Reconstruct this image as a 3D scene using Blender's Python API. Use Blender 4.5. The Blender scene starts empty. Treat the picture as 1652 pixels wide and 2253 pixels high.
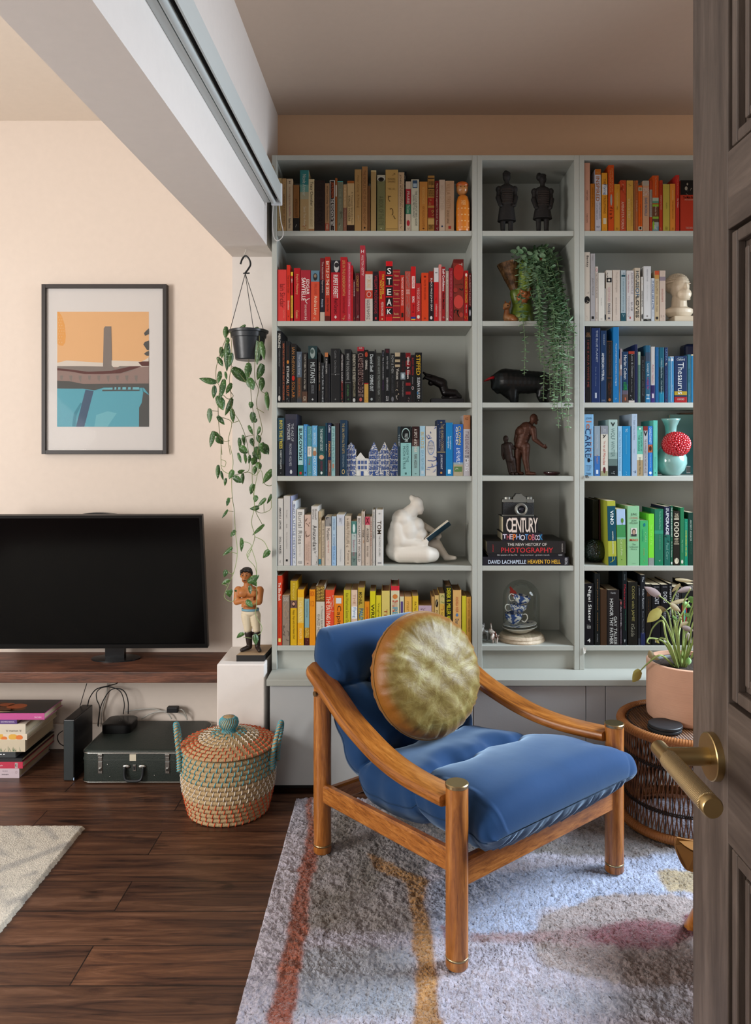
import bpy, bmesh, math, random
from mathutils import Vector, Matrix
random.seed(7)
C = bpy.context.scene.collection
PI = math.pi
# ---------------------------------------------------------------- camera
F, VX, VY, H = 1659.0, 860.0, 990.0, 1.30          # focal length and vanishing point of the photograph (px), eye height (m)
cd = bpy.data.cameras.new('camera')
cam = bpy.data.objects.new('camera', cd); C.objects.link(cam)
cam.location = (0, 0, H); cam.rotation_euler = (PI/2, 0, 0)
cd.sensor_fit = 'HORIZONTAL'; cd.sensor_width = 36; cd.lens = 36*F/1652
cd.shift_x = (826-VX)/1652; cd.shift_y = -(1126.5-VY)/1652
cd.clip_start = 0.05
bpy.context.scene.camera = cam
# ---------------------------------------------------------------- light
sc = bpy.context.scene
sc.view_settings.view_transform = 'Standard'; sc.view_settings.look = 'None'
sc.view_settings.exposure = 0.62; sc.view_settings.gamma = 1
w = bpy.data.worlds.new('world'); sc.world = w; w.use_nodes = True
w.node_tree.nodes['Background'].inputs[0].default_value = (1.0, 0.985, 0.97, 1)
w.node_tree.nodes['Background'].inputs[1].default_value = 0.24
def area(name, loc, target, sx, sy, power, col):
    l = bpy.data.lights.new(name, 'AREA'); l.shape = 'RECTANGLE'; l.size = sx; l.size_y = sy
    l.energy = power; l.color = col
    o = bpy.data.objects.new(name, l); C.objects.link(o); o.location = loc
    o.rotation_euler = (Vector(target)-Vector(loc)).to_track_quat('-Z', 'Z').to_euler()
    return o
area('window_light_cool', (2.34, 2.30, 1.72), (-0.1, 1.6, 0.2), 0.9, 1.25, 58, (0.78, 0.89, 1.0)).data.spread = 2.25
area('window_light_warm', (-3.14, 0.50, 1.42), (-0.2, 2.9, 1.0), 1.1, 1.3, 66, (1.0, 0.98, 0.96))
area('window_light_front', (-1.46, -1.12, 1.50), (-0.9, 3.0, 0.9), 1.25, 1.4, 12, (1.0, 0.98, 0.96))
sc.cycles.max_bounces = 6; sc.cycles.diffuse_bounces = 4; sc.cycles.glossy_bounces = 3; sc.cycles.transmission_bounces = 6
sc.cycles.use_denoising = True; sc.cycles.use_adaptive_sampling = True; sc.cycles.sample_clamp_indirect = 6
# ---------------------------------------------------------------- helpers
def P(px, py, Y): return Vector(((px-VX)*Y/F, Y, H+(VY-py)*Y/F))
def X(px, Y): return (px-VX)*Y/F
def Zp(py, Y): return H+(VY-py)*Y/F
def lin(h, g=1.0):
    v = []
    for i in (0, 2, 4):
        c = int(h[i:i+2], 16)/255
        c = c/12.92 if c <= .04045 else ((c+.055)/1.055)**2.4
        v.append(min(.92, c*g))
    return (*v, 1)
_m = {}
def mat(h, rough=.55, g=1.0, metal=0, bump=0, scale=60, var=0, spec=.4, key=None, trans=0, alpha=1, sheen=0, coat=0):
    k = key or (h, rough, g, metal, bump, scale, var, spec, trans, alpha, sheen, coat)
    if k in _m: return _m[k]
    m = bpy.data.materials.new('material_'+h); m.use_nodes = True; _m[k] = m
    nt = m.node_tree; b = nt.nodes['Principled BSDF']; col = lin(h, g)
    b.inputs['Base Color'].default_value = col; b.inputs['Roughness'].default_value = rough
    b.inputs['Metallic'].default_value = metal; b.inputs['Specular IOR Level'].default_value = spec
    if trans: b.inputs['Transmission Weight'].default_value = trans
    if alpha < 1: b.inputs['Alpha'].default_value = alpha
    if sheen: b.inputs['Sheen Weight'].default_value = sheen
    if coat: b.inputs['Coat Weight'].default_value = coat; b.inputs['Coat Roughness'].default_value = .15
    if var or bump:
        tc = nt.nodes.new('ShaderNodeTexCoord'); n = nt.nodes.new('ShaderNodeTexNoise')
        n.inputs['Scale'].default_value = scale; n.inputs['Detail'].default_value = 5
        nt.links.new(tc.outputs['Object'], n.inputs['Vector'])
        if var:
            mx = nt.nodes.new('ShaderNodeMix'); mx.data_type = 'RGBA'
            mx.inputs[6].default_value = (*[c*(1-var) for c in col[:3]], 1); mx.inputs[7].default_value = (*[min(.95, c*(1+var)) for c in col[:3]], 1)
            nt.links.new(n.outputs['Fac'], mx.inputs[0]); nt.links.new(mx.outputs[2], b.inputs['Base Color'])
        if bump:
            bp = nt.nodes.new('ShaderNodeBump'); bp.inputs['Strength'].default_value = bump; bp.inputs['Distance'].default_value = .01
            nt.links.new(n.outputs['Fac'], bp.inputs['Height']); nt.links.new(bp.outputs['Normal'], b.inputs['Normal'])
    return m
def wood(name, cols, rough=.4, stretch=(1, 12, 12), scale=4, attr=None, bump=.15, coat=0, ring=True):
    """streaky grain: noise stretched along one object axis, fed to a ramp"""
    if name in _m: return _m[name]
    m = bpy.data.materials.new(name); m.use_nodes = True; _m[name] = m
    nt = m.node_tree; b = nt.nodes['Principled BSDF']; b.inputs['Roughness'].default_value = rough
    if coat: b.inputs['Coat Weight'].default_value = coat; b.inputs['Coat Roughness'].default_value = .2
    tc = nt.nodes.new('ShaderNodeTexCoord'); mp = nt.nodes.new('ShaderNodeMapping'); mp.inputs['Scale'].default_value = stretch
    n = nt.nodes.new('ShaderNodeTexNoise'); n.inputs['Scale'].default_value = scale; n.inputs['Detail'].default_value = 7; n.inputs['Roughness'].default_value = .62
    n.inputs['Distortion'].default_value = .6 if ring else 0
    n2 = nt.nodes.new('ShaderNodeTexNoise'); n2.inputs['Scale'].default_value = scale*7; n2.inputs['Detail'].default_value = 3
    r = nt.nodes.new('ShaderNodeValToRGB'); e = r.color_ramp.elements
    for i, c in enumerate(cols):
        pos = .3+.4*i/(len(cols)-1)
        if i < 2: el = e[i]; el.position = pos
        else: el = e.new(pos)
        el.color = lin(c)
    ad = nt.nodes.new('ShaderNodeMath'); ad.operation = 'MULTIPLY_ADD'; ad.inputs[1].default_value = .28
    L = nt.links.new
    if attr: tc = nt.nodes.new('ShaderNodeAttribute'); tc.attribute_name = attr
    L(tc.outputs['Vector' if attr else 'Object'], mp.inputs['Vector']); L(mp.outputs[0], n.inputs['Vector']); L(mp.outputs[0], n2.inputs['Vector'])
    sb = nt.nodes.new('ShaderNodeMath'); sb.operation = 'SUBTRACT'; sb.inputs[1].default_value = .5
    L(n2.outputs['Fac'], sb.inputs[0]); L(sb.outputs[0], ad.inputs[0]); L(n.outputs['Fac'], ad.inputs[2])
    L(ad.outputs[0], r.inputs[0]); L(r.outputs[0], b.inputs['Base Color'])
    bp = nt.nodes.new('ShaderNodeBump'); bp.inputs['Strength'].default_value = bump; bp.inputs['Distance'].default_value = .003
    L(ad.outputs[0], bp.inputs['Height']); L(bp.outputs[0], b.inputs['Normal'])
    return m
class MB:
    """collects geometry; build() links it as ONE mesh object"""
    def __init__(s): s.v = []; s.f = []; s.mi = []; s.c = []
    def add(s, vs, fs, mi=0):
        o = len(s.v); s.v += [tuple(v) for v in vs]; s.f += [tuple(i+o for i in f) for f in fs]; s.mi += [mi]*len(fs); return s
    def box(s, x0, x1, y0, y1, z0, z1, mi=0, bev=0):
        if x0 > x1: x0, x1 = x1, x0
        if y0 > y1: y0, y1 = y1, y0
        if z0 > z1: z0, z1 = z1, z0
        if bev:
            bm = bmesh.new(); bmesh.ops.create_cube(bm, size=1)
            for v in bm.verts: v.co = Vector(((x0+x1)/2+v.co.x*(x1-x0), (y0+y1)/2+v.co.y*(y1-y0), (z0+z1)/2+v.co.z*(z1-z0)))
            bmesh.ops.bevel(bm, geom=bm.edges[:], offset=bev, segments=2, profile=.5, affect='EDGES')
            return s.bm(bm, mi)
        vs = [(x, y, z) for x in (x0, x1) for y in (y0, y1) for z in (z0, z1)]
        return s.add(vs, [(0, 1, 3, 2), (4, 6, 7, 5), (0, 4, 5, 1), (2, 3, 7, 6), (0, 2, 6, 4), (1, 5, 7, 3)], mi)
    def bm(s, bm, mi=0):
        bm.verts.ensure_lookup_table(); bm.verts.index_update()
        s.add([v.co[:] for v in bm.verts], [[v.index for v in f.verts] for f in bm.faces], mi); bm.free(); return s
    def tube(s, pts, r, n=8, mi=0, cap=True, closed=False, flat=1.0):
        pts = [Vector(p) for p in pts]; m = len(pts); rr = r if hasattr(r, '__len__') else [r]*m
        rings = []; up = None
        for i, p in enumerate(pts):
            if closed: d = pts[(i+1) % m]-pts[i-1]
            else: d = pts[min(i+1, m-1)]-pts[max(i-1, 0)]
            if d.length < 1e-9: d = Vector((0, 0, 1))
            d.normalize()
            if up is None:
                a = Vector((0, 0, 1)) if abs(d.z) < .9 else Vector((1, 0, 0))
                up = d.cross(a).normalized()
            up = (up-d*up.dot(d))
            if up.length < 1e-6: up = d.orthogonal()
            up.normalize(); sd = d.cross(up)
            rings.append([p+(up*math.cos(2*PI*k/n)+sd*math.sin(2*PI*k/n)*flat)*rr[i] for k in range(n)])
        vs = [v for g in rings for v in g]; fs = []
        for i in range(m if closed else m-1):
            j = (i+1) % m
            for k in range(n): fs.append((i*n+k, i*n+(k+1) % n, j*n+(k+1) % n, j*n+k))
        if cap and not closed: fs += [tuple(range(n-1, -1, -1)), tuple((m-1)*n+k for k in range(n))]
        return s.add(vs, fs, mi)
    def lathe(s, prof, cx=0, cy=0, cz=0, n=32, mi=0, sx=1, sy=1, mis=None):
        vs = []; fs = []; mm = []
        for (r, z) in prof:
            for k in range(n): vs.append((cx+r*sx*math.cos(2*PI*k/n), cy+r*sy*math.sin(2*PI*k/n), cz+z))
        for i in range(len(prof)-1):
            for k in range(n):
                fs.append((i*n+k, i*n+(k+1) % n, (i+1)*n+(k+1) % n, (i+1)*n+k)); mm.append(mis[i] if mis else mi)
        s.add(vs, fs, mi); s.mi[-len(fs):] = mm; return s
    def sph(s, c, r, n=16, mi=0, rot=None):
        c = Vector(c); r = Vector(r) if hasattr(r, '__len__') else Vector((r, r, r)); vs = []; fs = []; h = n//2
        for i in range(h+1):
            th = PI*i/h
            for k in range(n):
                p = Vector((math.sin(th)*math.cos(2*PI*k/n)*r.x, math.sin(th)*math.sin(2*PI*k/n)*r.y, math.cos(th)*r.z))
                if rot: p = rot @ p
                vs.append(c+p)
        for i in range(h):
            for k in range(n): fs.append((i*n+k, (i+1)*n+k, (i+1)*n+(k+1) % n, i*n+(k+1) % n))
        return s.add(vs, fs, mi)
    def prism(s, poly, a, b, axis='y', mi=0):
        """polygon of (u,v) pairs swept from a to b along axis; u,v are the other two axes in order"""
        def q(u, v, t): return {'y': (u, t, v), 'x': (t, u, v), 'z': (u, v, t)}[axis]
        n = len(poly); vs = [q(u, v, a) for u, v in poly]+[q(u, v, b) for u, v in poly]
        fs = [tuple(range(n)), tuple(range(2*n-1, n-1, -1))]+[(i, i+n, (i+1) % n+n, (i+1) % n) for i in range(n)]
        return s.add(vs, fs, mi)
    def xf(s, M, start=0):
        s.v[start:] = [tuple(M @ Vector(v)) for v in s.v[start:]]; return s
    def build(s, name, mats, parent=None, smooth=False, subsurf=0, angle=None):
        me = bpy.data.meshes.new(name); me.from_pydata(s.v, [], s.f); me.update()
        for m in (mats if isinstance(mats, (list, tuple)) else [mats]): me.materials.append(m)
        if any(s.mi): me.polygons.foreach_set('material_index', s.mi)
        bm = bmesh.new(); bm.from_mesh(me); bmesh.ops.remove_doubles(bm, verts=bm.verts, dist=1e-6) if subsurf else None
        bmesh.ops.recalc_face_normals(bm, faces=bm.faces); bm.to_mesh(me); bm.free()
        if smooth: me.polygons.foreach_set('use_smooth', [True]*len(me.polygons))
        o = bpy.data.objects.new(name, me); C.objects.link(o)
        if smooth and angle:
            try: me.set_sharp_from_angle(angle=math.radians(angle))
            except Exception: pass
        if subsurf:
            md = o.modifiers.new('sub', 'SUBSURF'); md.levels = subsurf; md.render_levels = subsurf
        if parent:
            o.parent = parent; o.matrix_parent_inverse = pw(parent).inverted()
        return o
def pw(o):
    M = Matrix.LocRotScale(o.location, o.rotation_euler, o.scale)
    return pw(o.parent) @ o.matrix_parent_inverse @ M if o.parent else M
def thing(name, label, cat, loc=(0, 0, 0), group=None):
    o = bpy.data.objects.new(name, None); C.objects.link(o); o.location = loc; o.empty_display_size = .05
    return tag(o, label, cat, group)
def tag(o, label, cat, group=None, kind=None):
    o['label'] = label; o['category'] = cat
    if group: o['group'] = group
    if kind: o['kind'] = kind
    return o
def struct(o): o['kind'] = 'structure'; return o
def text_geo(txt, bold=0.0):
    cu = bpy.data.curves.new('t', 'FONT'); cu.body = txt; cu.resolution_u = 2; cu.offset = bold
    cu.align_x = 'LEFT'; o = bpy.data.objects.new('t', cu); C.objects.link(o)
    dg = bpy.context.evaluated_depsgraph_get(); me = bpy.data.meshes.new_from_object(o.evaluated_get(dg))
    vs = [v.co.copy() for v in me.vertices]; fs = [tuple(p.vertices) for p in me.polygons]
    bpy.data.objects.remove(o); bpy.data.curves.remove(cu); bpy.data.meshes.remove(me)
    return vs, fs
_tx = {}
def text_prep(reqs):
    """all texts in one depsgraph pass"""
    obs = []
    for k in reqs:
        if k in _tx: continue
        cu = bpy.data.curves.new('t', 'FONT'); cu.body = k[0]; cu.resolution_u = 2; cu.offset = k[1]
        o = bpy.data.objects.new('t', cu); C.objects.link(o); obs.append((k, o, cu)); _tx[k] = None
    dg = bpy.context.evaluated_depsgraph_get(); dg.update()
    for k, o, cu in obs:
        me = bpy.data.meshes.new_from_object(o.evaluated_get(dg))
        _tx[k] = ([v.co.copy() for v in me.vertices], [tuple(p.vertices) for p in me.polygons])
        bpy.data.objects.remove(o); bpy.data.curves.remove(cu); bpy.data.meshes.remove(me)
def text_into(mb, txt, bold, origin, right, up, w, h, mi=0):
    """letters of txt stretched to fill the box w x h at origin (its centre)"""
    if (txt, bold) not in _tx: text_prep([(txt, bold)])
    vs, fs = _tx[(txt, bold)]
    if not vs: return
    x0 = min(v.x for v in vs); x1 = max(v.x for v in vs); y0 = min(v.y for v in vs); y1 = max(v.y for v in vs)
    o = Vector(origin); r = Vector(right); u = Vector(up)
    sx = w/max(x1-x0, 1e-6); sy = h/max(y1-y0, 1e-6)
    mb.add([o+r*((v.x-(x0+x1)/2)*sx)+u*((v.y-(y0+y1)/2)*sy) for v in vs], fs, mi)
def catmull(pts, n=8):
    pts = [Vector(p) for p in pts]; out = []
    q = [2*pts[0]-pts[1]]+pts+[2*pts[-1]-pts[-2]]
    for i in range(1, len(q)-2):
        a, b, c, d = q[i-1:i+3]
        for k in range(n):
            t = k/n
            out.append(.5*((2*b)+(c-a)*t+(2*a-5*b+4*c-d)*t*t+(3*b-a-3*c+d)*t**3))
    return out+[pts[-1]]
def smoothnoise(x, y, s=0):
    return (math.sin(x*1.7+s)+math.sin(y*2.3+s*2.1)+math.sin((x+y)*1.1+s*.7)+math.sin((x-y)*2.9+s*1.3))/4
def skin(name, joints, edges, m, parent=None, sub=2, root=0):
    """one continuous body grown over joints [(pos, rx, ry)]"""
    me = bpy.data.meshes.new(name); me.from_pydata([tuple(j[0]) for j in joints], edges, [])
    o = bpy.data.objects.new(name, me); C.objects.link(o)
    sk = o.modifiers.new('skin', 'SKIN'); sk.use_smooth_shade = True; sk.branch_smoothing = .4
    for i, j in enumerate(joints):
        me.skin_vertices[0].data[i].radius = (j[1], j[2] if len(j) > 2 else j[1])
    me.skin_vertices[0].data[root].use_root = True
    md = o.modifiers.new('sub', 'SUBSURF'); md.levels = sub; md.render_levels = sub
    _skins.append((o, m, parent)); return o
_skins = []
def bake_skins():
    """turn grown bodies into plain meshes in one pass"""
    dg = bpy.context.evaluated_depsgraph_get(); dg.update()
    for o, m, parent in _skins:
        me = bpy.data.meshes.new_from_object(o.evaluated_get(dg)); o.modifiers.clear()
        old = o.data; o.data = me; bpy.data.meshes.remove(old)
        me.materials.clear(); me.materials.append(m); me.polygons.foreach_set('use_smooth', [True]*len(me.polygons))
        if parent: o.parent = parent; o.matrix_parent_inverse = pw(parent).inverted()
    _skins.clear()
# ---------------------------------------------------------------- room
def plaster(h, name, bump=.06, var=.03):
    return mat(h, .85, bump=bump, scale=35, var=var, spec=.2, key=name)
PEACH = plaster('dcb897', 'peach_plaster'); PALE = plaster('ddd6d0', 'pale_plaster'); CEIL = plaster('d2bfae', 'ceiling_plaster')
LCEIL = plaster('e4d9cc', 'pale_ceiling'); LPEACH = plaster('dacdc1', 'pale_peach_plaster')
YB = 2.95; S = YB/F                                  # bookcase front plane, metres per pixel there
YW, YP, YL = 3.23, 3.154, 3.29                       # wall behind the bookcases, pier front, alcove wall
BX = lambda x0, Y: x0+.0072*Y                        # the beam runs a little off square, as it does in the photograph
BZ = lambda z0, Y: H+z0+.030*Y
XR, XL, YN = 2.4, -3.2, -1.2
def floor_mat():
    m = bpy.data.materials.new('dark_plank_floor'); m.use_nodes = True; nt = m.node_tree; L = nt.links.new
    b = nt.nodes['Principled BSDF']; b.inputs['Roughness'].default_value = .36; b.inputs['Specular IOR Level'].default_value = .45
    tc = nt.nodes.new('ShaderNodeTexCoord'); sep = nt.nodes.new('ShaderNodeSeparateXYZ'); L(tc.outputs['Object'], sep.inputs[0])
    br = nt.nodes.new('ShaderNodeTexBrick'); br.offset = .37; br.inputs['Scale'].default_value = 1
    br.inputs['Brick Width'].default_value = 1.24; br.inputs['Row Height'].default_value = .148; br.inputs['Mortar Size'].default_value = .0018
    br.inputs['Color1'].default_value = (0, 0, 0, 1); br.inputs['Color2'].default_value = (1, 1, 1, 1); br.inputs['Mortar'].default_value = (.5, .5, .5, 1); br.inputs['Bias'].default_value = 0
    mp0 = nt.nodes.new('ShaderNodeMapping'); mp0.inputs['Location'].default_value = (.78, .095, 0); L(tc.outputs['Object'], mp0.inputs[0]); L(mp0.outputs[0], br.inputs['Vector'])
    ad = nt.nodes.new('ShaderNodeVectorMath'); ad.operation = 'MULTIPLY_ADD'; ad.inputs[1].default_value = (3, 7, 5)
    L(br.outputs['Color'], ad.inputs[0]); L(tc.outputs['Object'], ad.inputs[2])
    mp = nt.nodes.new('ShaderNodeMapping'); mp.inputs['Scale'].default_value = (1.1, 13, 1); L(ad.outputs[0], mp.inputs[0])
    n = nt.nodes.new('ShaderNodeTexNoise'); n.inputs['Scale'].default_value = 2.6; n.inputs['Detail'].default_value = 9; n.inputs['Roughness'].default_value = .68; n.inputs['Distortion'].default_value = .9
    L(mp.outputs[0], n.inputs['Vector'])
    mp2 = nt.nodes.new('ShaderNodeMapping'); mp2.inputs['Scale'].default_value = (3, 9, 1); L(ad.outputs[0], mp2.inputs[0])
    kn = nt.nodes.new('ShaderNodeTexNoise'); kn.inputs['Scale'].default_value = 2.2; kn.inputs['Detail'].default_value = 3; L(mp2.outputs[0], kn.inputs['Vector'])
    kr = nt.nodes.new('ShaderNodeValToRGB'); kr.color_ramp.elements[0].position = .66; kr.color_ramp.elements[0].color = (1, 1, 1, 1); kr.color_ramp.elements[1].position = .76; kr.color_ramp.elements[1].color = (.25, .25, .25, 1)
    L(kn.outputs['Fac'], kr.inputs[0])
    r = nt.nodes.new('ShaderNodeValToRGB'); e = r.color_ramp.elements
    e[0].position = .32; e[0].color = lin('241510'); e[1].position = .68; e[1].color = lin('7a5742'); e.new(.44).color = lin('4a3024'); e.new(.56).color = lin('62422f')
    L(n.outputs['Fac'], r.inputs[0])
    m1 = nt.nodes.new('ShaderNodeMix'); m1.data_type = 'RGBA'; m1.blend_type = 'MULTIPLY'; m1.inputs[0].default_value = 1; L(r.outputs[0], m1.inputs[6]); L(kr.outputs[0], m1.inputs[7])
    m2 = nt.nodes.new('ShaderNodeMix'); m2.data_type = 'RGBA'; m2.blend_type = 'MULTIPLY'; m2.inputs[0].default_value = 1
    tr = nt.nodes.new('ShaderNodeValToRGB'); tr.color_ramp.elements[0].color = (.72, .72, .74, 1); tr.color_ramp.elements[1].color = (1.1, 1.05, 1, 1)
    L(br.outputs['Color'], tr.inputs[0]); L(m1.outputs[2], m2.inputs[6]); L(tr.outputs[0], m2.inputs[7])
    m3 = nt.nodes.new('ShaderNodeMix'); m3.data_type = 'RGBA'; m3.inputs[7].default_value = lin('1c110c'); L(br.outputs['Fac'], m3.inputs[0]); L(m2.outputs[2], m3.inputs[6])
    L(m3.outputs[2], b.inputs['Base Color'])
    bp = nt.nodes.new('ShaderNodeBump'); bp.inputs['Strength'].default_value = .25; bp.inputs['Distance'].default_value = .004; L(n.outputs['Fac'], bp.inputs['Height']); L(bp.outputs[0], b.inputs['Normal'])
    return m
struct(MB().box(XL, XR, YN, YL+.1, -.06, 0).build('floor', floor_mat()))
def slab(name, x0, x1, m, y0=YN, y1=YL+.1):           # ceiling, following the beam's slight rise
    z = lambda Y: BZ(1.338, Y)
    vs = [(x, y, z(y)+d) for d in (0, .08) for x in (x0, x1) for y in (y0, y1)]
    struct(MB().add(vs, [(0, 1, 3, 2), (4, 6, 7, 5), (0, 4, 5, 1), (2, 3, 7, 6), (0, 2, 6, 4), (1, 5, 7, 3)]).build(name, m))
slab('ceiling', -.55, XR, CEIL); slab('ceiling_alcove', XL, -.55, LCEIL)
struct(MB().box(-.56, XR, YW, YW+.1, 0, 2.8).build('wall_back', PEACH))
struct(MB().box(XL, -.62, YL, YL+.1, 0, 2.9).build('wall_alcove', LPEACH))
xr = lambda Y: BX(-.5076, Y)
px0, px1 = BX(-.686, YP), xr(YP)
struct(MB().box(px0, px1, YP, YL+.05, 0, 2.8).build('wall_pier', PALE))
# boxed-in step at the pier's foot, flaring out at its top
bx0, bx1, bz = X(477, 2.89), -.485, .478
g = MB(); g.box(bx0, bx1, 2.89, YP, 0, bz, bev=.004)
struct(g.build('trim_1', PALE))
# beam: rises slightly and runs to the camera side
def beam(name, xa, xb, za, zb, y0, y1, m):
    vs = [(BX(x, y), y, BZ(z, y)) for x in (xa, xb) for y in (y0, y1) for z in (za, zb)]
    return MB().add(vs, [(0, 1, 3, 2), (4, 6, 7, 5), (0, 4, 5, 1), (2, 3, 7, 6), (0, 2, 6, 4), (1, 5, 7, 3)]).build(name, m)
struct(beam('trim_2', -.686, -.5076, .713, 1.36, YN, YP+.02, PALE))
# side walls with their windows (outside the picture, they let the daylight in)
WH = mat('e4e2dc', .5, key='white_paint')
def pierced_wall(side, box4, fixed, opening, m, n, along):
    """wall with a window opening; along='y' for a side wall, 'x' for the front wall"""
    (a0, a1), (c0, c1) = box4, fixed; oa, ob, za, zb = opening; g = MB(); w_ = MB(); t = .05
    def bx(mb, p, q, z0, z1, d=0):
        if along == 'y': mb.box(c0+d, c1-d, p, q, z0, z1)
        else: mb.box(p, q, c0+d, c1-d, z0, z1)
    for p, q, z0, z1 in ((a0, oa, 0, 2.8), (ob, a1, 0, 2.8), (oa, ob, 0, za), (oa, ob, zb, 2.8)): bx(g, p, q, z0, z1)
    struct(g.build('wall_'+side, m))
    for p, q, z0, z1 in ((oa, ob, za, za+t), (oa, ob, zb-t, zb), (oa, oa+t, za, zb), (ob-t, ob, za, zb), ((oa+ob)/2-.02, (oa+ob)/2+.02, za, zb)): bx(w_, p, q, z0, z1, .02)
    struct(w_.build('window_%d' % n, WH))
pierced_wall('right', (YN, YL+.1), (XR, XR+.1), (1.8, 2.8, 1.0, 2.35), PEACH, 1, 'y')
pierced_wall('front', (XL, -.69), (YN-.1, YN), (-2.15, -.77, .8, 2.3), LPEACH, 2, 'x')
pierced_wall('left', (YN, YL+.1), (XL-.1, XL), (-.1, 1.1, .75, 2.1), LPEACH, 3, 'y')
# alcove skirting
struct(MB().box(XL, bx0-.002, YL-.018, YL, 0, .11, bev=.004).build('baseboard_alcove', LPEACH))
# ---------------------------------------------------------------- bookcases
SAGE = mat('a3a59d', .5, bump=.03, scale=120, key='sage_paint'); SAGE_IN = SAGE
SHELF_PX = [507.5, 706, 885.7, 1047.5, 1245, 1421]
SHELF_Z = [Zp(y, YB) for y in SHELF_PX]; ZT = Zp(341, YB); TH = .0195
CT = Zp(1474, YB)                                    # worktop height
BW = [(-.466, .803), (-.466+.8035, .399), (-.466+.8035+.3995, .803)]
BLAB = ['wide sage bookcase beside the plant pier, tan books on its top shelf', 'narrow sage bookcase with statuettes and a camera between two wide ones', 'wide sage bookcase partly behind the open door, orange books on top']
for (x0, wd), lb in zip(BW, BLAB):
    t = thing('bookcase', lb, 'bookcase', (x0, YB, CT), 'sage painted bookcases')
    x1 = x0+wd; d = YB+.275
    for a in (x0, x1-TH): MB().box(a, a+TH, YB, d, CT, ZT, bev=.0015).build('side_panel', SAGE, t)
    MB().box(x0+TH, x1-TH, YB+.001, d, ZT-TH, ZT-.0005).build('top_panel', SAGE, t)
    for z in SHELF_Z: MB().box(x0+TH, x1-TH, YB+.002, d-.012, z-TH, z, bev=.0015).build('shelf', SAGE, t)
    MB().box(x0+TH, x1-TH, d-.012, d, CT, ZT-TH).build('back_panel', SAGE, t)
    MB().box(x0+TH, x1-TH, YB+.02, YB+.034, CT, SHELF_Z[-1]-TH).build('plinth', SAGE, t)
# ---------------------------------------------------------------- low cupboards and worktop
GREY = mat('acaeae', .5, bump=.03, scale=120, key='grey_paint')
cx0 = X(586, 2.824); cx1 = 1.9
tag(MB().box(cx0, cx1, 2.824, YW-.002, CT-.024, CT, bev=.002).build('worktop', SAGE), 'long sage painted worktop running under the three bookcases', 'worktop')
def cupboard(a, b, doors, label):
    t = thing('low_cupboard', label, 'cupboard', (a, 2.86, 0), 'grey low cupboards')
    MB().box(a, b, 2.862, YW-.01, .04, CT-.026).build('carcass', GREY, t)
    MB().box(a+.01, b-.01, 2.90, 2.92, 0, .04).build('plinth', mat('1a1817', .8), t)
    for p, q in doors: MB().box(p+.0012, q-.0012, 2.842, 2.860, .036, CT-.030, bev=.0015).build('cupboard_door', GREY, t)
xa, xb = X(1289, 2.842), X(1332, 2.842)
cupboard(X(593, 2.842), xa, [(X(593, 2.842), X(793, 2.842)), (X(793, 2.842), X(1041, 2.842)), (X(1041, 2.842), xa)], 'grey flat-fronted low cupboard behind the blue armchair')
tag(MB().box(xa+.001, xb-.001, 2.843, 2.861, .036, CT-.030, bev=.001).build('filler_panel', GREY), 'narrow grey filler panel between the two low cupboards', 'panel')
cupboard(xb, 1.9, [(xb, 1.2), (1.2, 1.9)], 'grey flat-fronted low cupboard behind the wicker table')
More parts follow.
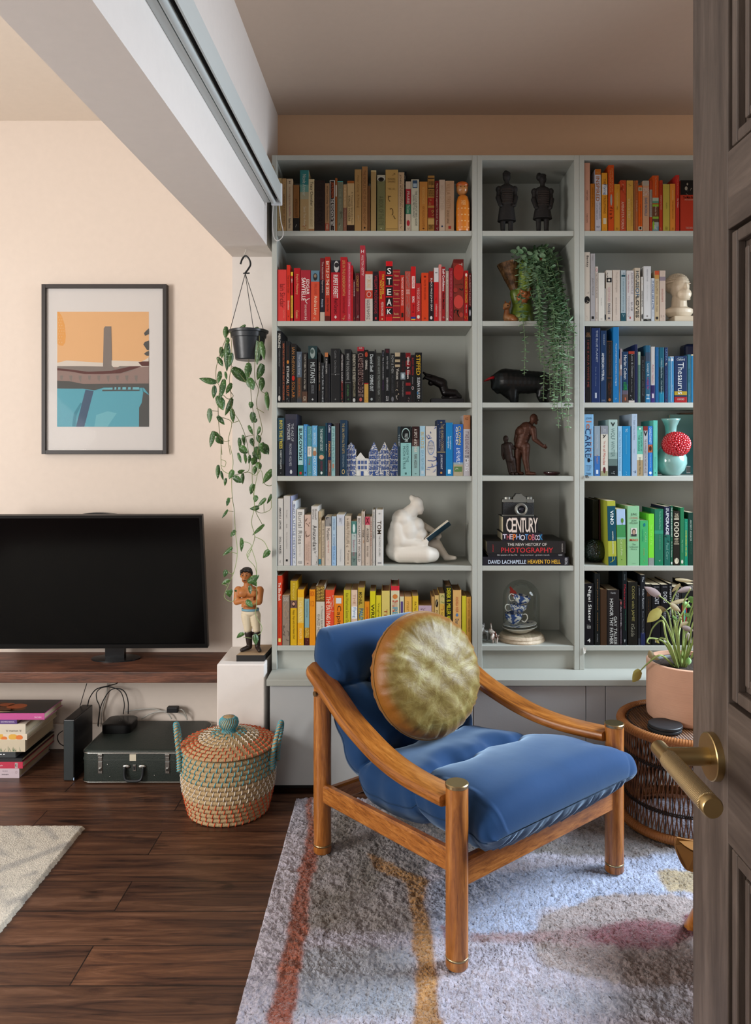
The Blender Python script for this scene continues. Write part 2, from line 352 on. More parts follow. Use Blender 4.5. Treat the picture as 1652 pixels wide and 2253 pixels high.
# ---------------------------------------------------------------- books
# one line per book: x0 x1 top (in its row's own units) | spine colour, then bands from-to:colour | lettering from-to:colour:text:width | label [| flags]
PAGES = mat('cfc0a0', .9, key='paper_pages'); PAGES_OLD = mat('8a6a44', .9, key='old_paper_pages')
G = {}                                                # paint gain by row: dimmer daylight higher up is put into the book colours
def rect(mb, x0, x1, z0, z1, y, mi=0): mb.add([(x0, y, z0), (x1, y, z0), (x1, y, z1), (x0, y, z1)], [(0, 1, 2, 3)], mi)
def book(x0, x1, zb, zt, spec, texts, label, group, flags='', g=1.0, depth=None, yf=None):
    w, h = x1-x0, zt-zb
    yf = (YB+.006 if yf is None else yf)
    hard = 'h' in flags
    d = depth or min(.245, max(.11, h*.66))
    name = 'hardback_book' if hard else 'paperback_book'
    t = thing(name, label, 'book', ((x0+x1)/2, yf, zb), group)
    parts = spec.split(); base = parts[0]
    bands = []
    for s in parts[1:]:
        r, c = s.split(':'); a, b = r.split('-'); bands.append((float(a)/100, float(b)/100, c))
    cuts = sorted({0, 1} | {a for a, b, c in bands} | {b for a, b, c in bands})
    cols = [base]; m = MB(); ch = min(.0022 if hard else .0012, w*.22)
    prof = [(x0, yf+ch), (x0+ch*.5, yf+ch*.25), (x0+ch, yf), (x1-ch, yf), (x1-ch*.5, yf+ch*.25), (x1, yf+ch)]
    for a, b in zip(cuts[:-1], cuts[1:]):
        c = base
        for p, q, k in bands:
            if p-1e-6 <= a and b <= q+1e-6: c = k
        if c not in cols: cols.append(c)
        mi = cols.index(c); z1 = zt-a*h; z0 = zt-b*h
        for (ax, ay), (bx, by) in zip(prof[:-1], prof[1:]):
            m.add([(ax, ay, z0), (bx, by, z0), (bx, by, z1), (ax, ay, z1)], [(0, 1, 2, 3)], mi)
    k = min(.0022 if hard else .0008, w*.12)
    m.box(x0, x0+k, yf+ch, yf+d, zb, zt); m.box(x1-k, x1, yf+ch, yf+d, zb, zt)
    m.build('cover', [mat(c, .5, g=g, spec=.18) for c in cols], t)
    i = .003 if hard else .0004
    MB().box(x0+k, x1-k, yf+ch, yf+d-(.004 if hard else .0005), zb+i, zt-i).build('page_block', PAGES_OLD if 'o' in flags else PAGES, t)
    if texts:
        for n_, s in enumerate(texts.split(';')):
            lt = MB(); dy = n_*.00006
            f = s.split(':'); a, b = [float(q)/100 for q in f[0].split('-')]; c = f[1]; tx = f[2]
            wf = float(f[3]) if len(f) > 3 and f[3] else .5; xo = float(f[4]) if len(f) > 4 and f[4] and f[4] not in 'or' else .5; mode = f[5] if len(f) > 5 else 'v'
            o = (x0+w*xo, yf-.0005, zt-h*(a+b)/2); o = (o[0], o[1]-dy, o[2]); bold = .012 if 'B' in mode else 0.0; nm = 'lettering'
            if len(f) > 5 and 'o' in f[5] or len(f) == 5 and f[4] in 'or': mode = f[5] if len(f) > 5 else f[4]
            if tx.strip() and decorative(tx, mode) and 'r' not in mode and not (not tx.strip()):
                nm = 'printed_ornament'; vert = 'u' not in mode; ornament(lt, tx.strip(), o, w*wf/2, h*(b-a)/2, hash(label) % 997+n_ if False else len(label)*7+n_)
            elif 'u' in mode: text_into(lt, tx, bold, o, (1, 0, 0), (0, 0, 1), w*wf, h*(b-a))
            elif 'o' in mode:
                nm = 'emblem'
                lt.add([Vector(o)+Vector((w*wf/2*math.cos(q*PI/8), 0, h*(b-a)/2*math.sin(q*PI/8))) for q in range(16)], [tuple(range(16))])
            elif 'r' in mode: nm = 'label_patch'; rect(lt, o[0]-w*wf/2, o[0]+w*wf/2, zt-h*b, zt-h*a, yf-.0004-dy)
            elif 'U' in mode: text_into(lt, tx, bold, o, (0, 0, 1), (-1, 0, 0), h*(b-a), w*wf)
            else: text_into(lt, tx, bold, o, (0, 0, -1), (1, 0, 0), h*(b-a), w*wf)
            if nm == 'lettering' and not tx.strip(): continue
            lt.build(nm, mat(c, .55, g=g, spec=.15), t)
    return t
def ornament(mb, tx, o, hw, hh, seed):
    """printed decoration in a box: squiggles and twigs, or a solid emblem for a single small mark"""
    rg = random.Random(seed); o = Vector(o)
    if len(tx) == 1 and hh < hw*1.3 and hw < .0075 and tx in 'oO.MBHPSXDAaNnECcGRvmKUIJ&4VWZTFp+-|lrg8':
        n = rg.choice((4, 6, 16)); mb.add([o+Vector((hw*.8*math.cos(2*PI*k/n), 0, hh*.8*math.sin(2*PI*k/n))) for k in range(n)], [tuple(range(n))]); return
    cnt = max(2, min(9, len(tx)+1))
    for c_ in range(cnt):
        p = Vector((rg.uniform(-.7, .7)*hw, 0, (2*(c_+.5)/cnt-1)*hh)); pts = []; a = rg.uniform(0, 6.28)
        for k in range(7): pts.append(p.copy()); a += rg.uniform(-.9, .9); p = p+Vector((math.cos(a)*hw*.30, 0, math.sin(a)*hh*.45/cnt**.5)); p.x = max(-hw, min(hw, p.x)); p.z = max(-hh, min(hh, p.z))
        t = min(hw, hh)*.11
        for q0, q1 in zip(pts[:-1], pts[1:]):
            d = (q1-q0); n_ = Vector((-d.z, 0, d.x)); n_ = n_.normalized()*t if n_.length > 1e-9 else Vector((t, 0, 0)); mb.add([o+q0-n_, o+q1-n_*.8, o+q1+n_*.8, o+q0+n_], [(0, 1, 2, 3)])
def decorative(tx, mode):
    t = tx.replace(' ', '')
    return ('B' not in mode and t not in ('H', '4') and len(set(t.lower())) == 1 and not t.isdigit()) or t in ('kitchenx', '*')
def row(data, xoff, yoff, k, zb, group, g, where):
    out = []
    for ln in data.strip().split('\n'):
        f = [q.strip() for q in ln.split('|')]
        x0, x1, y = [float(q) for q in f[0].split()[:3]]
        fl = f[4] if len(f) > 4 else ''
        yf = YB+.006
        if 'B' in fl: yf = YB+.07
        xi, xj = (BW[0] if xoff < 1000 else BW[2]); xj = xi+xj-TH-.0006; xi += TH+.0006
        up = [q for q in [ZT]+SHELF_Z if q > zb+.05][-1]-TH-.001
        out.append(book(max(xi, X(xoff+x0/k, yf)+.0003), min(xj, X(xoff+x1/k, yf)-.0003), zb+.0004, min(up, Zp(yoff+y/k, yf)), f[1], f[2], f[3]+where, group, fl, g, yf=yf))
        if 'L' in fl: out[-1].rotation_euler = (0, -.022, 0)
    return out
R1 = '''
70 104 183|c6a874|5-95:3a2a18:Karen Campbell  The Renewal of the Dim:.45|slim sand paperback with brown capitals, beside the plant pier
106 140 185|b8915f|8-20:2a2018:M:.4;30-92:6a4a2a:SARAH WATERS AFFINITY:.4|narrow caramel paperback with a small black emblem high on its spine
142 190 188|cdb491|4-9:40302a:H:.3;15-50:a86a4a:Such a Long Journey:.4;52-72:b05a68:Rohinton Mistry:.4;76-95:2a2a2a:Faber Firsts:.4|pale cream paperback titled SUCH A LONG JOURNEY in faint pink
193 240 235|8a5a2a 72-100:18120c|30-70:5a3414:AMERICAN RUST:.4;86-94:d8d0c0:B:.35|short brown paperback with a black foot
245 314 120|b89868 0-24:2f7a78 24-36:6b9a8c 36-48:a8a080|7-42:c8d0c0:Nicole Armour:.4;60-92:d8c8a8:Send You Away:.4;90-96:b04030:II:.4|tall paperback fading from teal to sand
309 357 190|d6c094 96-100:b07c50|5-52:1e1812:Tracy Chevalier:.6;55-92:b8a070:BURNING BRIGHT:.4|cream hardback with flowing black script|h
358 439 200|271610|10-90:1c100a:THE HISTORY:.5|thick dark brown leather bound book|ho
439 473 222|a87f58 84-100:a04830|5-80:4a3018:William Golding  The Inheritors:.5;86-97:d8c0a0:FABER:.5|narrow tan paperback with a rusty foot band
475 516 200|ddd6c8|1-99:2a1c18: :.72::r;4-34:c85a28:JON RONSON:.62::B;36-90:e8e0d4:THE PSYCHOPATH TEST:.5::B;92-98:e8e0d4:X:.3|white edged dark paperback titled THE PSYCHOPATH TEST
517 534 182|9a5420|13-35:d8ccb8: :.6::r|very thin rust brown paperback with a white tag
534 578 205|77765f 0-2:4aa8a0|15-60:9a9a80:THE BIRDS:.4;62-88:4a4a3a:XX:.8;88-97:d8d8d0:o:.25|dull olive paperback with a teal line at its top
579 607 232|c09a6a 50-100:8a5a44|8-45:d8b888:IRIS:.4;55-92:c09a84:Marina Lewycka:.4|narrow two-tone paperback, sand above and brown below
610 665 203|c9a876 0-5:a05820 88-100:2a160c|22-85:5a4a28:A Thousand Splendid Suns:.3:.68;30-80:3a2c18:KHALED HOSSEINI:.3:.3|sand paperback of A THOUSAND SPLENDID SUNS with a dark burnt foot
667 722 115|b48b54|10-62:8a6434:Peter Carey  A Musing:.35;75-88:d0b080:X:.5|tall golden brown book with worn top edge|ho
724 768 92|a87848|6-90:7a5030:THE PEOPLE'S ACT OF LOVE AND NIGHT:.5;93-97:201810:o:.4|tallest brown book of the tan row
770 790 242|6a4424||thin brown paperback tucked between tall tan books
793 835 122|b0905c 0-2:e0c890||old tan cloth book with bare spine|ho
841 905 158|77744c 0-9:b8b098|3-12:d8d4c8: :.9::o;4-12:30281c: :.75::o;5-10:0c0806: :.35::o;38-90:5a5838:A BOOK OF THE EYE:.6;94-97:c8c4a8:o:.2|thick olive green book with a staring eye at its top|h
906 1004 117|c19a58|14-17:7a5c30:PRIMAVERA:.6::u;18-21:7a5c30:DIARIES:.6::u;30-33:9a7a44:1888 - 1891:.5::u;6-10:5a3c1c:~:.6::u;40-56:5a4020:Y:.5::u;60-80:6a4c28:y:.6::u;96-97:8a6a3c: :.9::r|widest tan book, with dark twigs printed on it|h
1005 1052 137|c8a882|4-88:5a4434:JOHN ADDINGTON SYMONDS:.35:.35;20-60:8a705a:THE MEMOIRS OF:.2:.72;90-96:3a3028:o:.4|pinkish sand paperback in front of a dark floral book
1062 1103 208|cfb8a0 15-46:a82830 46-66:3c7858|20-45:e0c8b8:PRAIRIE:.5;48-64:c0d0b8:The Greens:.5;78-90:b83038: :.6::o;92-98:3a3430:O:.4|pale paperback with a red and green ribbon down its spine
1105 1165 192|cfc8ae|2-17:38506a: :.65::r;8-15:a8b8c0: :.5::r;22-90:3a4038:THE CLOUDSPOTTER'S GUIDE:.28:.66;30-75:5a6058:GAVIN PRETOR-PINNEY:.25:.32|ivory paperback with a small sky picture at its top
1169 1232 210|c07f38|10-45:dca860:THE TENDERNESS OF WOLVES:.35;50-92:9a5a20:FOR THE LOVE OF A DAUGHTER:.3;93-97:5a3010:o:.3|plain orange tan paperback with pale gold title
1234 1286 163|a87838 4-6:3a2410 22-24:3a2410 40-54:982818 58-76:8a2818 78-88:c09858|7-20:2c1a0c:John Inglesant:.8::u;26-38:3a2410:SHORTHOUSE:.8::u;44-52:c09050:WW:.8::u;62-74:b08848:MM:.8::u;89-97:3a2810:DENT:.7::u|ochre and red patterned old book stamped DENT|h
1288 1321 203|6f1418|5-65:d0b8a0:Manx Myths & Legendary Tales:.5;66-88:c8b098:A.W. Reed:.4;92-98:d8c8b8:M:.5|slim wine red paperback of legends
1322 1367 195|cbb098|10-60:b8a088:WILD DITHER:.6;88-94:30405a:P:.45|pale pink paperback with faint ghostly title
1369 1438 203|bd9270 0-100:bf9876|6-56:a87e5c:VILLA TRISTE:.45:.35;58-86:6a4a34:GEORGES CARNAC:.3:.3;90-96:a83428: :.3::r|dusty pink paperback beside the wooden doll'''
R2 = '''
70 142 222|d23c38|28-74:6a1818:Iain Sinclair:.55:.55;78-95:e07868:GHOST MILK:.2:.7|broad coral red paperback with dark red author lettering
143 170 187|d02f1a|18-50:4a100c:The Culture Clash:.5;64-80:f0d8c8:Donaldson:.45;90-93:801810:o:.4|slim orange red paperback, taller than its neighbours by the pier end
174 192 240|b02020 0-8:d8b838 48-94:d0a838|14-22:e8e0d0:BBC:.5;52-90:a02818:A BOOK OF WONDERFUL:.5|very thin red paperback with yellow patches
198 248 210|b3141c|12-50:d8a878:Foyle's Philavery:.45;80-95:d8a878:Chambers:.4|blood red hardback with pale gold title and rounded spine|h
250 328 226|a02430|15-60:f0e4dc:SAWTELLE:.4:.3:B;18-48:e8d8d0:EDGAR:.3:.72:B;52-66:e8dcd4:*:.6:.7;68-90:e0c8c0:DAVID WROBLEWSKI:.2:.5;92-97:e8dcd4:H:.3|crimson paperback with SAWTELLE in worn white letters
330 397 230|c94a30 0-22:5e7c8c|5-20:2c2a28: :.5::o;7-14:8a7460: :.3::o;26-48:a03a28:SMALL ISLAND:.3:.55;50-88:e8c8a8:Andrea Levy:.5:.5;92-97:e8d0b8:x:.3|orange red paperback with a blue portrait at its top
401 437 132|6c1a20 35-100:1e1a24 86-100:b8a898|6-55:c8b0a8:The Accidental Apprentice:.45;65-78:b8c0d0:Amanda:.4|dark maroon and black paperback with a pale foot
438 480 123|ad2f1c 0-6:a02018 92-100:5a1810|7-60:e8d8c0:BATTLE OF THE SEXES:.6;64-86:401010:John Sandar:.5|tall brick red hardback titled BATTLE OF THE SEXES|h
485 556 150|a81824 0-20:26242a|1-20:b8b4b0: :.55:.6:o;4-12:2a2628: :.5:.62:o;24-62:e8dcd4:RUPERT EVERETT:.5::B;64-88:1c0c0e:Red Carpets:.45;90-97:d8b8b0:o:.4|tall crimson book with a black and white face at its top|h
557 612 125|aa1a22|5-60:c89858:LIFE IN THE UNDERGROWTH:.4;62-88:701014:David Attenborough:.4;92-98:c8a068:BB:.5|tall red hardback with dull gold title|h
612 640 162|c23a50|3-75:e8c0c0:JAMES & The Modern Man's Guide to Cooking:.55;88-96:e0a8b0:APPLE:.4|slim raspberry pink paperback
641 656 190|b8161e|10-60:d85a50:a cook:.4|very thin scarlet paperback next to the raspberry pink one
657 673 300|55141a|5-40:e0d0c8:THE GOOD GUY BROTHER:.5;88-96:c8a858:x:.4|short thin maroon paperback with tiny white lettering
675 706 238|5a161c 0-3:303018|8-40:b89048:CONCEIT OF:.6;50-80:8a3a40:YY:.6;86-94:e0d8d0:o:.5|dark wine paperback with old gold lettering
709 750 35|a8303a|6-10:f0e4e0:H:.5::u;13-40:e8d4d0:HULTON GETTY:.4|tallest book of the red row, lettered with a white H|h
750 808 235|c9bcb0 0-6:b0301c 38-55:c0402c|10-20:3a2c28:o:.15::o;16-34:d0a870:CAIRO WALK:.55;41-52:d8d0c8: :.6::o;42-51:b03020: :.5::o;57-97:4a4440:NAGUIB MAHFOUZ:.45:.4|white book with a red band around its middle
813 851 237|24161c|8-85:b02a34:WILLIAM McDONOUGHS:.6;92-97:b83038: :.35::r|black paperback with dark red lettering among the reds
855 908 233|b01a16|6-46:d8b838:THE WRONG:.3:.62:B;18-56:d8b838:WAY HOME:.3:.3:B;62-90:e8d0c0:PETER MOORE:.35;94-98:d8a878:o:.3|red paperback titled THE WRONG WAY HOME in yellow
909 962 158|171214 0-8:c8141c 22.5-25:c01c24 40.5-43:c01c24 58-60.5:c01c24 76-78.5:c01c24 89-91:c01c24 92-100:c8141c|11-21.5:ece6e0:S:.6::uB;28-39:ece6e0:T:.62::uB;46-56.5:ece6e0:E:.6::uB;63-74:ece6e0:A:.7::uB;80-88.5:ece6e0:K:.62::uB|black hardback with STEAK in big white letters|h
963 1020 222|8f1620 4-5:c09050 20-21:c09050 40-41:c09050 56-57:c09050 70-71:c09050 92-94:c09050|10-14:d8b078:Wilsmet:.6::u;28-31:d8b078:Placer:.6::u;44-52:d8b078:Tucky:.6::u;61-64:d8b078:Rogues:.6::u;84-88:d8b078:Books:.6::u|dark red classic with gilt rules across its spine|h
1021 1054 265|bb2a1a|4-66:f0dcd0:THE POCKET BOOK OF DOGS:.5;82-92:282018: :.5::r|short red paperback titled THE POCKET BOOK OF DOGS
1058 1102 235|b8483a|3-34:9a9088:ooooooooo:.35:.3;3-34:9a9088:ooooooooo:.35:.72;37-46:e8dcd0:BOOK OF BEST:.6;50-94:9a9088:oooooooooo:.35:.3;50-94:9a9088:oooooooooo:.35:.72|faded red paperback covered in grey dots
1103 1141 198|c01a1c 92-96:283880|18-40:e8c8c0: :.6::r;20-38:a82020:PROPER:.4;55-66:e8dcd8:BORG:.5::B;70-85:701014:Borg:.4;96-98:d8b030: :.9::r|bright red paperback with a blue and yellow foot
1142 1180 328|b02a28|12-75:e0b0a8:VEGGIE MANIA:.5;84-94:e0d4c0: :.6::o|shortest red paperback, with a pale badge low down
1184 1240 247|d0401a|6-10:6a1c10: :.3::o;14-56:7a2010:WALTER TREVIS CHICKEN:.25;92-97:8a2818:o:.3|plain orange vermilion paperback
1241 1280 235|241418 0-22:8a2418|14-80:e8dcd4:BLACK MASS JOHN GRAY:.45;90-97:d8d0cc: :.5::o|half black paperback titled BLACK MASS
1281 1318 207|c01e20 0-27:cfc8c4|9-10:302828: :.5::r;55-62:a01818:iii:.4;68-92:e8b8b0:CUMBERBATCH BOOK:.35|red paperback with a white upper quarter
1319 1340 182|d08078|60-92:b86058:A Death in Brazil:.4;92-96:b86058:o:.4|thin dusty pink paperback standing above the reds
1341 1370 200|941a1e|4-45:f0e4e0:Self-Confidence:.6::B;48-78:180c0c:Paul McGee:.5::B;90-97:e0d0cc:o:.5|dark red paperback titled SELF-CONFIDENCE
1372 1396 232|a89484|4-26:e0d8d0:WILL SELF:.5;30-82:d8ccc0:The Quantity Theory of Insanity:.45;94-98:e8e0d8: :.4::o|narrow taupe paperback among the reds
1397 1430 208|8e1a28|6-55:c86870:THE OTHER END OF THE LEASH:.45;58-88:b85058:Patricia McC:.4;90-97:e0a8a8:M:.5|narrow claret paperback beside the tomato covered book
1432 1512 142|7a2a20 0-6:601814|6-26:c8bcb0:Tinley:.5:.6;8-34:b02a22: :1::o;38-42:1c2414:x:1.0::u;58-80:c04038: :.95::o;44-56:1a2014:Y:.8::u;46-54:983028: :.4:.2:o;82-97:1c1c14:G:.8::u;86-94:a83a30: :.4:.75:o|wide book with glossy tomatoes on its spine|h
1514 1548 230|a41416|5-12:e8d0b8: :.5::o;12-64:d8b040:THE KINDNESS OF STRANGERS:.5;68-84:e8d8c8:Mike Gayle:.3;88-97:d8a838:o:.6|scarlet paperback titled THE KINDNESS OF STRANGERS
1549 1571 250|5c161a 70-100:141418|4-68:d8c8c0:FLAUBERT'S PARROT:.4;76-90:d0d0d8: :.5::o|narrow maroon paperback against the narrow bookcase's side'''
R3 = '''
70 101 45|17171a|4-24:e8e4d8:PIERCING:.6::B;26-50:9a9a98:A MODERN ANTHOLOGY:.35;78-88:8a8a88:SALAMANDER:.25;90-98:d8d4cc: :.6::o|tallest black paperback, titled PIERCING
103 134 125|1c1716|4-96:c86a48:READ THIS IF YOU WANT TO BE GREAT AT PHOTOGRAPHS:.45::B|narrow black paperback with salmon lettering all down its spine
136 168 125|19191a|8-34:5a3020:DOSSIE EASTON:.35;31-37:d88838: :.55::o;41-70:e8e4dc:ETHICAL:.6::B;72-90:c86a38:SLUT:.6::B;93-98:d0d0cc:o:.5|black paperback with an orange heart, titled THE ETHICAL SLUT
171 217 145|1a1614|6-52:b88048:IAN McEWAN:.5;54-63:c82818: :.5::o;65-92:c07838:SOLAR:.5;93-96:806040:o:.2|black book with SOLAR in copper and a red dot|h
219 260 207|5c6876 50-92:4e4034 92-100:3a3e44|5-45:c8d0d8:The Long Song:.5;52-88:b8622c:SARAH ARMSTRONG:.4|smoky blue and brown paperback among the blacks
262 303 213|221c1a 78-100:5c4030|4-74:d8d0c0:COLM TOIBIN The Story of the Night:.4;88-96:d8c8b0:ICON:.6|black paperback with a tan foot
308 378 162|1c1c1e 0-23:203a3c|3-22:9aa8a4: :.55::o;6-14:4a5c58: :.4:.45:o;29-66:c8d0d0:MUTANTS:.5::B;69-84:808488:ARMAND MARIE LEROI:.35;92-97:c0c4c4:o:.3|thick black book titled MUTANTS with a ghostly photograph|h
386 407 212|201c1a|20-60:b8a898:CHRIS CLEAVE:.4;64-76:c88048:Nothing:.4|slim black paperback with faint orange lettering
409 434 292|26282a|8-90:c8ccd0:Deeply felt & true:.6;90-97:c0c4c8:H:.5|short black paperback with white handwriting
437 463 213|1c1a1c 0-9:c07848|12-42:d8d4d0:A SINGLE MAN:.5;44-90:4a4440:CHRISTOPHER ISHERWOOD:.4|black paperback with a copper tip, titled A SINGLE MAN
464 479 300|1e1c20|10-90:3c3c48:VINTAGE:.4|thin plain black paperback beside A SINGLE MAN
483 556 182|212122|4-45:8a8a8a:Caitlin  Dei-Dania:.2:.5;47-48:5a5a5a: :.96::r;48-49:d8d8d8: :.08::r;92-96:8a8a88:o:.2|wide plain black book with tiny white lettering|h
558 584 220|1c1618|3-60:d8d0cc:MOTHERING SUNDAY:.5;56-92:b83a34:GRAHAM SWIFT:.5;92-99:c08068:Y:.6|black paperback titled MOTHERING SUNDAY
589 642 187|1a1a1b|8-58:b8b8b4:WHAT THE DOG KNOWS:.4;62-63:707070: :.9::r;66-88:5a8a58:CAT WARREN:.3;92-97:58a060:Z:.3|black hardback titled WHAT THE DOG KNOWS|h
644 684 220|1d1a18|2-58:c8c0ac:BENEATH THE STREETS:.55::B;58-88:b0a888:ADAM MACQUEEN:.5;91-99:c8c8c4: :.5::o|black paperback titled BENEATH THE STREETS
688 742 168|221416 0-8:a82430|1-4:e0c8c0:READERS:.5::u;12-90:a89088:CLAIMED DEMAND EIGHT:.75::B;14-89:3a1010:CLAIMED DEMAND EIGHT:.55::B;91-98:b85a50: :.4::o|black book with a red cap and outlined capitals|h
742 775 192|17130f 63-65:b02020 65-100:c89c48|4-14:b04028: :.7::o;19-38:d8d0c4:CRIMINAL:.5::B;90-97:3a2010:o:.4|black paperback whose lower third is mustard yellow
777 822 203|161718|6-40:d0d8d8:Daniel Stell:.55::B;46-78:d8e0e0:COMING OUT:.6::B;90-97:a0a8a8:T:.5|black paperback titled COMING OUT
823 833 190|201c1c||thinnest black book, beside COMING OUT
834 876 215|33332f 0-5:2c2c28|8-84:9aa09c:EDMUND WHITE THE MARRIED MAN:.4;90-95:b8b8b0:o:.3|charcoal grey paperback titled THE MARRIED MAN
877 899 195|1b191c|3-12:8a8ca0:Rough:.5;14-56:d0d0d0:Gay & Lesbian London:.5::B;58-76:503060:MYERS:.5|narrow black guidebook with white lettering
900 941 183|161618 0-9:201014|2-8:8a3040:GQ:.5::u;14-38:b0b0b0:NOW THEY WED:.3;54-78:c0c0c0:ROBIN HARDING:.35;88-97:d8d8d8:SU:.5::u|black book with a plum coloured cap|h
944 978 220|1d1c1d|4-40:a8a8a4:NOW & THEN:.55;44-80:5a5a5c:WILLIAM CORLETT:.4;88-98:707074: :.6::o|black paperback titled NOW & THEN
980 1020 213|1a1614 0-8:c0ac8c 14-19:b8a484 24-29:b8a484|32-54:d8d0c4:Voices:.6::B;58-70:8a8078:Steve Voice:.3;74-84:c8b89c:v:.8::u;86-97:d8d0c4:S:.7::u|black and cream zebra striped paperback
1022 1061 213|1c1819 40-54:7c8890|16-38:5a2024:WE ARE HERE:.35;42-52:c8d4d8: :.6::o;58-88:9a9490:Dead Languages:.4|black paperback with a small grey picture halfway up
1062 1102 215|7e1418 10-16:141012 28-34:141012 44-100:181012 60-66:901c20 78-84:901c20|8-24:f0e0d8:Wilfred:.5::B;28-52:e8d8d0:& Eileen:.45::B;90-97:d0b8b0:C:.4|red and black tiger striped paperback
1103 1132 232|1b1516|6-42:b83038:BUDDY MERWYN:.5;46-62:a8a0a0:adventurer:.3;66-73:d0c8c4: :.6::o;67-72:401014: :.4::o|black paperback with a small pale roundel
1136 1190 213|131211|5-45:d8a828:STIFFED:.6:.45:B;50-92:d8d8d8:SUSAN FALUDI:.42:.5:B;78-84:3a78a8: :.2:.35:o;95-97:b0b0b0:v:.15|thick black paperback with STIFFED in yellow'''
R4 = '''
70 126 103|2f4a55 40-100:1c2830 80-100:101416|4-53:c8b848:INTO THE TREES:.42::B;56-88:c8ccc8:ROBERT WILLIAMS:.22;93-96:c0c0c0:o:.15|dark teal hardback with yellow title beside the plant pier|h
131 222 75|2b2c3c 50-100:282c40 0-8:33333f|15-42:c0c4c8:WONDER:.25:.3;15-44:b0b4b8:THE AGE OF:.2:.62;48-84:a8acb4:RICHARD HOLMES:.2:.45;90-97:c0c4c8: :.2::o|tallest navy grey hardback titled THE AGE OF WONDER|h
229 272 163|8cc0c4 78-100:145c50|6-68:10181c:BUKOWSKI:.6::B;70-74:e8f0f0:HAM ON:.6::u;74-78:e8f0f0:RYE:.6::u;92-97:b83028: :.4::r|turquoise paperback with BUKOWSKI in bold black
273 300 153|3c84bc|4-80:b8d8e8:THE JEWISH COOK BOOK THE GREAT:.4;92-96:183858: :.4::o|slim sky blue paperback
301 338 167|4a8a94|2-40:7ab0b0:%%%%%:.8;41-61:d8d4cc: :.85::r;44-58:383838:Soul Fanfare:.4;64-78:a83830:Veg:.4;90-97:d8c8b8:o:.4|teal patterned paperback with a white label
339 380 163|62a4cc 42-60:7898a0|3-10:d8e4e8:o:.4;14-38:c8dce8:SARAH MACDONALD:.5;44-52:d0c8b8: :.5::o;50-60:a87858: :.7::o;61-98:e0eef4:HOLY COW!:.5|light blue paperback with a seated figure, titled HOLY COW
385 439 167|1a484c 55-100:173a3c|5-50:c8d8d4:THE HUSBAND'S SECRET:.4;54-68:30605c: :.9::o;58-67:c89878: :.7::o;70-90:802c48:LIANE MORIARTY:.35;91-97:d0d8d4: :.3::o|dark green paperback with an apple, titled THE HUSBAND'S SECRET
441 459 143|123a4c|40-52:c8d0d0:Karen:.4;60-90:406878:orchard:.4|thin dark petrol blue paperback
460 487 143|182444 70-100:70483c|4-18:d8dce4:Collins:.5::B;34-64:d89848:STARGAZING:.55::B;76-92:d8c8b8:Jean-Guy:.3|navy paperback with an orange horizon, titled STARGAZING
488 518 167|8cb0b0|5-90:5e9090:PRIMROSES:.6;75-85:b08068: :.5::o|pale sea green paperback with faint wave pattern
519 550 145|352c2c||dark brown cloth bound book among the blues|h
555 606 120|19344a|6-60:b09c68:THE GIRL WITH ALL THE GIFTS:.35;62-84:809098:STEPHEN KELMAN:.3;88-97:c0a870: :.45::o;89.5-95.5:19344a: :.3::o|dark petrol hardback with a gold ring low on its spine|h
1001 1022 170|24343c|15-40:b8c0c0:THIEF:.4|narrow slate paperback beside the blue china houses
1023 1105 170|86b8b4 0-33:131616|3-28:a8c4c0: :.8::o;5-27:141818: :.7::o;14-31:d0dcd8:WALLY LAMB:.3:.55;36-72:385c5c:I KNOW THIS:.22:.66;40-86:385c5c:MUCH IS TRUE:.22:.35;93-97:385c5c: :.15::r|thick aqua paperback with a black top
1111 1169 170|8cb0ac 0-26:2c1412 26-40:4a3430|5-52:d8ccc0:A SPOT of BOTHER:.42;56-84:4a2420:MARK HADDON:.4;94-97:58706c:o:.3|paperback with a brown top melting into pale teal
1172 1213 165|9abccb|12-45:c0a868:BIRDS:.55;48-88:78a4b4:OF A FEATHER:.45;90-96:b8c8cc: :.5::r|pale powder blue paperback titled BIRDS
1216 1302 167|c6c0b6|2-14:2c4888:S:.9:.5:u;14-27:3c5898:C:.8:.3:u;28-58:6a84b0: :.62:.5:o;30-56:c0bcb4: :.54:.5:o;31-36:56607c:THE TWO:.5::u;37-41:56607c:PRINCESSES:.5::u;43-47:56607c:BARBARA:.4::u;49-54:4a6090:w:.3::u;58-72:2c4888:S:.95::u;72-86:3a5898:J:.9:.6:u;86-95:4060a0:~:.8::u|white paperback with ornate blue scrollwork
1305 1371 118|1a2a48|3-9:b8a868:. * .:.8::u;8-56:a8946c:THE HUMAN COSMOS:.36:.6;14-50:8890a0:A Secret History:.2:.3;57-58:c0a868: :.95::r;62-88:d0d4dc:JO MARCHANT:.3;92-97:c08848:m:.3|tall midnight blue hardback sprinkled with gold stars|h
1373 1428 140|1878b0|26-50:d8e8f0:La explosion:.25:.65;26-48:d8e8f0:demografica:.25:.35;88-96:d8ecf4: :.4::r;89-95:1878b0:l:.3::u|bright cyan blue paperback
1431 1507 152|2a60ac 74-78:8aa0a8 78-100:a89c80|4-40:d8c048:CLOWN:.3:.62:B;5-40:e8e4d8:GOD:.2:.35:B;46-76:e0e8f0:& ME FAMILY:.4;82-92:5a7a48: :.8::r;84-95:c8c0b0:n:.5::u|royal blue book with a yellow name and a green window picture
1509 1564 82|b4b0b2 0-23:a8724e|4-8:6a3c20:KZ:.4::u;27-64:58283c:IT TAKES BLOOD AND GUTS:.5;66-70:484450:SKUNK:.6::u;72-92:e4e4e8:MIXES:.5::B|lilac grey book with an apricot top against the narrow bookcase's side'''
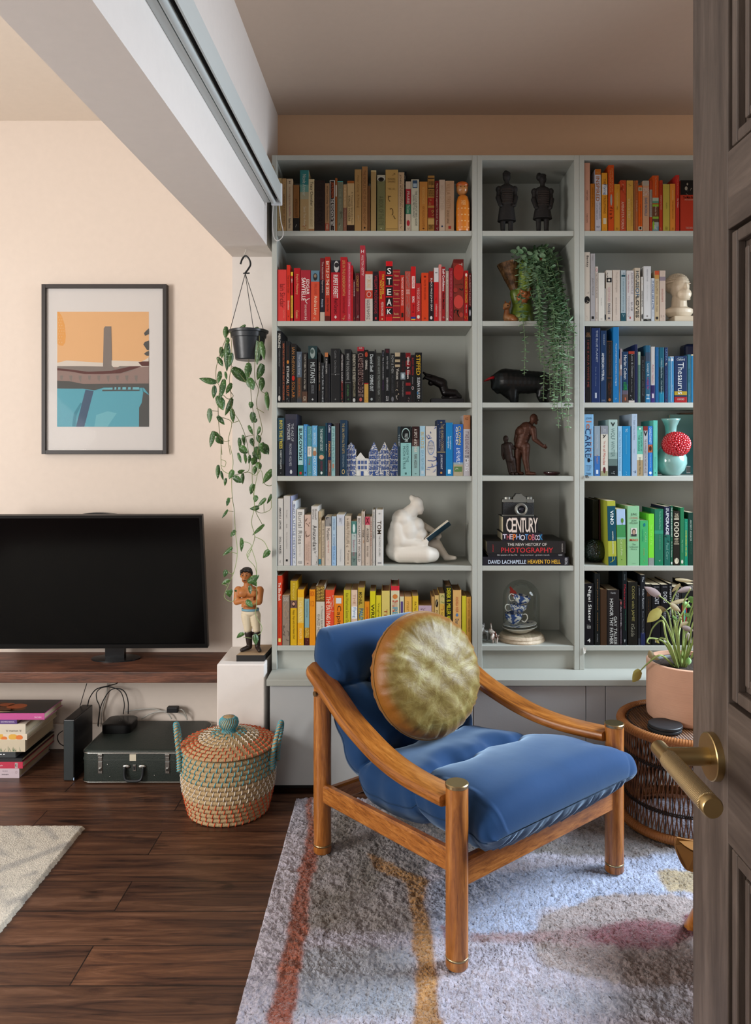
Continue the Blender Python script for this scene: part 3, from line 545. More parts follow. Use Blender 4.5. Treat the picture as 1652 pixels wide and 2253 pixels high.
R5 = '''
70 115 95|c3bfb8|13-46:1c1c1c:AMANDA LEPORE:.32::B;57-82:1c1c1c:DOLL PARTS:.32::B;92-96:888480:Regan:.3|tall white paperback with heavy black capitals, titled DOLL PARTS|p
119 169 75|bcb8b2|20-32:585450:Kara Doggett:.18;40-46:585450:Skoda:.18;52-76:585450:After that Hiccups Existence:.18;91-94:1c1c1c: :.3::r|tall pale grey white paperback with four short words on its spine|p
172 186 75|98a0c0||very thin lilac white paperback|p
188 214 112|c8ccd0|5-20:283c78:Sun:.5::B;22-90:5a6890:A LITTLE HISTORY:.6;92-97:606c80:S:.5|white paperback with navy lettering
217 277 178|cfcbc4|5-62:6a6a66:Burial Rites:.5;64-84:b8b4ae:Hannah Kent:.25;92-97:707478:PICADOR:.5::u|ivory white hardback titled BURIAL RITES|h
281 330 220|c4a898|4-14:604438:y:.8::u;15-26:604438:Y:.8::u;28-44:583c34:K:.8::u;52-92:a89080:THE RADIANT:.25:.65;58-90:a89080:KAZUO ISHIGURO:.25:.3;94-98:807068:o:.3|pinkish paperback with brown bare branches
333 386 155|c6c2bc|5-22:2c2c2c:Russell:.26:.66;5-22:2c2c2c:Shorto:.26:.3;32-74:201c1c:Amsterdam:.62::;74-80:606060:%:.5::u;80-98:a8a8a4:S:.9::u|thick white paperback titled AMSTERDAM in tall thin letters|p
388 410 195|b09c7c|10-60:584c38:The Mask of the Other:.4;88-98:3c7888: :.9::r|narrow beige paperback with a teal foot
412 437 265|b8a890|6-82:504438:Julian Barnes  The Sense of an Ending:.5|short beige paperback titled THE SENSE OF AN ENDING
441 488 235|c8bcb0 0-20:8c8884|2-18:1c1c1c:k:.9::u;24-48:302c2c:Murakami:.5;50-74:b86c60:Norwegian Wood:.35;86-92:a09890:o:.2|white paperback with a black and white photo at its top
491 526 232|a6bccc 60-100:92b4d4|5-28:5878a0:PATRICK NESS:.4;36-88:5878a0:A MONSTER CALLS:.4;92-97:506080:o:.3|pale blue paperback titled A MONSTER CALLS
530 589 218|c9c8c4 0-22:c0c4cc|6-20:8c9098:ZZZ:.4;68-92:a0a4a8:Michael Ondaatje:.25|thick white paperback with a nearly blank spine
593 640 230|c4b4a0|4-8:786858:the:.4;10-56:6c5c48:ABEAUTIFULLIFE:.45;60-72:503c30:x:.6;75-90:5c4c40:JAN BARAN:.25;93-97:807060:S:.3|cream paperback titled A BEAUTIFUL LIFE
643 683 270|a8b4b0 0-28:4a7c74 70-100:6c8078|6-26:c8d8d4: :.5::o;32-36:304048:~:.7::u;42-78:a05c70:Shadows in blue:.45;82-95:303c44:G:.6::u|short paperback with a green wave picture
687 720 230|c8c0b8|4-92:58544e:BECKHAM MY WORLD:.55|white paperback with tall grey capitals down its spine
721 747 195|b8a898|4-24:706048:JOHN CONNOR:.3;34-48:302820:THINK:.5::B;52-58:c07838:xx:.6;92-96:605040:o:.3|cream book with THINK in dark letters|h
750 787 235|c2b2a2 0-17:c45060|2-14:6a1828:x:.7::uB;24-52:2c2420:ACCIDENCE:.45::B;60-82:504438:IRVING WEISH:.35;93-97:504438:o:.3|cream paperback with a rose top and a small dark bow
789 803 235|bca898|10-60:a05848:hidden:.5;88-98:403028:O:.7::u|very thin fawn paperback near the reading figure
805 828 180|b2aea6|5-50:706c64:EVERY ROOM TELLS:.35;45-52:403c38:ROTH:.4;92-97:504c48:o:.4|slim grey white hardback near the reading figure|hp
833 890 180|cfcdc8|5-10:8c8c88:--:.4::u;20-44:3c2c1c:TOM:.55:.45:B;46-84:504c48:THE COMICS VOLUME I:.25;94-97:909090: :.5::r|broad white hardback titled TOM next to the reading figure|hp'''
R6 = '''
70 106 58|c83a1e|10-36:e8dccc:The Bike Book:.55::B;46-88:6a2414:Complete bicycle maintenance:.3;90-95:e0d070: :.5::r|tall orange red paperback titled THE BIKE BOOK
109 165 210|8c7c6c|4-12:c8c0b4:DORIS:.7::u;14-60:a89078:BBBBB:.9;62-90:605448:MMMM:.8|grey paperback with a photograph of old houses
171 222 100|d0a418 0-30:b8981c 30-42:6c5048|4-28:d8c060:Happy:.4;31-41:3a2820: :.5::o;33-38:c8987c: :.4::o;45-90:584408:Happy Days with the Naked Chef:.4|mustard yellow paperback with a small portrait|o
226 275 165|e0a81c 14-60:d8b858 60-100:e0a01c|20-58:e8d8a0:THE PRIVATE:.5;70-88:e8d490:PENGUIN:.4;92-97:f0e0a0:o:.3|golden yellow paperback with a pale middle|o
281 317 237|7ca0a4 62-84:b08828 84-100:4a1814|5-40:384848:The God of Small Things:.3;60-80:d8c068:www:.8;88-95:d8c8a0:o:.3|short paperback with a pale blue top and fiery foot|o
319 365 165|e08c14|3-12:c04818:BOX:.7::u;20-30:c06818:12:.6::u|plain amber paperback of the yellow shelf|o
370 437 135|c8c0b0 0-27:6c5024|2-24:b89848:%%%%:.9::B;34-72:706860:A Thousand Splendid:.3:.66;48-92:686058:KHALED HOSSEINI:.3:.3|thick white book with a brown leafy top|ho
442 507 168|d8482c|12-72:f0d8c0:THE EATING MAN:.5:.35;10-40:e8b8a0:~~~~:.5:.75|vermilion paperback with white swirls|o
509 580 212|e07c18|5-16:d0d0cc: :.6::r;20-70:302010:Capital:.55|bright orange paperback with a white label, titled CAPITAL|o
584 637 168|c0b428|6-62:5c5418:Kate Waterhouse Summer Child:.4|acid yellow green paperback|o
641 690 168|d4b8a0 0-34:d8bca4|8-26:b88c70:THE:.4;30-52:e4e8e8: :.9::r;32-50:3c70a8:Flying:.6;60-90:c09070:TROUTMANS:.4|peach paperback with FLYING in blue on a white patch|o
694 743 150|b89c3c|8-30:383010:MICHAEL:.5:.4:B;36-70:285878:PALINGS:.7::B;40-66:70a8b0:PALINGS:.4::|olive gold paperback with blue bubble lettering|o
745 783 258|d88418|12-60:b83818:JOHN PEARSON:.45|short amber paperback with red lettering|o
787 830 178|d0c41c|24-86:1c1a10:WRECKED:.6::B|lemon yellow paperback titled WRECKED|o
834 873 210|d0c028|15-80:6c6018:Vaughan & Wilde:.4|lemon yellow paperback with small olive lettering|o
877 940 175|d0bc68|34-80:a04828:TIGERS:.4|pale buff yellow hardback titled TIGERS|ho
948 1014 137|c42a34 8-92:d0c8a4|14-22:c87838: :.6::o;24-44:c03c28:EDOT:.6::u;36-72:5c98a8:PECK:.6::B|cream spined hardback in a scarlet cover|ho
1017 1050 220|cfc8a4|10-36:584878: :.6::r;40-70:484048:HI:.5|narrow cream paperback with a violet label|o
1054 1110 220|dca850|10-70:b08038:martin amis:.4|pale orange paperback lettered in lower case|o
1114 1160 215|d8b430|12-60:705010:PATRICK GALE:.35|warm yellow paperback with small brown letters|o
1264 1285 220|b08850|20-60:58402c:o:.4|narrow tan paperback near the big yellow lettered one|o
1287 1320 210|c8a868|8-24:282018: :.7::o;10-22:d8c8a0:B:.5;30-80:584028:Murakami:.4|buff paperback with a round black badge|o
1323 1364 195|c8a044 0-20:b8a868|3-20:5c7c3c:x:.8::u;20-34:a83828:%:.6::u;36-70:806028:Good Days:.45|ochre paperback with green leaves at its top|o
1368 1422 140|1c1a0e|3-48:d0c424:DEREK B. MILLER:.55:.5:B;50-98:d0c424:NORWEGIAN BY NIGHT:.55:.5:B|black hardback with big yellow capitals, NORWEGIAN BY NIGHT|ho
1427 1493 170|d0a464|12-40:a83c28:ANDREA WEIR:.3;42-48:5878a0: :.3::o;52-96:404858:Dandilion seasons:.4|sandy hardback with a small blue dot|ho
1498 1531 215|c8bc30||plain lime yellow paperback|o
1533 1570 222|d09c44|4-40:a06820:martin amis:.45;44-72:806020:LONDON FIELDS:.35|amber paperback against the narrow bookcase's side|o'''
Q1 = '''
92 172 112|cb967c|40-55:503028:VIRTUES:.2;74-88:503028:TASCHEN:.2|tallest salmon pink book at the orange row's end
178 236 392|b06818|8-50:80440c:HARPER LEE TO KILL:.3;92-96:e0c080:.:.3|narrow brown orange paperback
239 320 197|c4c0c8 0-9:c0681c|4-7:d8a860:WILEY:.7::u;12-52:a8642c:INSPIRED:.6:.42:B;54-80:605c68:HOW TO CREATE TECH PRODUCTS:.2:.78;54-82:605c68:CUSTOMERS LOVE:.2:.3;92-95:606068:WILEY:.6::u|white book titled INSPIRED with an orange top|h
329 408 247|dc9428|10-20:7c4818:THE:.4;20-38:d8d4d0: :.9::r;20-38:2c68a0:Flying:.6;40-70:8c5418:TROUTMANS:.4;78-88:d8c8a8:MIRIAM:.55::r;94-97:c04820:o:.2|amber orange hardback with a white patch|h
417 494 142|cf4e14|5-40:d8a060:SOPHIE GRIGSON:.25:.7;7-42:d8a060:WILLIAM BLACK:.25:.35;44-62:a8a49c: :.35::o;46-60:a8a49c:(:.3::u;64-82:301008:f i s h:.55|tallest vermilion paperback with a silver fish
497 575 400|d0902c|4-9:8c5c18:o:.3;18-50:e0b870:GEORGE ORWELL:.25;46-55:583810:COMING:.2;93-97:583810:EU:.3::u|plain ochre orange paperback
578 658 347|c04826|3-28:a03818:~~~~:.9;8-20:d0a080:x:.5;42-97:e0c0a8:AMINATTA FORNA:.45:.4;42-92:903018:The Memory of Love:.2:.78|brick orange paperback with swirling pattern at its top
665 752 349|cc9c44|6-12:483414:CC:.4::u;36-78:e0c488:WALLS & STREET:.4:.35;30-90:b08838:THE ART OF FIELDING:.25:.75|golden sand paperback with a pale title
757 778 351|9a6038||very thin brown paperback among the orange books
781 818 350|b86434|4-60:8a4420:SIMON MASON:.4;40-62:d0a080:MAX:.5|narrow terracotta paperback on the orange shelf
821 876 417|d85c14 4-12:c0b498 90-98:d0c0a8|5-11:888060: :.6::o;14-70:80340c:Nineteen Eighty Four:.25;40-88:80340c:The Road to Wigan:.25;91-97:282018: :.5::o|short bright orange paperback with cream bands
880 968 352|c89874 0-10:b0a494|14-22:d8ccc4:ONE:.9::u;23-30:d8ccc4:DAY:.9::u;34-70:3c6484:DAVID NICHOLLS:.4::B;92-97:c0a890:o:.3|peach paperback with chunky blue capitals
972 1010 350|b4401c 18-72:a09488|20-70:706458:JOANNA BRISCOE:.45;92-96:e0c8b0:.:.3|narrow rust paperback with a grey strip
1012 1098 283|c85018 40-46:a8b4a0 46-50:5c8c70 50-52:b4541c 52-56:88b02c 56-74:6a4028 74-78:88a838 78-84:584030 84-92:a0a8a0 92-100:7898a0|2-36:d8b088:Ten Thing About Lemon:.25;55-72:d8c8b0:Wonder Fish:.25;82-98:88b028: :.3:.15:o;90-97:d8d4cc:BL:.5::u|orange paperback with layered brown and green hills
1104 1150 347|b8381a|6-28:782010:DAVID:.3;30-58:d8b8a0:HENRY'S MOD:.35;92-97:e8d0c0:o:.4|brick red paperback with a dotted white title
1154 1245 400|c0ac48|3-10:707030:o:.25;40-52:585420:PLATO:.2;91-97:585420:EU:.3::u|plain olive yellow paperback
1249 1320 395|e08c34|3-9:b06820:o:.25;14-34:e8c088:BALLARD:.25;36-74:804c14:THE HEART BEATS OF WAR:.25;93-97:804c14:EU:.3::u|pale tangerine paperback on the orange shelf
1324 1376 277|bf2e24|4-36:e08868:The Big Scarlet:.3;42-58:f0d8c8:Pip Wilson:.35::B|tall scarlet paperback near the door
1387 1620 347|bd3a22 0-29:161412|31-36:281008:The Male Nude:.72::uB;37-40:d8a890:PHOTOGRAPHS:.5:.5:u;92-96:d8b0a0:TASCHEN:.4::u;12-20:a09888: :.16:.33:o;5-10:a09888: :.09:.4:o;14-22:a09888:Z:.3:.5:u;20-28:a09888:>:.16:.36:u|widest red book, with a pale figure on its black top'''
Q2 = '''
92 170 152|bfb4a6|5-22:201c1a:Banksy:.45:.55:B;58-68:1a1816:x:.5:.7:u;64-75:1a1816: :.95:.5:o;69-74:b8a898:~:.6::u;92-96:706860:U:.3|tallest cream book, with a black ink splash low on its spine
177 239 172|a09c9c|3-10:686464:PHAIDON:.2;36-62:787474:JEAN PRINCE:.35;93-97:141414: :.5::r|tall plain grey book
241 280 345|bfb3a8|4-9:b05868: :.6::o;5-8:d0c8c0: :.4::o;12-58:685c54:THE CRIMSON PETAL BOOK:.5;84-96:807068:PANTHER:.3|narrow cream paperback with a pink ring
283 367 430|d0ccc2|52-68:807c74:Anna Ross:.12;94-97:b0a8a0:VINTAGE:.3::u|smooth ivory paperback with an almost blank spine
369 385 640|a8a49c 80-96:202428||very thin short pale booklet
387 466 395|beb2a4 0-25:c8c0b4|2-14:1c1c1c:C:.7::u;15-24:1a1a1a: :.9::r;16-23:c8c0b4:S:.5::u;34-62:c09498:NORTHWARD:.4;65-86:343c58:SNOBS:.4;92-97:404050:a:.4|cream paperback with black sketches at its top, titled SNOBS
473 576 392|c6b8aa|4-44:a89c90:The Joy of Nothingness:.3:.55;54-88:988c84:BERTIE SOMERSET:.15;93-97:a09488:o:.2|broad blank looking stone coloured book|h
586 652 395|9aabb0 0-14:a8b4b8 84-100:1c4c58|4-10:405868:v:.4::u;9-13:284c58: :.8::r;16-82:607880:A whole spike of wonderful things:.3;86-94:a8c0c4:y:.6::u|pale blue grey paperback with a teal foot
661 761 400|c8c2be|4-46:908890:ADRIAN MOLE:.25:.75;8-44:984858:Weapons of Mass Destruction:.22:.25;62-80:686068:SUE:.2:.72;50-92:a09ca0:TOWNSEND:.22:.3;91-96:a83838: :.15::o|thick white paperback with mauve lettering
771 846 362|bfb09a|6-38:24282c:HOUSE:.6::B;38-54:2c5878:OF:.7::B;54-94:14181a:LOVES:.6::B;8-36:a8b0b0:HOUSE:.3;56-92:908c80:LOVES:.25|buff paperback with chunky blue and black letters
856 890 483|c0bcb4|3-18:c08838:O:.7;32-68:302c2c:GORDON PEYTON:.5::B;84-96:282828: :.6::o|short white paperback with a yellow ring
893 991 340|c9c8c6 96-100:161410|6-28:8c8c90:DETECTIVE:.15;34-64:a8a8a8:Tales the Knights:.1;89-93:888480:v:.25::u;97-99:c8c4b8:....:.8::u|tall broad white book with a black dotted foot
994 1040 503|bcc2c8|6-74:2c4c7c:IT LOOKS LIKE A C**K!:.55::B;78-90:404858:BEN & JACK:.2|short white paperback with blue capitals running its whole length
1042 1102 402|b8a482 0-8:b85030 8-16:b88844|20-46:8c7858:Graffiti:.5;50-82:5c5040:MICHAEL PARIS:.25;91-97:302c28: :.6::o|beige paperback with an orange and gold top
1107 1187 400|c4b0a0 12-20:8a7c84|4-9:a89488:o:.3;36-62:b07468:encounters:.3;88-96:988478:---:.5::u|pinkish cream paperback beside the marble bust'''
Q3 = '''
86 104 45|8c88a4||pale lilac edged thin book beside the narrow bookcase
106 186 45|0d0b0c|8-12:a87850:KAI:.5::u;12-14:a08060:HILDEN:.8::u;18-80:884038:I SHE II AN A WHITE ME:.35::;86-96:3c3430:xxxx:.2|tall black book with scattered dim red letters
188 310 70|1a2f60 |3-46:b8c0d0:THE BLUE PLANET:.22:.62;52-78:7888a8:Seas & Oceans:.12;87-94:b8c0d0: :.2:.5:r|broad navy book titled THE BLUE PLANET|h
312 392 107|16355c|5-20:b8c4d0:DIANE JESSUP:.25:.55;31-70:dfe4e8:AMERICAN PITBULL:.42:.4:B;96-98:8898b0:KENNEL:.6::u|dark blue book titled AMERICAN PITBULL
396 473 240|0b0908 |1-2:6c3c1c: :.9::r;4-56:5a3418:CRUCIAL INTERVENTIONS:.35;60-61:6c3c1c: :.85::r;63-92:80441c:........:.2:.35;63-92:80441c:........:.2:.65;93-98:a0602c: :.5::o|black book with thin copper outlines|h
480 560 60|1676b4|22-78:d8e4ec:Manual of Small Animal Anaesthesia and Analgesia:.3;93-97:c8dce8:o:.3|tallest cobalt blue book of the navy row
562 574 485|948470|10-80:604838:sw:.6|thin beige paperback in the navy row
576 600 350|a08c90 30-38:d0d0d0 50-100:5878a0||thin mauve booklet standing in the navy row
604 686 390|15385c 76-84:605868 84-100:5c443c|7-54:e0e4e4:Harlan Coben:.5:.5;60-74:289048:TELL:.55:.5:uB;64-76:289048:XXX:.7:.5:uB;90-96:c86840: :.2::r|dark blue paperback with a green blot and brown foot
689 771 385|0f0e12 0-5:a83824 96-100:d0c8c0|6-52:a8a8a8:Love & Disaster:.3:.6;54-80:888888:Jodie Walsh:.22;86-94:c8c8c8:v:.4::u|black paperback with a red cap in the navy row
774 812 292|151d48||tall narrow indigo book with a bare spine
816 850 392|50786c 0-6:a8b8a0 6-26:90a890|28-80:80a090:THE DAM BUSTERS:.3;88-94:b8c8c0:o:.4|narrow sea green paperback in the navy row
853 912 450|0b0c10|8-86:888890:the end of summer within through:.3|short black paperback in the navy row
914 985 305|225e7c 12-28:3c4c60 60-75:2c4c84 88-100:2078a8|32-54:d8e0e4:Loopy It:.5;56-78:b84868:Loopy fur:.5;86-94:d8e4e8:H:.6|mottled blue book with white and pink script|h
989 1045 322|c8c4c0 69-100:3c2c74|32-66:b03444:Audrey Hepburn:.45;70-82:282058: :.6::r;84-92:d0c8d0: :.5::r|white book with red lettering and a purple foot|h
1048 1095 330|135f96|6-16:6090b8:COOPER:.25|plain mid blue paperback
1097 1171 332|0c5c70 36-80:083440 82-100:1080a0|20-56:c0d4d8:A Walk & Fallen the Flower:.3;60-84:b8ccd0:Carl Fallows:.25|teal paperback darkening in the middle|h
1173 1220 333|173260|4-24:7890b8:LATIFA:.5;28-34:b0a8a0: :.5::o;30-36:173260: :.4:.65:o;42-90:485890:MY FORBIDDEN FACE:.45;94-98:b84038:o:.4|indigo paperback with a small crescent
1223 1244 455|4898c0|4-10:d8e0e4: :.6::r|thin pale blue paperback, nearer its indigo neighbour in a pair
1247 1300 455|3c8cbc 0-2:d8e0e8|4-10:e0e4e8: :.7::r;2-98:d0dce4: :.12:.3:r;60-76:c0d4e4:iiii:.3|mid blue paperback with white stripes
1305 1477 448|122c58 76-84:b89c28 84-88:18284c 88-100:a8141c|2-5:88a8b8:Pocket:.4::u;5-10:e0e4e4:Oxford:.62::u;14-82:e8ecec:Thesaurus:.46:.5;91-95:e8d0c8:OXFORD:.55::u|fat navy dictionary titled THESAURUS with a red foot
1482 1528 427|347084|30-60:204858:book:.3;84-88:c8d8d8:o:.25|slate teal paperback beside the thesaurus
1531 1580 425|2480b0 0-3:d0c8a8||bright blue paperback at the door's edge'''
Q4 = '''
86 218 132|74a4c8|5-9:2c4c6c:JOHN:.6::u;11-24:b06848:le:.55:.5;23-70:1c2c50:CARRE:.6:.42;23-70:b87850:CARRE:.1:.74;71-78:101828: :.3::o;70-77:101828:x:.6::u;82-92:5c80a0:TOP:.5::u;94-98:203048:Hodder:.5::u|sky blue hardback with tall navy letters and a black ribbon|h
228 305 287|8494a0 60-100:3468a8|18-46:b0b8c0:HOWARD SPRING:.3;58-76:a08078:RABBIT:.3;88-96:c8d4e0: :.4::r|thin book fading from grey to blue
314 413 285|c8c2b4 0-17:848890|4-13:b8bcc0:Karen:.4::u;18-25:201c1c:y:.5::uB;30-44:a85850:The Age:.3:.5;46-78:b04038:of Miracles:.34;82-95:5c2428: :.35::o;90-100:90906c: :.9::r|cream paperback with a small walking figure, titled THE AGE OF MIRACLES
418 540 203|9cb4ae 58-70:88a09a 70-82:5c706c 82-100:141c1c|5-12:1c2424:v:.5::uB;15-66:5c7874:WOLF WINTER:.4;92-97:c8d0d0:Mm:.4::u|thick grey green paperback titled WOLF WINTER with a black foot
546 600 290|90b8d2|10-40:6088a8:VILLA TRISTE:.4;42-90:5c84a4:PATRICK MODIANO:.4;94-97:6088a8:oo:.3|pale blue paperback in the vase row
604 716 290|1b7cae|5-12:c8dce4:TG:.22;18-56:5ca4c4:Unaccustomed earth:.16;92-97:c0dce8:A:.2::u|wide plain cerulean paperback
730 806 127|9fb0c2|3-7:586878:o:.3;10-42:687888:Dublin of the tree Palace:.25;56-64:788898:Victor:.15;91-97:1c3c70:*:.6::uB|tallest silver blue book of the vase row
800 884 293|62b09a 0-8:58a08c 56-68:c8ccb8 68-100:a08c68|3-7:d8e0e0: :.3::o;12-50:1c4038:FIVE QUARTERS OF:.25:.72;18-50:1c4038:THE ORANGE:.25:.35;62-97:504838:Joanne Harris:.4|paperback of sea green, cream and tan thirds
888 948 292|a4aaae 0-9:782420|10-20:14181c:v:.9::uB;5-9:a03028:~:.8::u;26-94:705058:THE HUMMINGBIRDS IN THE DARK HOUSE:.5;94-98:b83838:o:.3|grey paperback with a black bird near its top
952 1013 290|2472bc 37-53:a85c38|3-35:c8d8e4:CHARLES HANDY:.5;40-50:382018: :.6::o;55-84:a8c4dc:The elephant & the flea:.3;91-97:d0dce4: :.6::o|bright blue paperback with an orange square
1020 1080 213|5cb8a6|8-56:88d0c0:The Consequences of Love:.3;66-88:489888:Sulaiman:.3;93-96:184840:o:.3|slim mint green paperback leaning beside the blue vase'''
Q5 = '''
418 530 195|a0a438 8-62:0c4454 86-100:0c4454|15-37:e8ecec:VINO:.4:.55:B;47-82:c8d0c0:HAMISH ANDERSON:.18:.6;82-98:a0a438:v:.6:.5:u|tall leaning green and teal book titled VINO|L
540 660 305|7c9c4c 0-28:9cb4d0 28-50:3c844c 50-53:6ca884|16-25:507c30: :.3:.65:o;24-28:503c28: :.05:.65:r;54-82:b8c898:Cal Le Folie:.22:.5;88-91:304c28:o:.15|paperback with a lone tree on a green field|L
672 834 265|84b48c|12-17:3c4838:JUNG:.5:.55:u;18-22:b07868:CHANG:.7:.55:u;23-27:506850:JON:.4:.55:u;27-30:506850:HALLIDAY:.7:.55:u;37-51:c8c4bc: :.5:.55:r;38-48:4c3c34: :.34:.55:o;40-48:a88c78: :.24:.55:o;47-51:343838: :.46:.55:r;55-59:c03820:MAO:.7:.55:uB;63-66:385840:The:.3:.55:u;67-70:385840:Unknown:.7:.55:u;71-74:385840:Story:.5:.55:u;96-97:385840:cape:.3:.55:u|thickest pale green hardback with a small portrait photograph|h
842 950 458|40a060|6-14:147078: :.28:.55:o;20-46:1c7c60:HIAASEN:.2:.35;26-50:80c088:CARL:.2:.7;62-78:b08848:lucky:.15;88-95:a09850:yy:.25::u|short emerald paperback on the green shelf
953 1033 370|70c834 85-100:808884|20-60:a0e068:The Tale of Taj:.4;92-97:a0a4a0:o:.3|lime green book with a grey foot|h
1036 1160 305|226c50 38-44:2c8468 92-100:187050|4-36:78b098:Tis the Deed at Noon:.2:.62;46-72:588c78:ASHBRIDGED:.16:.6;90-95:c0d4c8:R:.2:.55:u|broad bottle green hardback with a lighter band|h
1170 1251 270|181c38 48-100:1c5c50 |2-6:d0d4d8:the:.5::u;7-48:d8dce0:UPGRADE:.5::B;50-60:101414:*:.8::uB;62-90:70a090:Paul Carr:.4|navy and green book with white blocky capitals
1254 1285 262|17543c|3-52:c8d4cc:THE VEGETABLE & HERB EXPERT:.5::B;60-86:c8d4cc:Dr. D. G. Hessayon:.5;94-98:c8d4cc: :.6::r|narrow dark green gardening guide with white lettering
1290 1379 330|1c1810|5-9:c8bca0:THE:.55::u;9-13:c8bca0:YEAR:.7::u;14-48:d0c8b0:1000:.78::;50-54:c8bca0:ROBERT:.6::u;55-58:c8bca0:LACEY:.6::u;60-61:c8bca0: :.8::r;86-97:c8c0a8: :.66::o;87-96:302c20:X:.5::u|black hardback with 1000 in tall cream figures|h
1384 1436 285|226c46|56-78:a0c0a8:My Farmer:.25;90-97:c8c8b8: :.55::o|green paperback with a pale emblem at its foot
1439 1488 440|0f7c5e|6-22:80b8a0:John:.3;24-80:c8c038:CHICKEN BREEDS AND CARE:.4;90-97:084838:o:.3|short sea green paperback with yellow capitals
1492 1570 350|0a3228|14-54:a8b8ac:ANCIENT ANGKOR:.28:.45;56-78:305c48:Michael:.2|dark bottle green book by the door's edge'''
Q6 = '''
72 220 205|0b0b10|5-62:e0e0dc:Nigel Slater:.42:.55;66-73:a8a8a4:kitchen:.4::u;89-95:d0d0cc:4:.34::uB|broad black cookbook with big white serif lettering|h
232 306 70|0c1010|8-80:7c5c38:A BOOK, JUG & PENGUINE   KAWIN S BANG:.25;84-95:808080:SCOBLE:.2|tall black hardback with faint copper lettering|h
309 398 284|3c2818||plain old brown leather volume in the cookbook row|ho
402 565 292|1d191a|4-8:a8a8a8:Family:.4::u;16-98:b8b8b4:HONOR THY FATHER:.3:.35:B;48-98:b0b0ac:GAY TALESE:.26:.68:B|thick black book with two lines of heavy white capitals|h
569 605 430|2a2226 |3-10:a05050: :.5::o;14-60:a8a0a4:An OTHEL:.5;64-96:786c78:COWNSTON NOVEL:.4|short dusky plum paperback
608 668 40|0b1216|4-12:6c7478:Gerald:.2:.5;18-50:9c2430:Mekranoti:.45:.5;52-80:3c7858:Living among People:.2:.65;92-96:c0c8c8:v:.3::uB|tallest black book, MEKRANOTI in red on its spine|h
681 812 185|15140f|6-62:7c7444:COOK with JAMIE:.36:.5:B;66-70:908c78:My:.3::u;70-86:807c6c:Guide:.4;93-95:1a1a14:o:.2|wide black cookbook with olive lettering|h
818 848 240|15171b 88-100:30343c|4-16:808488:DAVID:.4|narrow black paperback next to the olive lettered cookbook
851 915 90|14161b 82-100:1c2448|3-10:b0b4b8:The:.4;20-48:b0b4b8:Solar System:.4::B;52-84:90949c:Beauty, Theories, Challe:.25|tall black book with a blue planet foot
919 998 215|130f0b|12-20:70401c:SOS:.5;24-58:583418:A Book of Tropical:.2|black paperback with dim rust lettering
1005 1120 222|0b0b0f|3-5:808084:THE ENCYCLOPEDIA:.6::u;20-32:c8c8cc:CATS:.45:.55;88-95:c0c0c0: :.4:.55:r;89-94:181818:F:.2:.55:u|black encyclopedia with a green edge, behind the plant's stems
1126 1228 220|0b0b0f|3-5:808084:THE ENCYCLOPEDIA:.6::u;12-30:c8c8cc:DOGS:.45:.55;40-60:909094:BREEDS:.3;88-95:c0c0c0: :.4:.55:r|black encyclopedia of DOGS
1231 1277 205|0d0c0e|4-30:a8a8a8:TWENTY:.5::B;40-80:989898:MEN & DOGS:.45::B|narrow black book beside the encyclopedia of DOGS
1282 1400 250|121012|10-60:9c9c98:GREAT HOUSES:.4:.5|dark book behind the drooping leaves
1404 1478 270|181a1c 30-60:8c1c24|20-60:1c8898: :.5::o|dark book with a red middle behind the drooping leaves
1482 1580 215|101010|2-5:a8a498:LIFE:.6::u;5-8:a8a498:ON:.4::u;8-11:a8a498:EARTH:.7::u|black book titled LIFE ON EARTH behind the drooping leaves'''
def reqs(*rows):
    s = set()
    for r in rows:
        for ln in r.strip().split('\n'):
            f = [q.strip() for q in ln.split('|')]
            if len(f) > 2 and f[2]:
                for q in f[2].split(';'):
                    p = q.split(':')
                    if len(p) > 2 and p[2].strip(): s.add((p[2], .012 if len(p) > 5 and 'B' in p[5] else 0.0))
    return s
ROWS = [(R1, 590, 340, 3.515, 0, 'books on the tan shelf', ''), (R2, 590, 530, 3.515, 1, 'books on the red shelf', ''),
        (R3, 590, 715, 3.515, 2, 'books on the black shelf', ''), (R4, 590, 890, 3.515, 3, 'books on the blue shelf', ''),
        (R5, 590, 1070, 3.515, 4, 'books on the white shelf', ''), (R6, 590, 1250, 3.515, 5, 'books on the yellow shelf', ''),
        (Q1, 1270, 340, 6.119, 0, 'books on the orange shelf', ''), (Q2, 1270, 530, 6.119, 1, 'books on the shelf with the marble bust', ''),
        (Q3, 1270, 710, 6.119, 2, 'books on the navy shelf', ''), (Q4, 1270, 890, 6.119, 3, 'books on the vase shelf', ''),
        (Q5, 1270, 1070, 6.119, 4, 'books on the green shelf', ''), (Q6, 1270, 1250, 6.119, 5, 'books on the cookbook shelf', '')]
GAIN = [.62, .8, .62, .8, .85, .85]  # top row's shade is in its book colours; black row deepened
text_prep(reqs(*[r[0] for r in ROWS]))
for data, xo, yo, k, i, grp, wh in ROWS: row(data, xo, yo, k, SHELF_Z[i], grp, GAIN[i], wh)
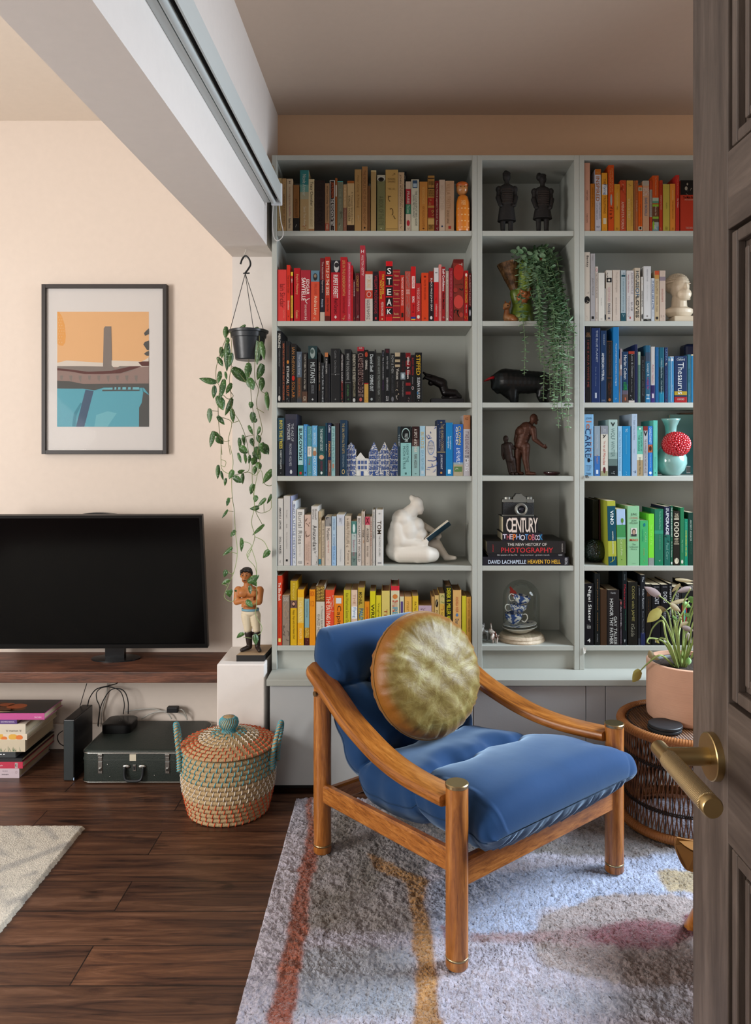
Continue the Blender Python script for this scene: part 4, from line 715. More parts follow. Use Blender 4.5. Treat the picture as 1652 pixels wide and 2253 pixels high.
# the dark floral book standing deeper on the tan shelf
book(X(590+1048/3.515, 3.06), X(590+1070/3.515, 3.06), SHELF_Z[0]+.0004, Zp(340+128/3.515, 3.06), '1c2024 0-100:202428', '4-20:b0a898:%%:.8;22-60:8a8880:%%%%:.8;62-96:7c8078:%%%%:.8', 'dark floral book standing deeper, behind the pinkish sand one', 'books on the tan shelf', 'h', 1, depth=.13, yf=3.065)
for x0_, x1_, c_, lb_ in ((206, 288, '1a190c', 'very dark olive book standing deeper behind the green glass ball'), (294, 368, '36100e', 'dark oxblood book standing deeper beside the leaning VINO book')):
    book(X(1270+x0_/6.119, 3.05), X(1270+x1_/6.119, 3.05), SHELF_Z[4]+.0004, Zp(1070+178/6.119, 3.05), c_, '', lb_, 'books on the green shelf', 'h', 1, depth=.15, yf=3.05)
# low books lying on the yellow shelf behind the chair's back
book(X(590+1162/3.515, YB+.01), X(590+1262/3.515, YB+.01), SHELF_Z[5]+.0004, Zp(1250+288/3.515, YB+.01), 'a8909c', '4-12:584048:x:.6::u', 'short mauve book almost hidden behind the blue chair back', 'books on the yellow shelf', 'o')
# horizontal pile under the camera (narrow bookcase)
def flat(x0, x1, y0, y1, spec, texts, label, dep, yf, zb):
    """a book lying on its side, spine towards the room; returns its top"""
    xa, xb = X(x0, yf), X(x1, yf); h = (y1-y0)*yf/F; t = thing('hardback_book', label, 'book', ((xa+xb)/2, yf, zb), 'photography books piled under the camera')
    cols = [spec]; m = MB(); c = .0015
    m.box(xa, xb, yf, yf+dep, zb, zb+.002); m.box(xa, xb, yf, yf+dep, zb+h-.002, zb+h); m.box(xa, xb, yf, yf+.002, zb+.002, zb+h-.002)
    m.build('cover', mat(spec, .4), t)
    MB().box(xa+.003, xb-.003, yf+.002, yf+dep-.004, zb+.002, zb+h-.002).build('page_block', PAGES, t)
    for s in texts.split(';'):
        lt = MB(); f = s.split(':'); a, b = [float(q)/100 for q in f[0].split('-')]; v0, v1 = [float(q)/100 for q in f[1].split('-')]
        o = (xa+(xb-xa)*(a+b)/2, yf-.0006, zb+h*(1-(v0+v1)/2)); bold = .014 if 'B' in f[4:] else 0
        if 'V' in f[4:]: text_into(lt, f[3], bold, o, (0, 0, 1), (-1, 0, 0), h*(v1-v0), (xb-xa)*(b-a))
        else: text_into(lt, f[3], bold, o, (1, 0, 0), (0, 0, 1), (xb-xa)*(b-a), h*(v1-v0))
        lt.build('lettering', mat(f[2], .5), t)
    return zb+h
K5 = lambda v: 1040+v/5.12
z = SHELF_Z[4]+.0004; yf = YB+.006
z = flat(K5(115), K5(1085), 0, 18.6, '14131c', '6-50:34-80:b8c4d4:DAVID LACHAPELLE:B;52-90:30-78:d0a030:HEAVEN TO HELL:B;95-98:8-90:c0c0c4:TASCHEN:V', 'black book lettered in white and yellow, lowest of the photography pile', .23, yf, z)
z = flat(K5(172), K5(1033), 0, 8, '100f14', '12-38:25-75:b0b0b0:film posters of the 70s;42-59:25-75:a0a0a0:tony nourmand;62-80:25-75:a0a0a0:graham marsh;92-97:25-65:a8a8a8:AURUM', 'thin black book about film posters in the photography pile', .21, yf+.003, z)
z = flat(K5(160), K5(1045), 0, 26.5, '1b1818', '26-76:14-38:c4bcb4:THE NEW HISTORY OF;18-84:52-94:c0242c:PHOTOGRAPHY;7-8.5:25-85:a02428:FRIZOT:V;95-96.5:20-85:b0a8a0:KONEMANN:V', 'thick black book with PHOTOGRAPHY in red', .235, yf+.002, z)
z = flat(K5(332), K5(790), 0, 18, '14101a', '1-11:14-66:b8b0c0:T:B;11-18:14-80:a8484c:H:B;18-26:14-76:b0a0a8:E:B;26-34:14-88:d07030:P:B;34-44:14-78:8898b8:H:B;44-56:20-90:c8c0c0:O:B;56-64:14-82:4878a8:T:B;64-72:18-88:c05838:O:B;73-80:14-88:a85868:B:B;80-87:22-88:b8a8b0:O:B;86-93:22-88:c0b8c0:O:B;92-99:16-84:3080b0:K:B', 'small black book with THE PHOTO BOOK in many colours', .16, yf+.004, z)
z = flat(K5(340), K5(735), 0, 35.8, '100e10', '9-25:6-96:c8b8ac:C:B;25-37:6-96:c8b8ac:E:B;37-52:6-96:c8b8ac:N:B;50-64:6-96:c8b8ac:T:B;63-76:6-96:c8b8ac:U:B;75-88:6-96:c8b8ac:R:B;86-99:6-96:c8b8ac:Y:B', 'chunky black book titled CENTURY right under the camera', .13, yf+.004, z)
CAM_Z = z
# ---------------------------------------------------------------- armchair
OAK = wood('honey_oak', ['6e3d14', '9c5e26', 'b87a3a'], rough=.32, stretch=(14, 14, 1.2), scale=5, bump=.2, coat=.25)
OAK_H = wood('honey_oak_rails', ['6e3d14', '9c5e26', 'b87a3a'], rough=.32, stretch=(3, 3, 22), scale=6, bump=.2, coat=.25)
BRASS = mat('b5a078', .28, metal=1, key='brass', var=.08, scale=25)
LF, RF, LB, RB = Vector((.164, 1.875, 0)), Vector((.681, 2.30, 0)), Vector((-.219, 2.41, 0)), Vector((.206, 2.76, 0))
chair = thing('armchair', 'oak framed lounge armchair with blue velvet mattress, standing on the rug', 'armchair', tuple((LF+RF+LB+RB)/4))
def fl(wf, t, z):
    a = LF.lerp(RF, wf); b = LB.lerp(RB, wf); p = a+(b-a)*(t/.66); p.z = z; return p
RH = .018
for q, top, cap in ((LF, .466, 1), (RF, .460, 1), (LB, .56, 0), (RB, .555, 0)):
    r = .0283; m = MB()
    m.lathe([(0, RH), (r-.002, RH), (r, RH+.003), (r, RH+.022), (r-.0015, RH+.0225), (r-.0015, RH+.028), (r, RH+.0285), (r, top), (0, top)], q.x, q.y, 0, 40)
    leg = m.build('leg', OAK, chair, smooth=True, angle=35)
    MB().lathe([(r-.001, RH+.0226), (r+.0006, RH+.0228), (r+.0006, RH+.0278), (r-.001, RH+.028)], q.x, q.y, 0, 40).build('brass_ring', BRASS, leg, smooth=True)
    if cap: MB().lathe([(r, top-.002), (r+.0012, top-.001), (r+.0012, top+.006), (r-.001, top+.008), (0, top+.0078)], q.x, q.y, 0, 40).build('brass_cap', BRASS, leg, smooth=True, angle=30)
for wf, sgn in ((0, -1), (1, 1)):
    prof = catmull([(.03, 0, .428), (.12, 0, .424), (.25, 0, .421), (.38, 0, .425), (.5, 0, .437), (.62, 0, .458), (.75, 0, .487), (.88, 0, .53), (1.0, 0, .568), (1.09, 0, .597)], 5)
    m = MB(); n = 16; rings = []; hw, ht = .040, .0145
    L_ = len(prof)
    for i, p in enumerate(prof):
        t = p.x*.66; c = fl(wf, t, p.z); a = prof[min(i+1, L_-1)]; b = prof[max(i-1, 0)]
        d = (fl(wf, a.x*.66, a.z)-fl(wf, b.x*.66, b.z)).normalized()
        side = Vector((RF-LF)).normalized(); up = side.cross(d).normalized()
        if up.z < 0: up = -up
        side = d.cross(up).normalized()
        e = min(1, (L_-1-i)/3.0); sw = hw*(math.sqrt(max(0, 1-(1-e)**2))*.75+.25) if e < 1 else hw
        ring = []
        for k in range(n):
            th = 2*PI*k/n; cx, cy = math.cos(th), math.sin(th)
            ring.append(c+side*sw*math.copysign(abs(cx)**.3, cx)+up*ht*math.copysign(abs(cy)**.42, cy))
        rings.append(ring)
    vs = [v for g in rings for v in g]; fs = []
    for i in range(L_-1):
        for k in range(n): fs.append((i*n+k, i*n+(k+1) % n, (i+1)*n+(k+1) % n, (i+1)*n+k))
    fs += [tuple(range(n)), tuple((L_-1)*n+k for k in range(n))]
    arm = m.add(vs, fs).build('armrest', wood('honey_oak_arms', ['5e3210', '94581f', 'b27434'], rough=.3, stretch=(16, 16, 1.1), scale=5, bump=.2, coat=.3, attr='grain'), chair, smooth=True, angle=50)
    ga = arm.data.attributes.new('grain', 'FLOAT_VECTOR', 'POINT')
    for i in range(L_):
        for k in range(n): ga.data[i*n+k].vector = (hw*math.cos(2*PI*k/n)+wf, ht*math.sin(2*PI*k/n), i*.016)
    b = fl(wf, .655, .528); o = Vector((-.77, -.63, 0))*sgn*-1 if sgn < 0 else Vector((.77, .63, 0))
    o = (RF-LF).normalized()*sgn
    MB().tube([b+o*.026, b+o*.034], .0085, 16).build('brass_bolt', BRASS, chair, smooth=True, angle=30)
def bar(a, b, h, th, name, za, zb):
    """rail with eased edges between two legs; za, zb heights of its centre at both ends"""
    a = a.copy(); b = b.copy(); a.z = za; b.z = zb; d = (b-a).normalized(); s = Vector((d.y, -d.x, 0)).normalized(); u = d.cross(s)
    if u.z < 0: u = -u
    e = .006; m = MB(); pr = [(-th/2+e, -h/2), (th/2-e, -h/2), (th/2, -h/2+e), (th/2, h/2-e), (th/2-e, h/2), (-th/2+e, h/2), (-th/2, h/2-e), (-th/2, -h/2+e)]
    vs = [q+s*x+u*y for q in (a+d*.02, b-d*.02) for x, y in pr]; n = 8
    m.add(vs, [tuple(range(n)), tuple(range(2*n-1, n-1, -1))]+[(i, (i+1) % n, (i+1) % n+n, i+n) for i in range(n)])
    return m.build(name, OAK_H, chair)
bar(LF, LB, .058, .026, 'side_rail', .274, .208); bar(RF, RB, .058, .026, 'side_rail', .270, .205)
bar(LF, RF, .070, .026, 'front_rail', .245, .245); bar(LB, RB, .05, .026, 'back_rail', .19, .19)
# mattress: one padded sling, seat and back, tufted across
def velvet():
    m = mat('183860', .8, key='blue_velvet', sheen=.42, var=.18, scale=9, bump=.15, spec=.15)
    b = m.node_tree.nodes['Principled BSDF']; b.inputs['Sheen Roughness'].default_value = .42; b.inputs['Sheen Tint'].default_value = (.6, .8, 1, 1)
    return m
prof = [(-.078, .338), (-.02, .356), (.06, .358), (.14, .350), (.23, .332), (.32, .314), (.42, .300), (.49, .303), (.545, .345), (.59, .420), (.635, .51), (.685, .60), (.725, .665), (.755, .705)]
cp = catmull([(a, 0, b) for a, b in prof], 12); NS = len(cp); NR = 200
ss = [0]
for i in range(1, NS): ss.append(ss[-1]+(cp[i]-cp[i-1]).length)
tot = ss[-1]
def s_at(t, z): return min(range(NS), key=lambda i: abs(cp[i].x-t)+abs(cp[i].z-z))
seams = [0, ss[s_at(.24, .333)], ss[s_at(.515, .318)], ss[s_at(.645, .535)], tot]
m = MB(); vs = []; rn = random.Random(3)
for i, p in enumerate(cp):
    s = ss[i]; j = max(k for k in range(4) if seams[k] <= s+1e-9); a, b = seams[j], seams[j+1]; f = (s-a)/(b-a)
    pil = (max(0, 1-(2*f-1)**4))**.5
    d = (cp[min(i+1, NS-1)]-cp[max(i-1, 0)]).normalized()
    er = .07 if s < tot/2 else .12; endf = min(1, min(s, tot-s)/er); ef = math.sqrt(max(0, 1-(1-endf)**2))
    base = .042+.038*pil if 0 < i < NS-1 else .02
    T = max(.004, base*(ef if min(s, tot-s) < er else 1))
    dist = min(abs(s-q) for q in seams[1:4])
    back = max(0, min(1, (p.z-.40)/.2))
    w0 = .070-.055*back; w1 = .955-.02*back
    if p.x < .02: w0 -= .02*(.02-p.x)/.09; w1 += .075*min(1, (.02-p.x)/.06)
    rr = 1-.03*(1-pil); mid = (w0+w1)/2; hw = (w1-w0)/2*rr*(.93+.07*ef if back < .5 else .80+.20*ef)
    for k in range(NR):
        hN = NR//2; top_ = k < hN; uu = 1-2*(k if top_ else NR-k)/hN
        x = math.sin(uu*PI/2); y = (1 if top_ else -1)*(max(0, 1-abs(x)**5))**.5
        wr = 0
        # gathers running into the tuft seams and along the front lower edge
        g = math.exp(-dist/.035); wr += g*.006*math.sin(x*23+j)*math.sin(x*9+2)
        if y > 0: wr -= .046*math.exp(-(dist/.05)**2)*(math.exp(-((x-.36)/.15)**2)+math.exp(-((x+.36)/.15)**2))+.010*math.exp(-(dist/.018)**2)
        ge = math.exp(-s/.09) if y < .75 else 0
        wr += ge*.007*math.sin(x*55+math.sin(x*17)*2)
        wr += (1-abs(x))*0+ .004*smoothnoise(x*3, s*14, 1)*pil
        if abs(x) > .85: wr += .003*math.sin(s*70)*pil
        # normal in side plane
        nx, nz = -d.z, d.x
        lo = 1 if y > 0 else 1.42-.2*back; Tn = (T+wr*(1 if y > 0 or s < .12 else .5))*lo
        t_ = p.x+nx*y*Tn; z_ = p.z+nz*y*Tn
        vs.append(fl(mid+hw*x*(1+ .012*math.sin(s*60)*(abs(x) > .9)), t_, z_))
fs = []
for i in range(NS-1):
    for k in range(NR): fs.append((i*NR+k, i*NR+(k+1) % NR, (i+1)*NR+(k+1) % NR, (i+1)*NR+k))
fs += [tuple(range(NR)), tuple((NS-1)*NR+k for k in range(NR))]
m.add(vs, fs).build('mattress', velvet(), chair, smooth=True)
# seam piping under the front edge and along the sides
def ringpt(i, k): return vs[i*NR+k]
for k0 in (NR//2+6, NR-6):
    MB().tube([ringpt(i, k0)+Vector((0, 0, 0)) for i in range(3, NS-3, 2)], .0022, 6).build('piping', mat('12304f', .9), chair, smooth=True)
# round cushion of crushed velvet
def crushed():
    m = bpy.data.materials.new('crushed_gold_velvet'); m.use_nodes = True; nt = m.node_tree; L = nt.links.new; b = nt.nodes['Principled BSDF']
    tc = nt.nodes.new('ShaderNodeTexCoord'); mp = nt.nodes.new('ShaderNodeMapping'); mp.inputs['Scale'].default_value = (1, 1, 1); L(tc.outputs['Object'], mp.inputs[0])
    n = nt.nodes.new('ShaderNodeTexNoise'); n.inputs['Scale'].default_value = 17; n.inputs['Detail'].default_value = 9; n.inputs['Roughness'].default_value = .72; n.inputs['Distortion'].default_value = .5; L(mp.outputs[0], n.inputs['Vector'])
    r = nt.nodes.new('ShaderNodeValToRGB'); e = r.color_ramp.elements; e[0].position = .35; e[0].color = lin('5e4a14'); e[1].position = .66; e[1].color = lin('948a56'); e.new(.5).color = lin('776630')
    L(n.outputs['Fac'], r.inputs[0]); b.inputs['Roughness'].default_value = .42
    at = nt.nodes.new('ShaderNodeAttribute'); at.attribute_name = 'nap'; mx = nt.nodes.new('ShaderNodeMix'); mx.data_type = 'RGBA'; mx.inputs[7].default_value = lin('8a5616'); L(at.outputs['Fac'], mx.inputs[0]); L(r.outputs[0], mx.inputs[6]); L(mx.outputs[2], b.inputs['Base Color']); b.inputs['Sheen Weight'].default_value = .35; b.inputs['Sheen Roughness'].default_value = .3
    b.inputs['Sheen Tint'].default_value = (.95, .95, .75, 1)
    bp = nt.nodes.new('ShaderNodeBump'); bp.inputs['Strength'].default_value = .5; bp.inputs['Distance'].default_value = .006; L(n.outputs['Fac'], bp.inputs['Height']); L(bp.outputs[0], b.inputs['Normal'])
    return m
cc = Vector((.114, 2.415, .582)); nn = Vector((.52, -.81, .28)).normalized(); ax = nn.cross(Vector((0, 0, 1))).normalized(); ay = ax.cross(nn)
ROT = Matrix((ax, ay, nn)).transposed()
cu = thing('round_cushion', 'round gold crushed velvet cushion propped on the blue armchair', 'cushion', tuple(cc))
NA, NP = 120, 44; R = .196; hf = .112; vs = []; fs = []
# soft lens with gathers drawn into its rim; nap = 1 on the rim where the pile turns
pr = []; naps = []
for i in range(NP+1):
    tt = 2*i/NP-1; ph = PI/2*math.copysign(1-(1-abs(tt))**1.9, tt); c_, s_ = max(0, math.cos(ph)), math.sin(ph); pr.append((R*c_**.5, -math.copysign(abs(s_)**.85, s_)*(hf*.62+.012*(1-c_)), ph))
for r, z, ph in pr:
    rim = math.exp(-(ph/.62)**4)
    for k in range(NA):
        a = 2*PI*k/NA; g_ = math.exp(-((abs(ph)-.62)/.42)**2)
        w_ = (math.sin(a*44+math.sin(a*7)*3)*.6+math.sin(a*27+1)*.5+math.sin(a*71)*.25)*(.0034*g_)*(r > .08)+.005*smoothnoise(math.cos(a)*r*26, math.sin(a)*r*26, 2)*(1-rim)
        vs.append(cc+ROT @ Vector(((r+w_*.5)*math.cos(a), (r+w_*.5)*math.sin(a), z+w_*(1 if z > 0 else -1))))
        naps.append(max(0, min(1, rim*1.25+.25*smoothnoise(a*3, ph*5, 4)*(rim > .05))))
for i in range(NP):
    for k in range(NA): fs.append((i*NA+k, i*NA+(k+1) % NA, (i+1)*NA+(k+1) % NA, (i+1)*NA+k))
cm = MB().add(vs, fs).build('cushion_cover', crushed(), cu, smooth=True)
at = cm.data.attributes.new('nap', 'FLOAT', 'POINT'); at.data.foreach_set('value', naps)
MB().tube([cc+ROT @ Vector((R*1.005*math.cos(2*PI*k/64), R*1.005*math.sin(2*PI*k/64), 0)) for k in range(64)], .0028, 6, closed=True).build('piping', mat('80581c', .6, sheen=.3), cu, smooth=True)
# ---------------------------------------------------------------- rugs
import numpy as np
def fpx(px, py): y = H*F/(py-VY); return ((px-VX)*y/F, y)
def inside(poly, XX, YY):
    r = np.zeros(XX.shape, bool); n = len(poly)
    for i in range(n):
        x1, y1 = poly[i]; x2, y2 = poly[(i+1) % n]
        c = ((y1 > YY) != (y2 > YY)) & (XX < (x2-x1)*(YY-y1)/(y2-y1+1e-12)+x1)
        r ^= c
    return r
def blur(a, n=2):
    for _ in range(n): a = (a+np.roll(a, 1, 0)+np.roll(a, -1, 0)+np.roll(a, 1, 1)+np.roll(a, -1, 1))/5
    return a
def fbm(nx, ny, cell, seed, octs=4):
    rg = np.random.default_rng(seed); out = np.zeros((ny, nx)); amp = 1; tot = 0
    for o in range(octs):
        c = max(1, cell/2**o); gx, gy = int(nx/c)+3, int(ny/c)+3; g = rg.random((gy, gx))
        ys = np.arange(ny)/c; xs = np.arange(nx)/c; yi = ys.astype(int); xi = xs.astype(int); fy = (ys-yi)[:, None]; fx = (xs-xi)[None, :]
        fy = fy*fy*(3-2*fy); fx = fx*fx*(3-2*fx)
        v = g[yi][:, xi]*(1-fy)*(1-fx)+g[yi+1][:, xi]*fy*(1-fx)+g[yi][:, xi+1]*(1-fy)*fx+g[yi+1][:, xi+1]*fy*fx
        out += v*amp; tot += amp; amp *= .5
    return out/tot
def rug_mat(name, bump, scale):
    m = bpy.data.materials.new(name); m.use_nodes = True; nt = m.node_tree; L = nt.links.new; b = nt.nodes['Principled BSDF']; b.inputs['Roughness'].default_value = .95; b.inputs['Specular IOR Level'].default_value = .1
    b.inputs['Sheen Weight'].default_value = .25
    at = nt.nodes.new('ShaderNodeAttribute'); at.attribute_name = 'yarn'; tc = nt.nodes.new('ShaderNodeTexCoord')
    n = nt.nodes.new('ShaderNodeTexNoise'); n.inputs['Scale'].default_value = scale; n.inputs['Detail'].default_value = 4; L(tc.outputs['Object'], n.inputs['Vector'])
    r = nt.nodes.new('ShaderNodeValToRGB'); r.color_ramp.elements[0].position = .3; r.color_ramp.elements[0].color = (.74, .74, .74, 1); r.color_ramp.elements[1].position = .7; r.color_ramp.elements[1].color = (1.14, 1.14, 1.14, 1); L(n.outputs['Fac'], r.inputs[0])
    mx = nt.nodes.new('ShaderNodeMix'); mx.data_type = 'RGBA'; mx.blend_type = 'MULTIPLY'; mx.inputs[0].default_value = 1; L(at.outputs['Color'], mx.inputs[6]); L(r.outputs[0], mx.inputs[7]); L(mx.outputs[2], b.inputs['Base Color'])
    bp = nt.nodes.new('ShaderNodeBump'); bp.inputs['Strength'].default_value = bump; bp.inputs['Distance'].default_value = .01; L(n.outputs['Fac'], bp.inputs['Height']); L(bp.outputs[0], b.inputs['Normal'])
    return m
def rug(name, label, x0, x1, y0, y1, step, colour, height, amp, material, seed):
    nx, ny = int((x1-x0)/step), int((y1-y0)/step)
    XX, YY = np.meshgrid(np.linspace(x0, x1, nx), np.linspace(y0, y1, ny))
    col = colour(XX, YY, nx, ny)
    hgt = height-amp*.6+amp*(np.random.default_rng(seed).random((ny, nx))*.5+fbm(nx, ny, 5, seed+1, 3)*.9)
    ed = np.minimum(np.minimum(np.arange(nx)[None, :], nx-1-np.arange(nx)[None, :]), np.minimum(np.arange(ny)[:, None], ny-1-np.arange(ny)[:, None]))
    hgt = np.where(ed == 0, 0.0005, hgt)
    jit = np.random.default_rng(seed+5); jx = (jit.random((ny, nx))-.5)*step*.7; jy = (jit.random((ny, nx))-.5)*step*.7
    co = np.stack([XX+jx, YY+jy, hgt], -1).reshape(-1, 3)
    idx = np.arange(nx*ny).reshape(ny, nx); q = np.stack([idx[:-1, :-1], idx[:-1, 1:], idx[1:, 1:], idx[1:, :-1]], -1).reshape(-1, 4)
    me = bpy.data.meshes.new(name); me.vertices.add(len(co)); me.vertices.foreach_set('co', co.ravel())
    me.loops.add(q.size); me.loops.foreach_set('vertex_index', q.ravel().astype(np.int32)); me.polygons.add(len(q))
    me.polygons.foreach_set('loop_start', np.arange(0, q.size, 4, dtype=np.int32)); me.polygons.foreach_set('loop_total', np.full(len(q), 4, np.int32)); me.update(calc_edges=True)
    me.polygons.foreach_set('use_smooth', [True]*len(q))
    at = me.color_attributes.new('yarn', 'FLOAT_COLOR', 'POINT'); c4 = np.ones((nx*ny, 4), np.float32); c4[:, :3] = col.reshape(-1, 3); at.data.foreach_set('color', c4.ravel())
    me.materials.append(material); o = bpy.data.objects.new(name, me); C.objects.link(o)
    return tag(o, label, 'rug')
L3 = lambda h: np.array(lin(h)[:3])
def zp5(pts): return [fpx(520+x/1.6196, 1700+y/1.6196) for x, y in pts]
def abstract(XX, YY, nx, ny):
    big = fbm(nx, ny, 60, 11)[..., None]; med = fbm(nx, ny, 22, 12)[..., None]; fine = fbm(nx, ny, 6, 13, 2)
    wx = XX+(fbm(nx, ny, 14, 14)-.5)*.03; wy = YY+(fbm(nx, ny, 14, 15)-.5)*.03
    col = L3('b9b1ba')*(1-big)+L3('a8a6b7')*big
    def put(poly, c, soft=2, k=1.0):
        nonlocal col
        m = np.clip(blur(inside(poly, wx, wy).astype(float), soft)[..., None]*k, 0, 1)
        col = col*(1-m)+(c if hasattr(c, 'shape') else L3(c))*m
    grey = L3('8f8781')*med+L3('6c655f')*(1-med)
    put(zp5([(285, 120), (700, 120), (1300, 110), (1622, 250), (1622, 330), (1000, 300), (700, 330), (640, 420), (610, 440), (630, 590), (235, 590), (262, 430)]), grey*1.12, 8, np.clip(.35+.9*(1-med), 0, 1))
    put(zp5([(235, 650), (620, 650), (650, 896), (205, 896)]), L3('9a989a')*big+L3('8fa0b4')*(1-big), 14, .8)
    put(zp5([(690, 410), (1622, 300), (1622, 460), (1100, 500), (1050, 600), (700, 610)]), 'a3b0cc', 14, .85)
    put(zp5([(268, 60), (285, 260), (265, 450), (240, 650), (215, 830), (195, 1000), (100, 1000), (145, 760), (175, 600), (205, 450), (235, 330), (250, 220), (255, 60)]), L3('a0604a')*med+L3('8c4c3e')*(1-med), 2)
    put(zp5([(465, 305), (480, 345), (610, 420), (620, 600), (640, 700), (635, 1000), (735, 1000), (705, 700), (690, 600), (675, 480), (675, 400), (640, 380)]), L3('b08450')*med+L3('9a7048')*(1-med), 2)
    el = lambda cx, cy, rx, ry: [(cx+rx*math.cos(a*PI/24), cy+ry*math.sin(a*PI/24)) for a in range(48)]
    put(zp5(el(1440, 615, 390, 165)), L3('a89c9c')*med+L3('91847f')*(1-med), 3)
    put(zp5([(1100, 640), (1622, 640), (1700, 780), (1500, 790), (1250, 720)]), L3('8c7c78')*med+L3('7a6a66')*(1-med), 10, .9)
    put(zp5([(830, 590), (1060, 585), (1280, 560), (1280, 650), (1060, 625), (830, 625)]), '907474', 5, .85)
    put(zp5(el(1440, 603, 200, 52)), L3('85575c')*med+L3('744a50')*(1-med), 6)
    put(zp5([(725, 565), (745, 575), (750, 660), (738, 650)]), '78454f', 2)
    put(zp5([(1490, 365), (1700, 360), (1700, 450), (1540, 450)]), 'a8987c', 4)
    put(zp5([(990, 800), (1622, 790), (1622, 896), (1250, 896)]), '9aa0ac', 16, .5)
    put(zp5([(1590, 540), (1700, 520), (1700, 640), (1600, 590)]), '6a3440', 4)
    return col*(.80+.42*fine[..., None])
rug('shag_rug', 'large lilac abstract shag rug with terracotta and tan bands under the armchair', X(650, 2.779), 1.95, .95, 2.78, .0042, abstract, .015, .014, rug_mat('shag_yarn', 1.0, 130), 21)
def cream(XX, YY, nx, ny):
    n1 = fbm(nx, ny, 40, 31); n2 = fbm(nx, ny, 12, 32); u = (XX+YY)*1.0; v = (XX-YY)
    d1 = np.abs(((u*9) % 1)-.5); d2 = np.abs(((v*7+.2*n1) % 1)-.5); zone = (np.sin(XX*9)+np.sin(YY*7+1)) > .1
    ln = np.where(zone, d1 < .13, d2 < .16) & (n2 > .42)
    ln = blur(ln.astype(float), 2)[..., None]
    col = L3('cfc8ba')*(.85+.3*n2[..., None]); return col*(1-ln*.65)+L3('8e8c8a')*ln*.65
rug('woven_rug', 'cream woven rug with grey geometric lines on the dark floor', -2.5, -1.05, 1.1, 2.59, .006, cream, .012, .005, rug_mat('wool_yarn', .7, 220), 41)
# ---------------------------------------------------------------- blended solid bodies (figurines)
_blobs = []
def cap(mb, a, b, ra, rb, n=14):
    """tapered limb with round ends"""
    a, b = Vector(a), Vector(b); k = min(40, max(7, int((b-a).length/(.3*max(ra, rb, 1e-4)))))
    for i in range(k):
        f = i/(k-1); mb.sph(a.lerp(b, f), ra+(rb-ra)*f, n)
def blob(name, mb, m, parent=None, voxel=.003, smooth=6, keep=True):
    me = bpy.data.meshes.new(name); me.from_pydata(mb.v, [], mb.f); me.update()
    o = bpy.data.objects.new(name, me); C.objects.link(o)
    r = o.modifiers.new('r', 'REMESH'); r.mode = 'VOXEL'; r.voxel_size = voxel; r.use_smooth_shade = True
    s = o.modifiers.new('s', 'SMOOTH'); s.factor = .5; s.iterations = smooth
    _skins.append((o, m, parent)); return o
# ---------------------------------------------------------------- alcove: shelf, television, picture
DARKWOOD = wood('stained_pine', ['2e1a12', '5a3524', '7a4c36'], rough=.5, stretch=(1.4, 10, 14), scale=3, bump=.4)
sh_z = .4195
tag(MB().box(-2.6, bx0-.002, 2.99, YL-.001, sh_z-.044, sh_z, bev=.004).build('wooden_shelf', DARKWOOD), 'long stained pine shelf under the television, fixed to the alcove wall', 'shelf')
tv = thing('television', 'black flat television standing on the stained pine shelf', 'television', (-1.28, 3.1, sh_z))
def tvp(u, v, d=0):                                   # u 0..1 across (1 = pier side), v 0..1 upwards
    a = P(458, 1424, 3.12); b = P(445, 1133, 3.03); y = (b-a); x = Vector((-.97, -.02, 0)); n = x.cross(y).normalized()
    if n.y > 0: n = -n
    return a+x*(1-u)+y*v+n*d
def quadbox(mb, f, u0, u1, v0, v1, d0, d1, mi=0):
    vs = [f(u, v, d) for u in (u0, u1) for v in (v0, v1) for d in (d0, d1)]
    mb.add(vs, [(0, 1, 3, 2), (4, 6, 7, 5), (0, 4, 5, 1), (2, 3, 7, 6), (0, 2, 6, 4), (1, 5, 7, 3)], mi)
TVB = mat('0b0b0c', .35, key='tv_black', spec=.25)
m = MB(); quadbox(m, tvp, .012, .988, .03, .98, 0, .002); m.build('screen', mat('040405', .12, spec=.12, key='tv_screen'), tv)
m = MB()
for a in ((0, .012, 0, 1), (.988, 1, 0, 1), (.012, .988, 0, .03), (.012, .988, .98, 1)): quadbox(m, tvp, *a, -.02, .006)
m.build('bezel', TVB, tv)
m = MB(); quadbox(m, tvp, .01, .99, .01, .99, -.03, 0); m.build('back_cover', TVB, tv)
m = MB(); m.lathe([(0, 0), (.085, 0), (.085, .005), (0, .007)], -1.16, 3.18, sh_z, 40, sx=1.2, sy=.7); m.box(-1.20, -1.12, 3.165, 3.19, sh_z, sh_z+.1)
m.build('stand', mat('1a1b1d', .2, key='stand_gloss'), tv, smooth=True, angle=30)
m = MB(); c0 = P(214, 1137, 3.17); m.prism([(c0.x+.125*math.cos(PI*i/24), c0.z-.02+.037*math.sin(PI*i/24)) for i in range(25)], 3.165, 3.2); m.build('rear_speaker', TVB, tv)
for nm, y_ in (('glass', 0),): pass
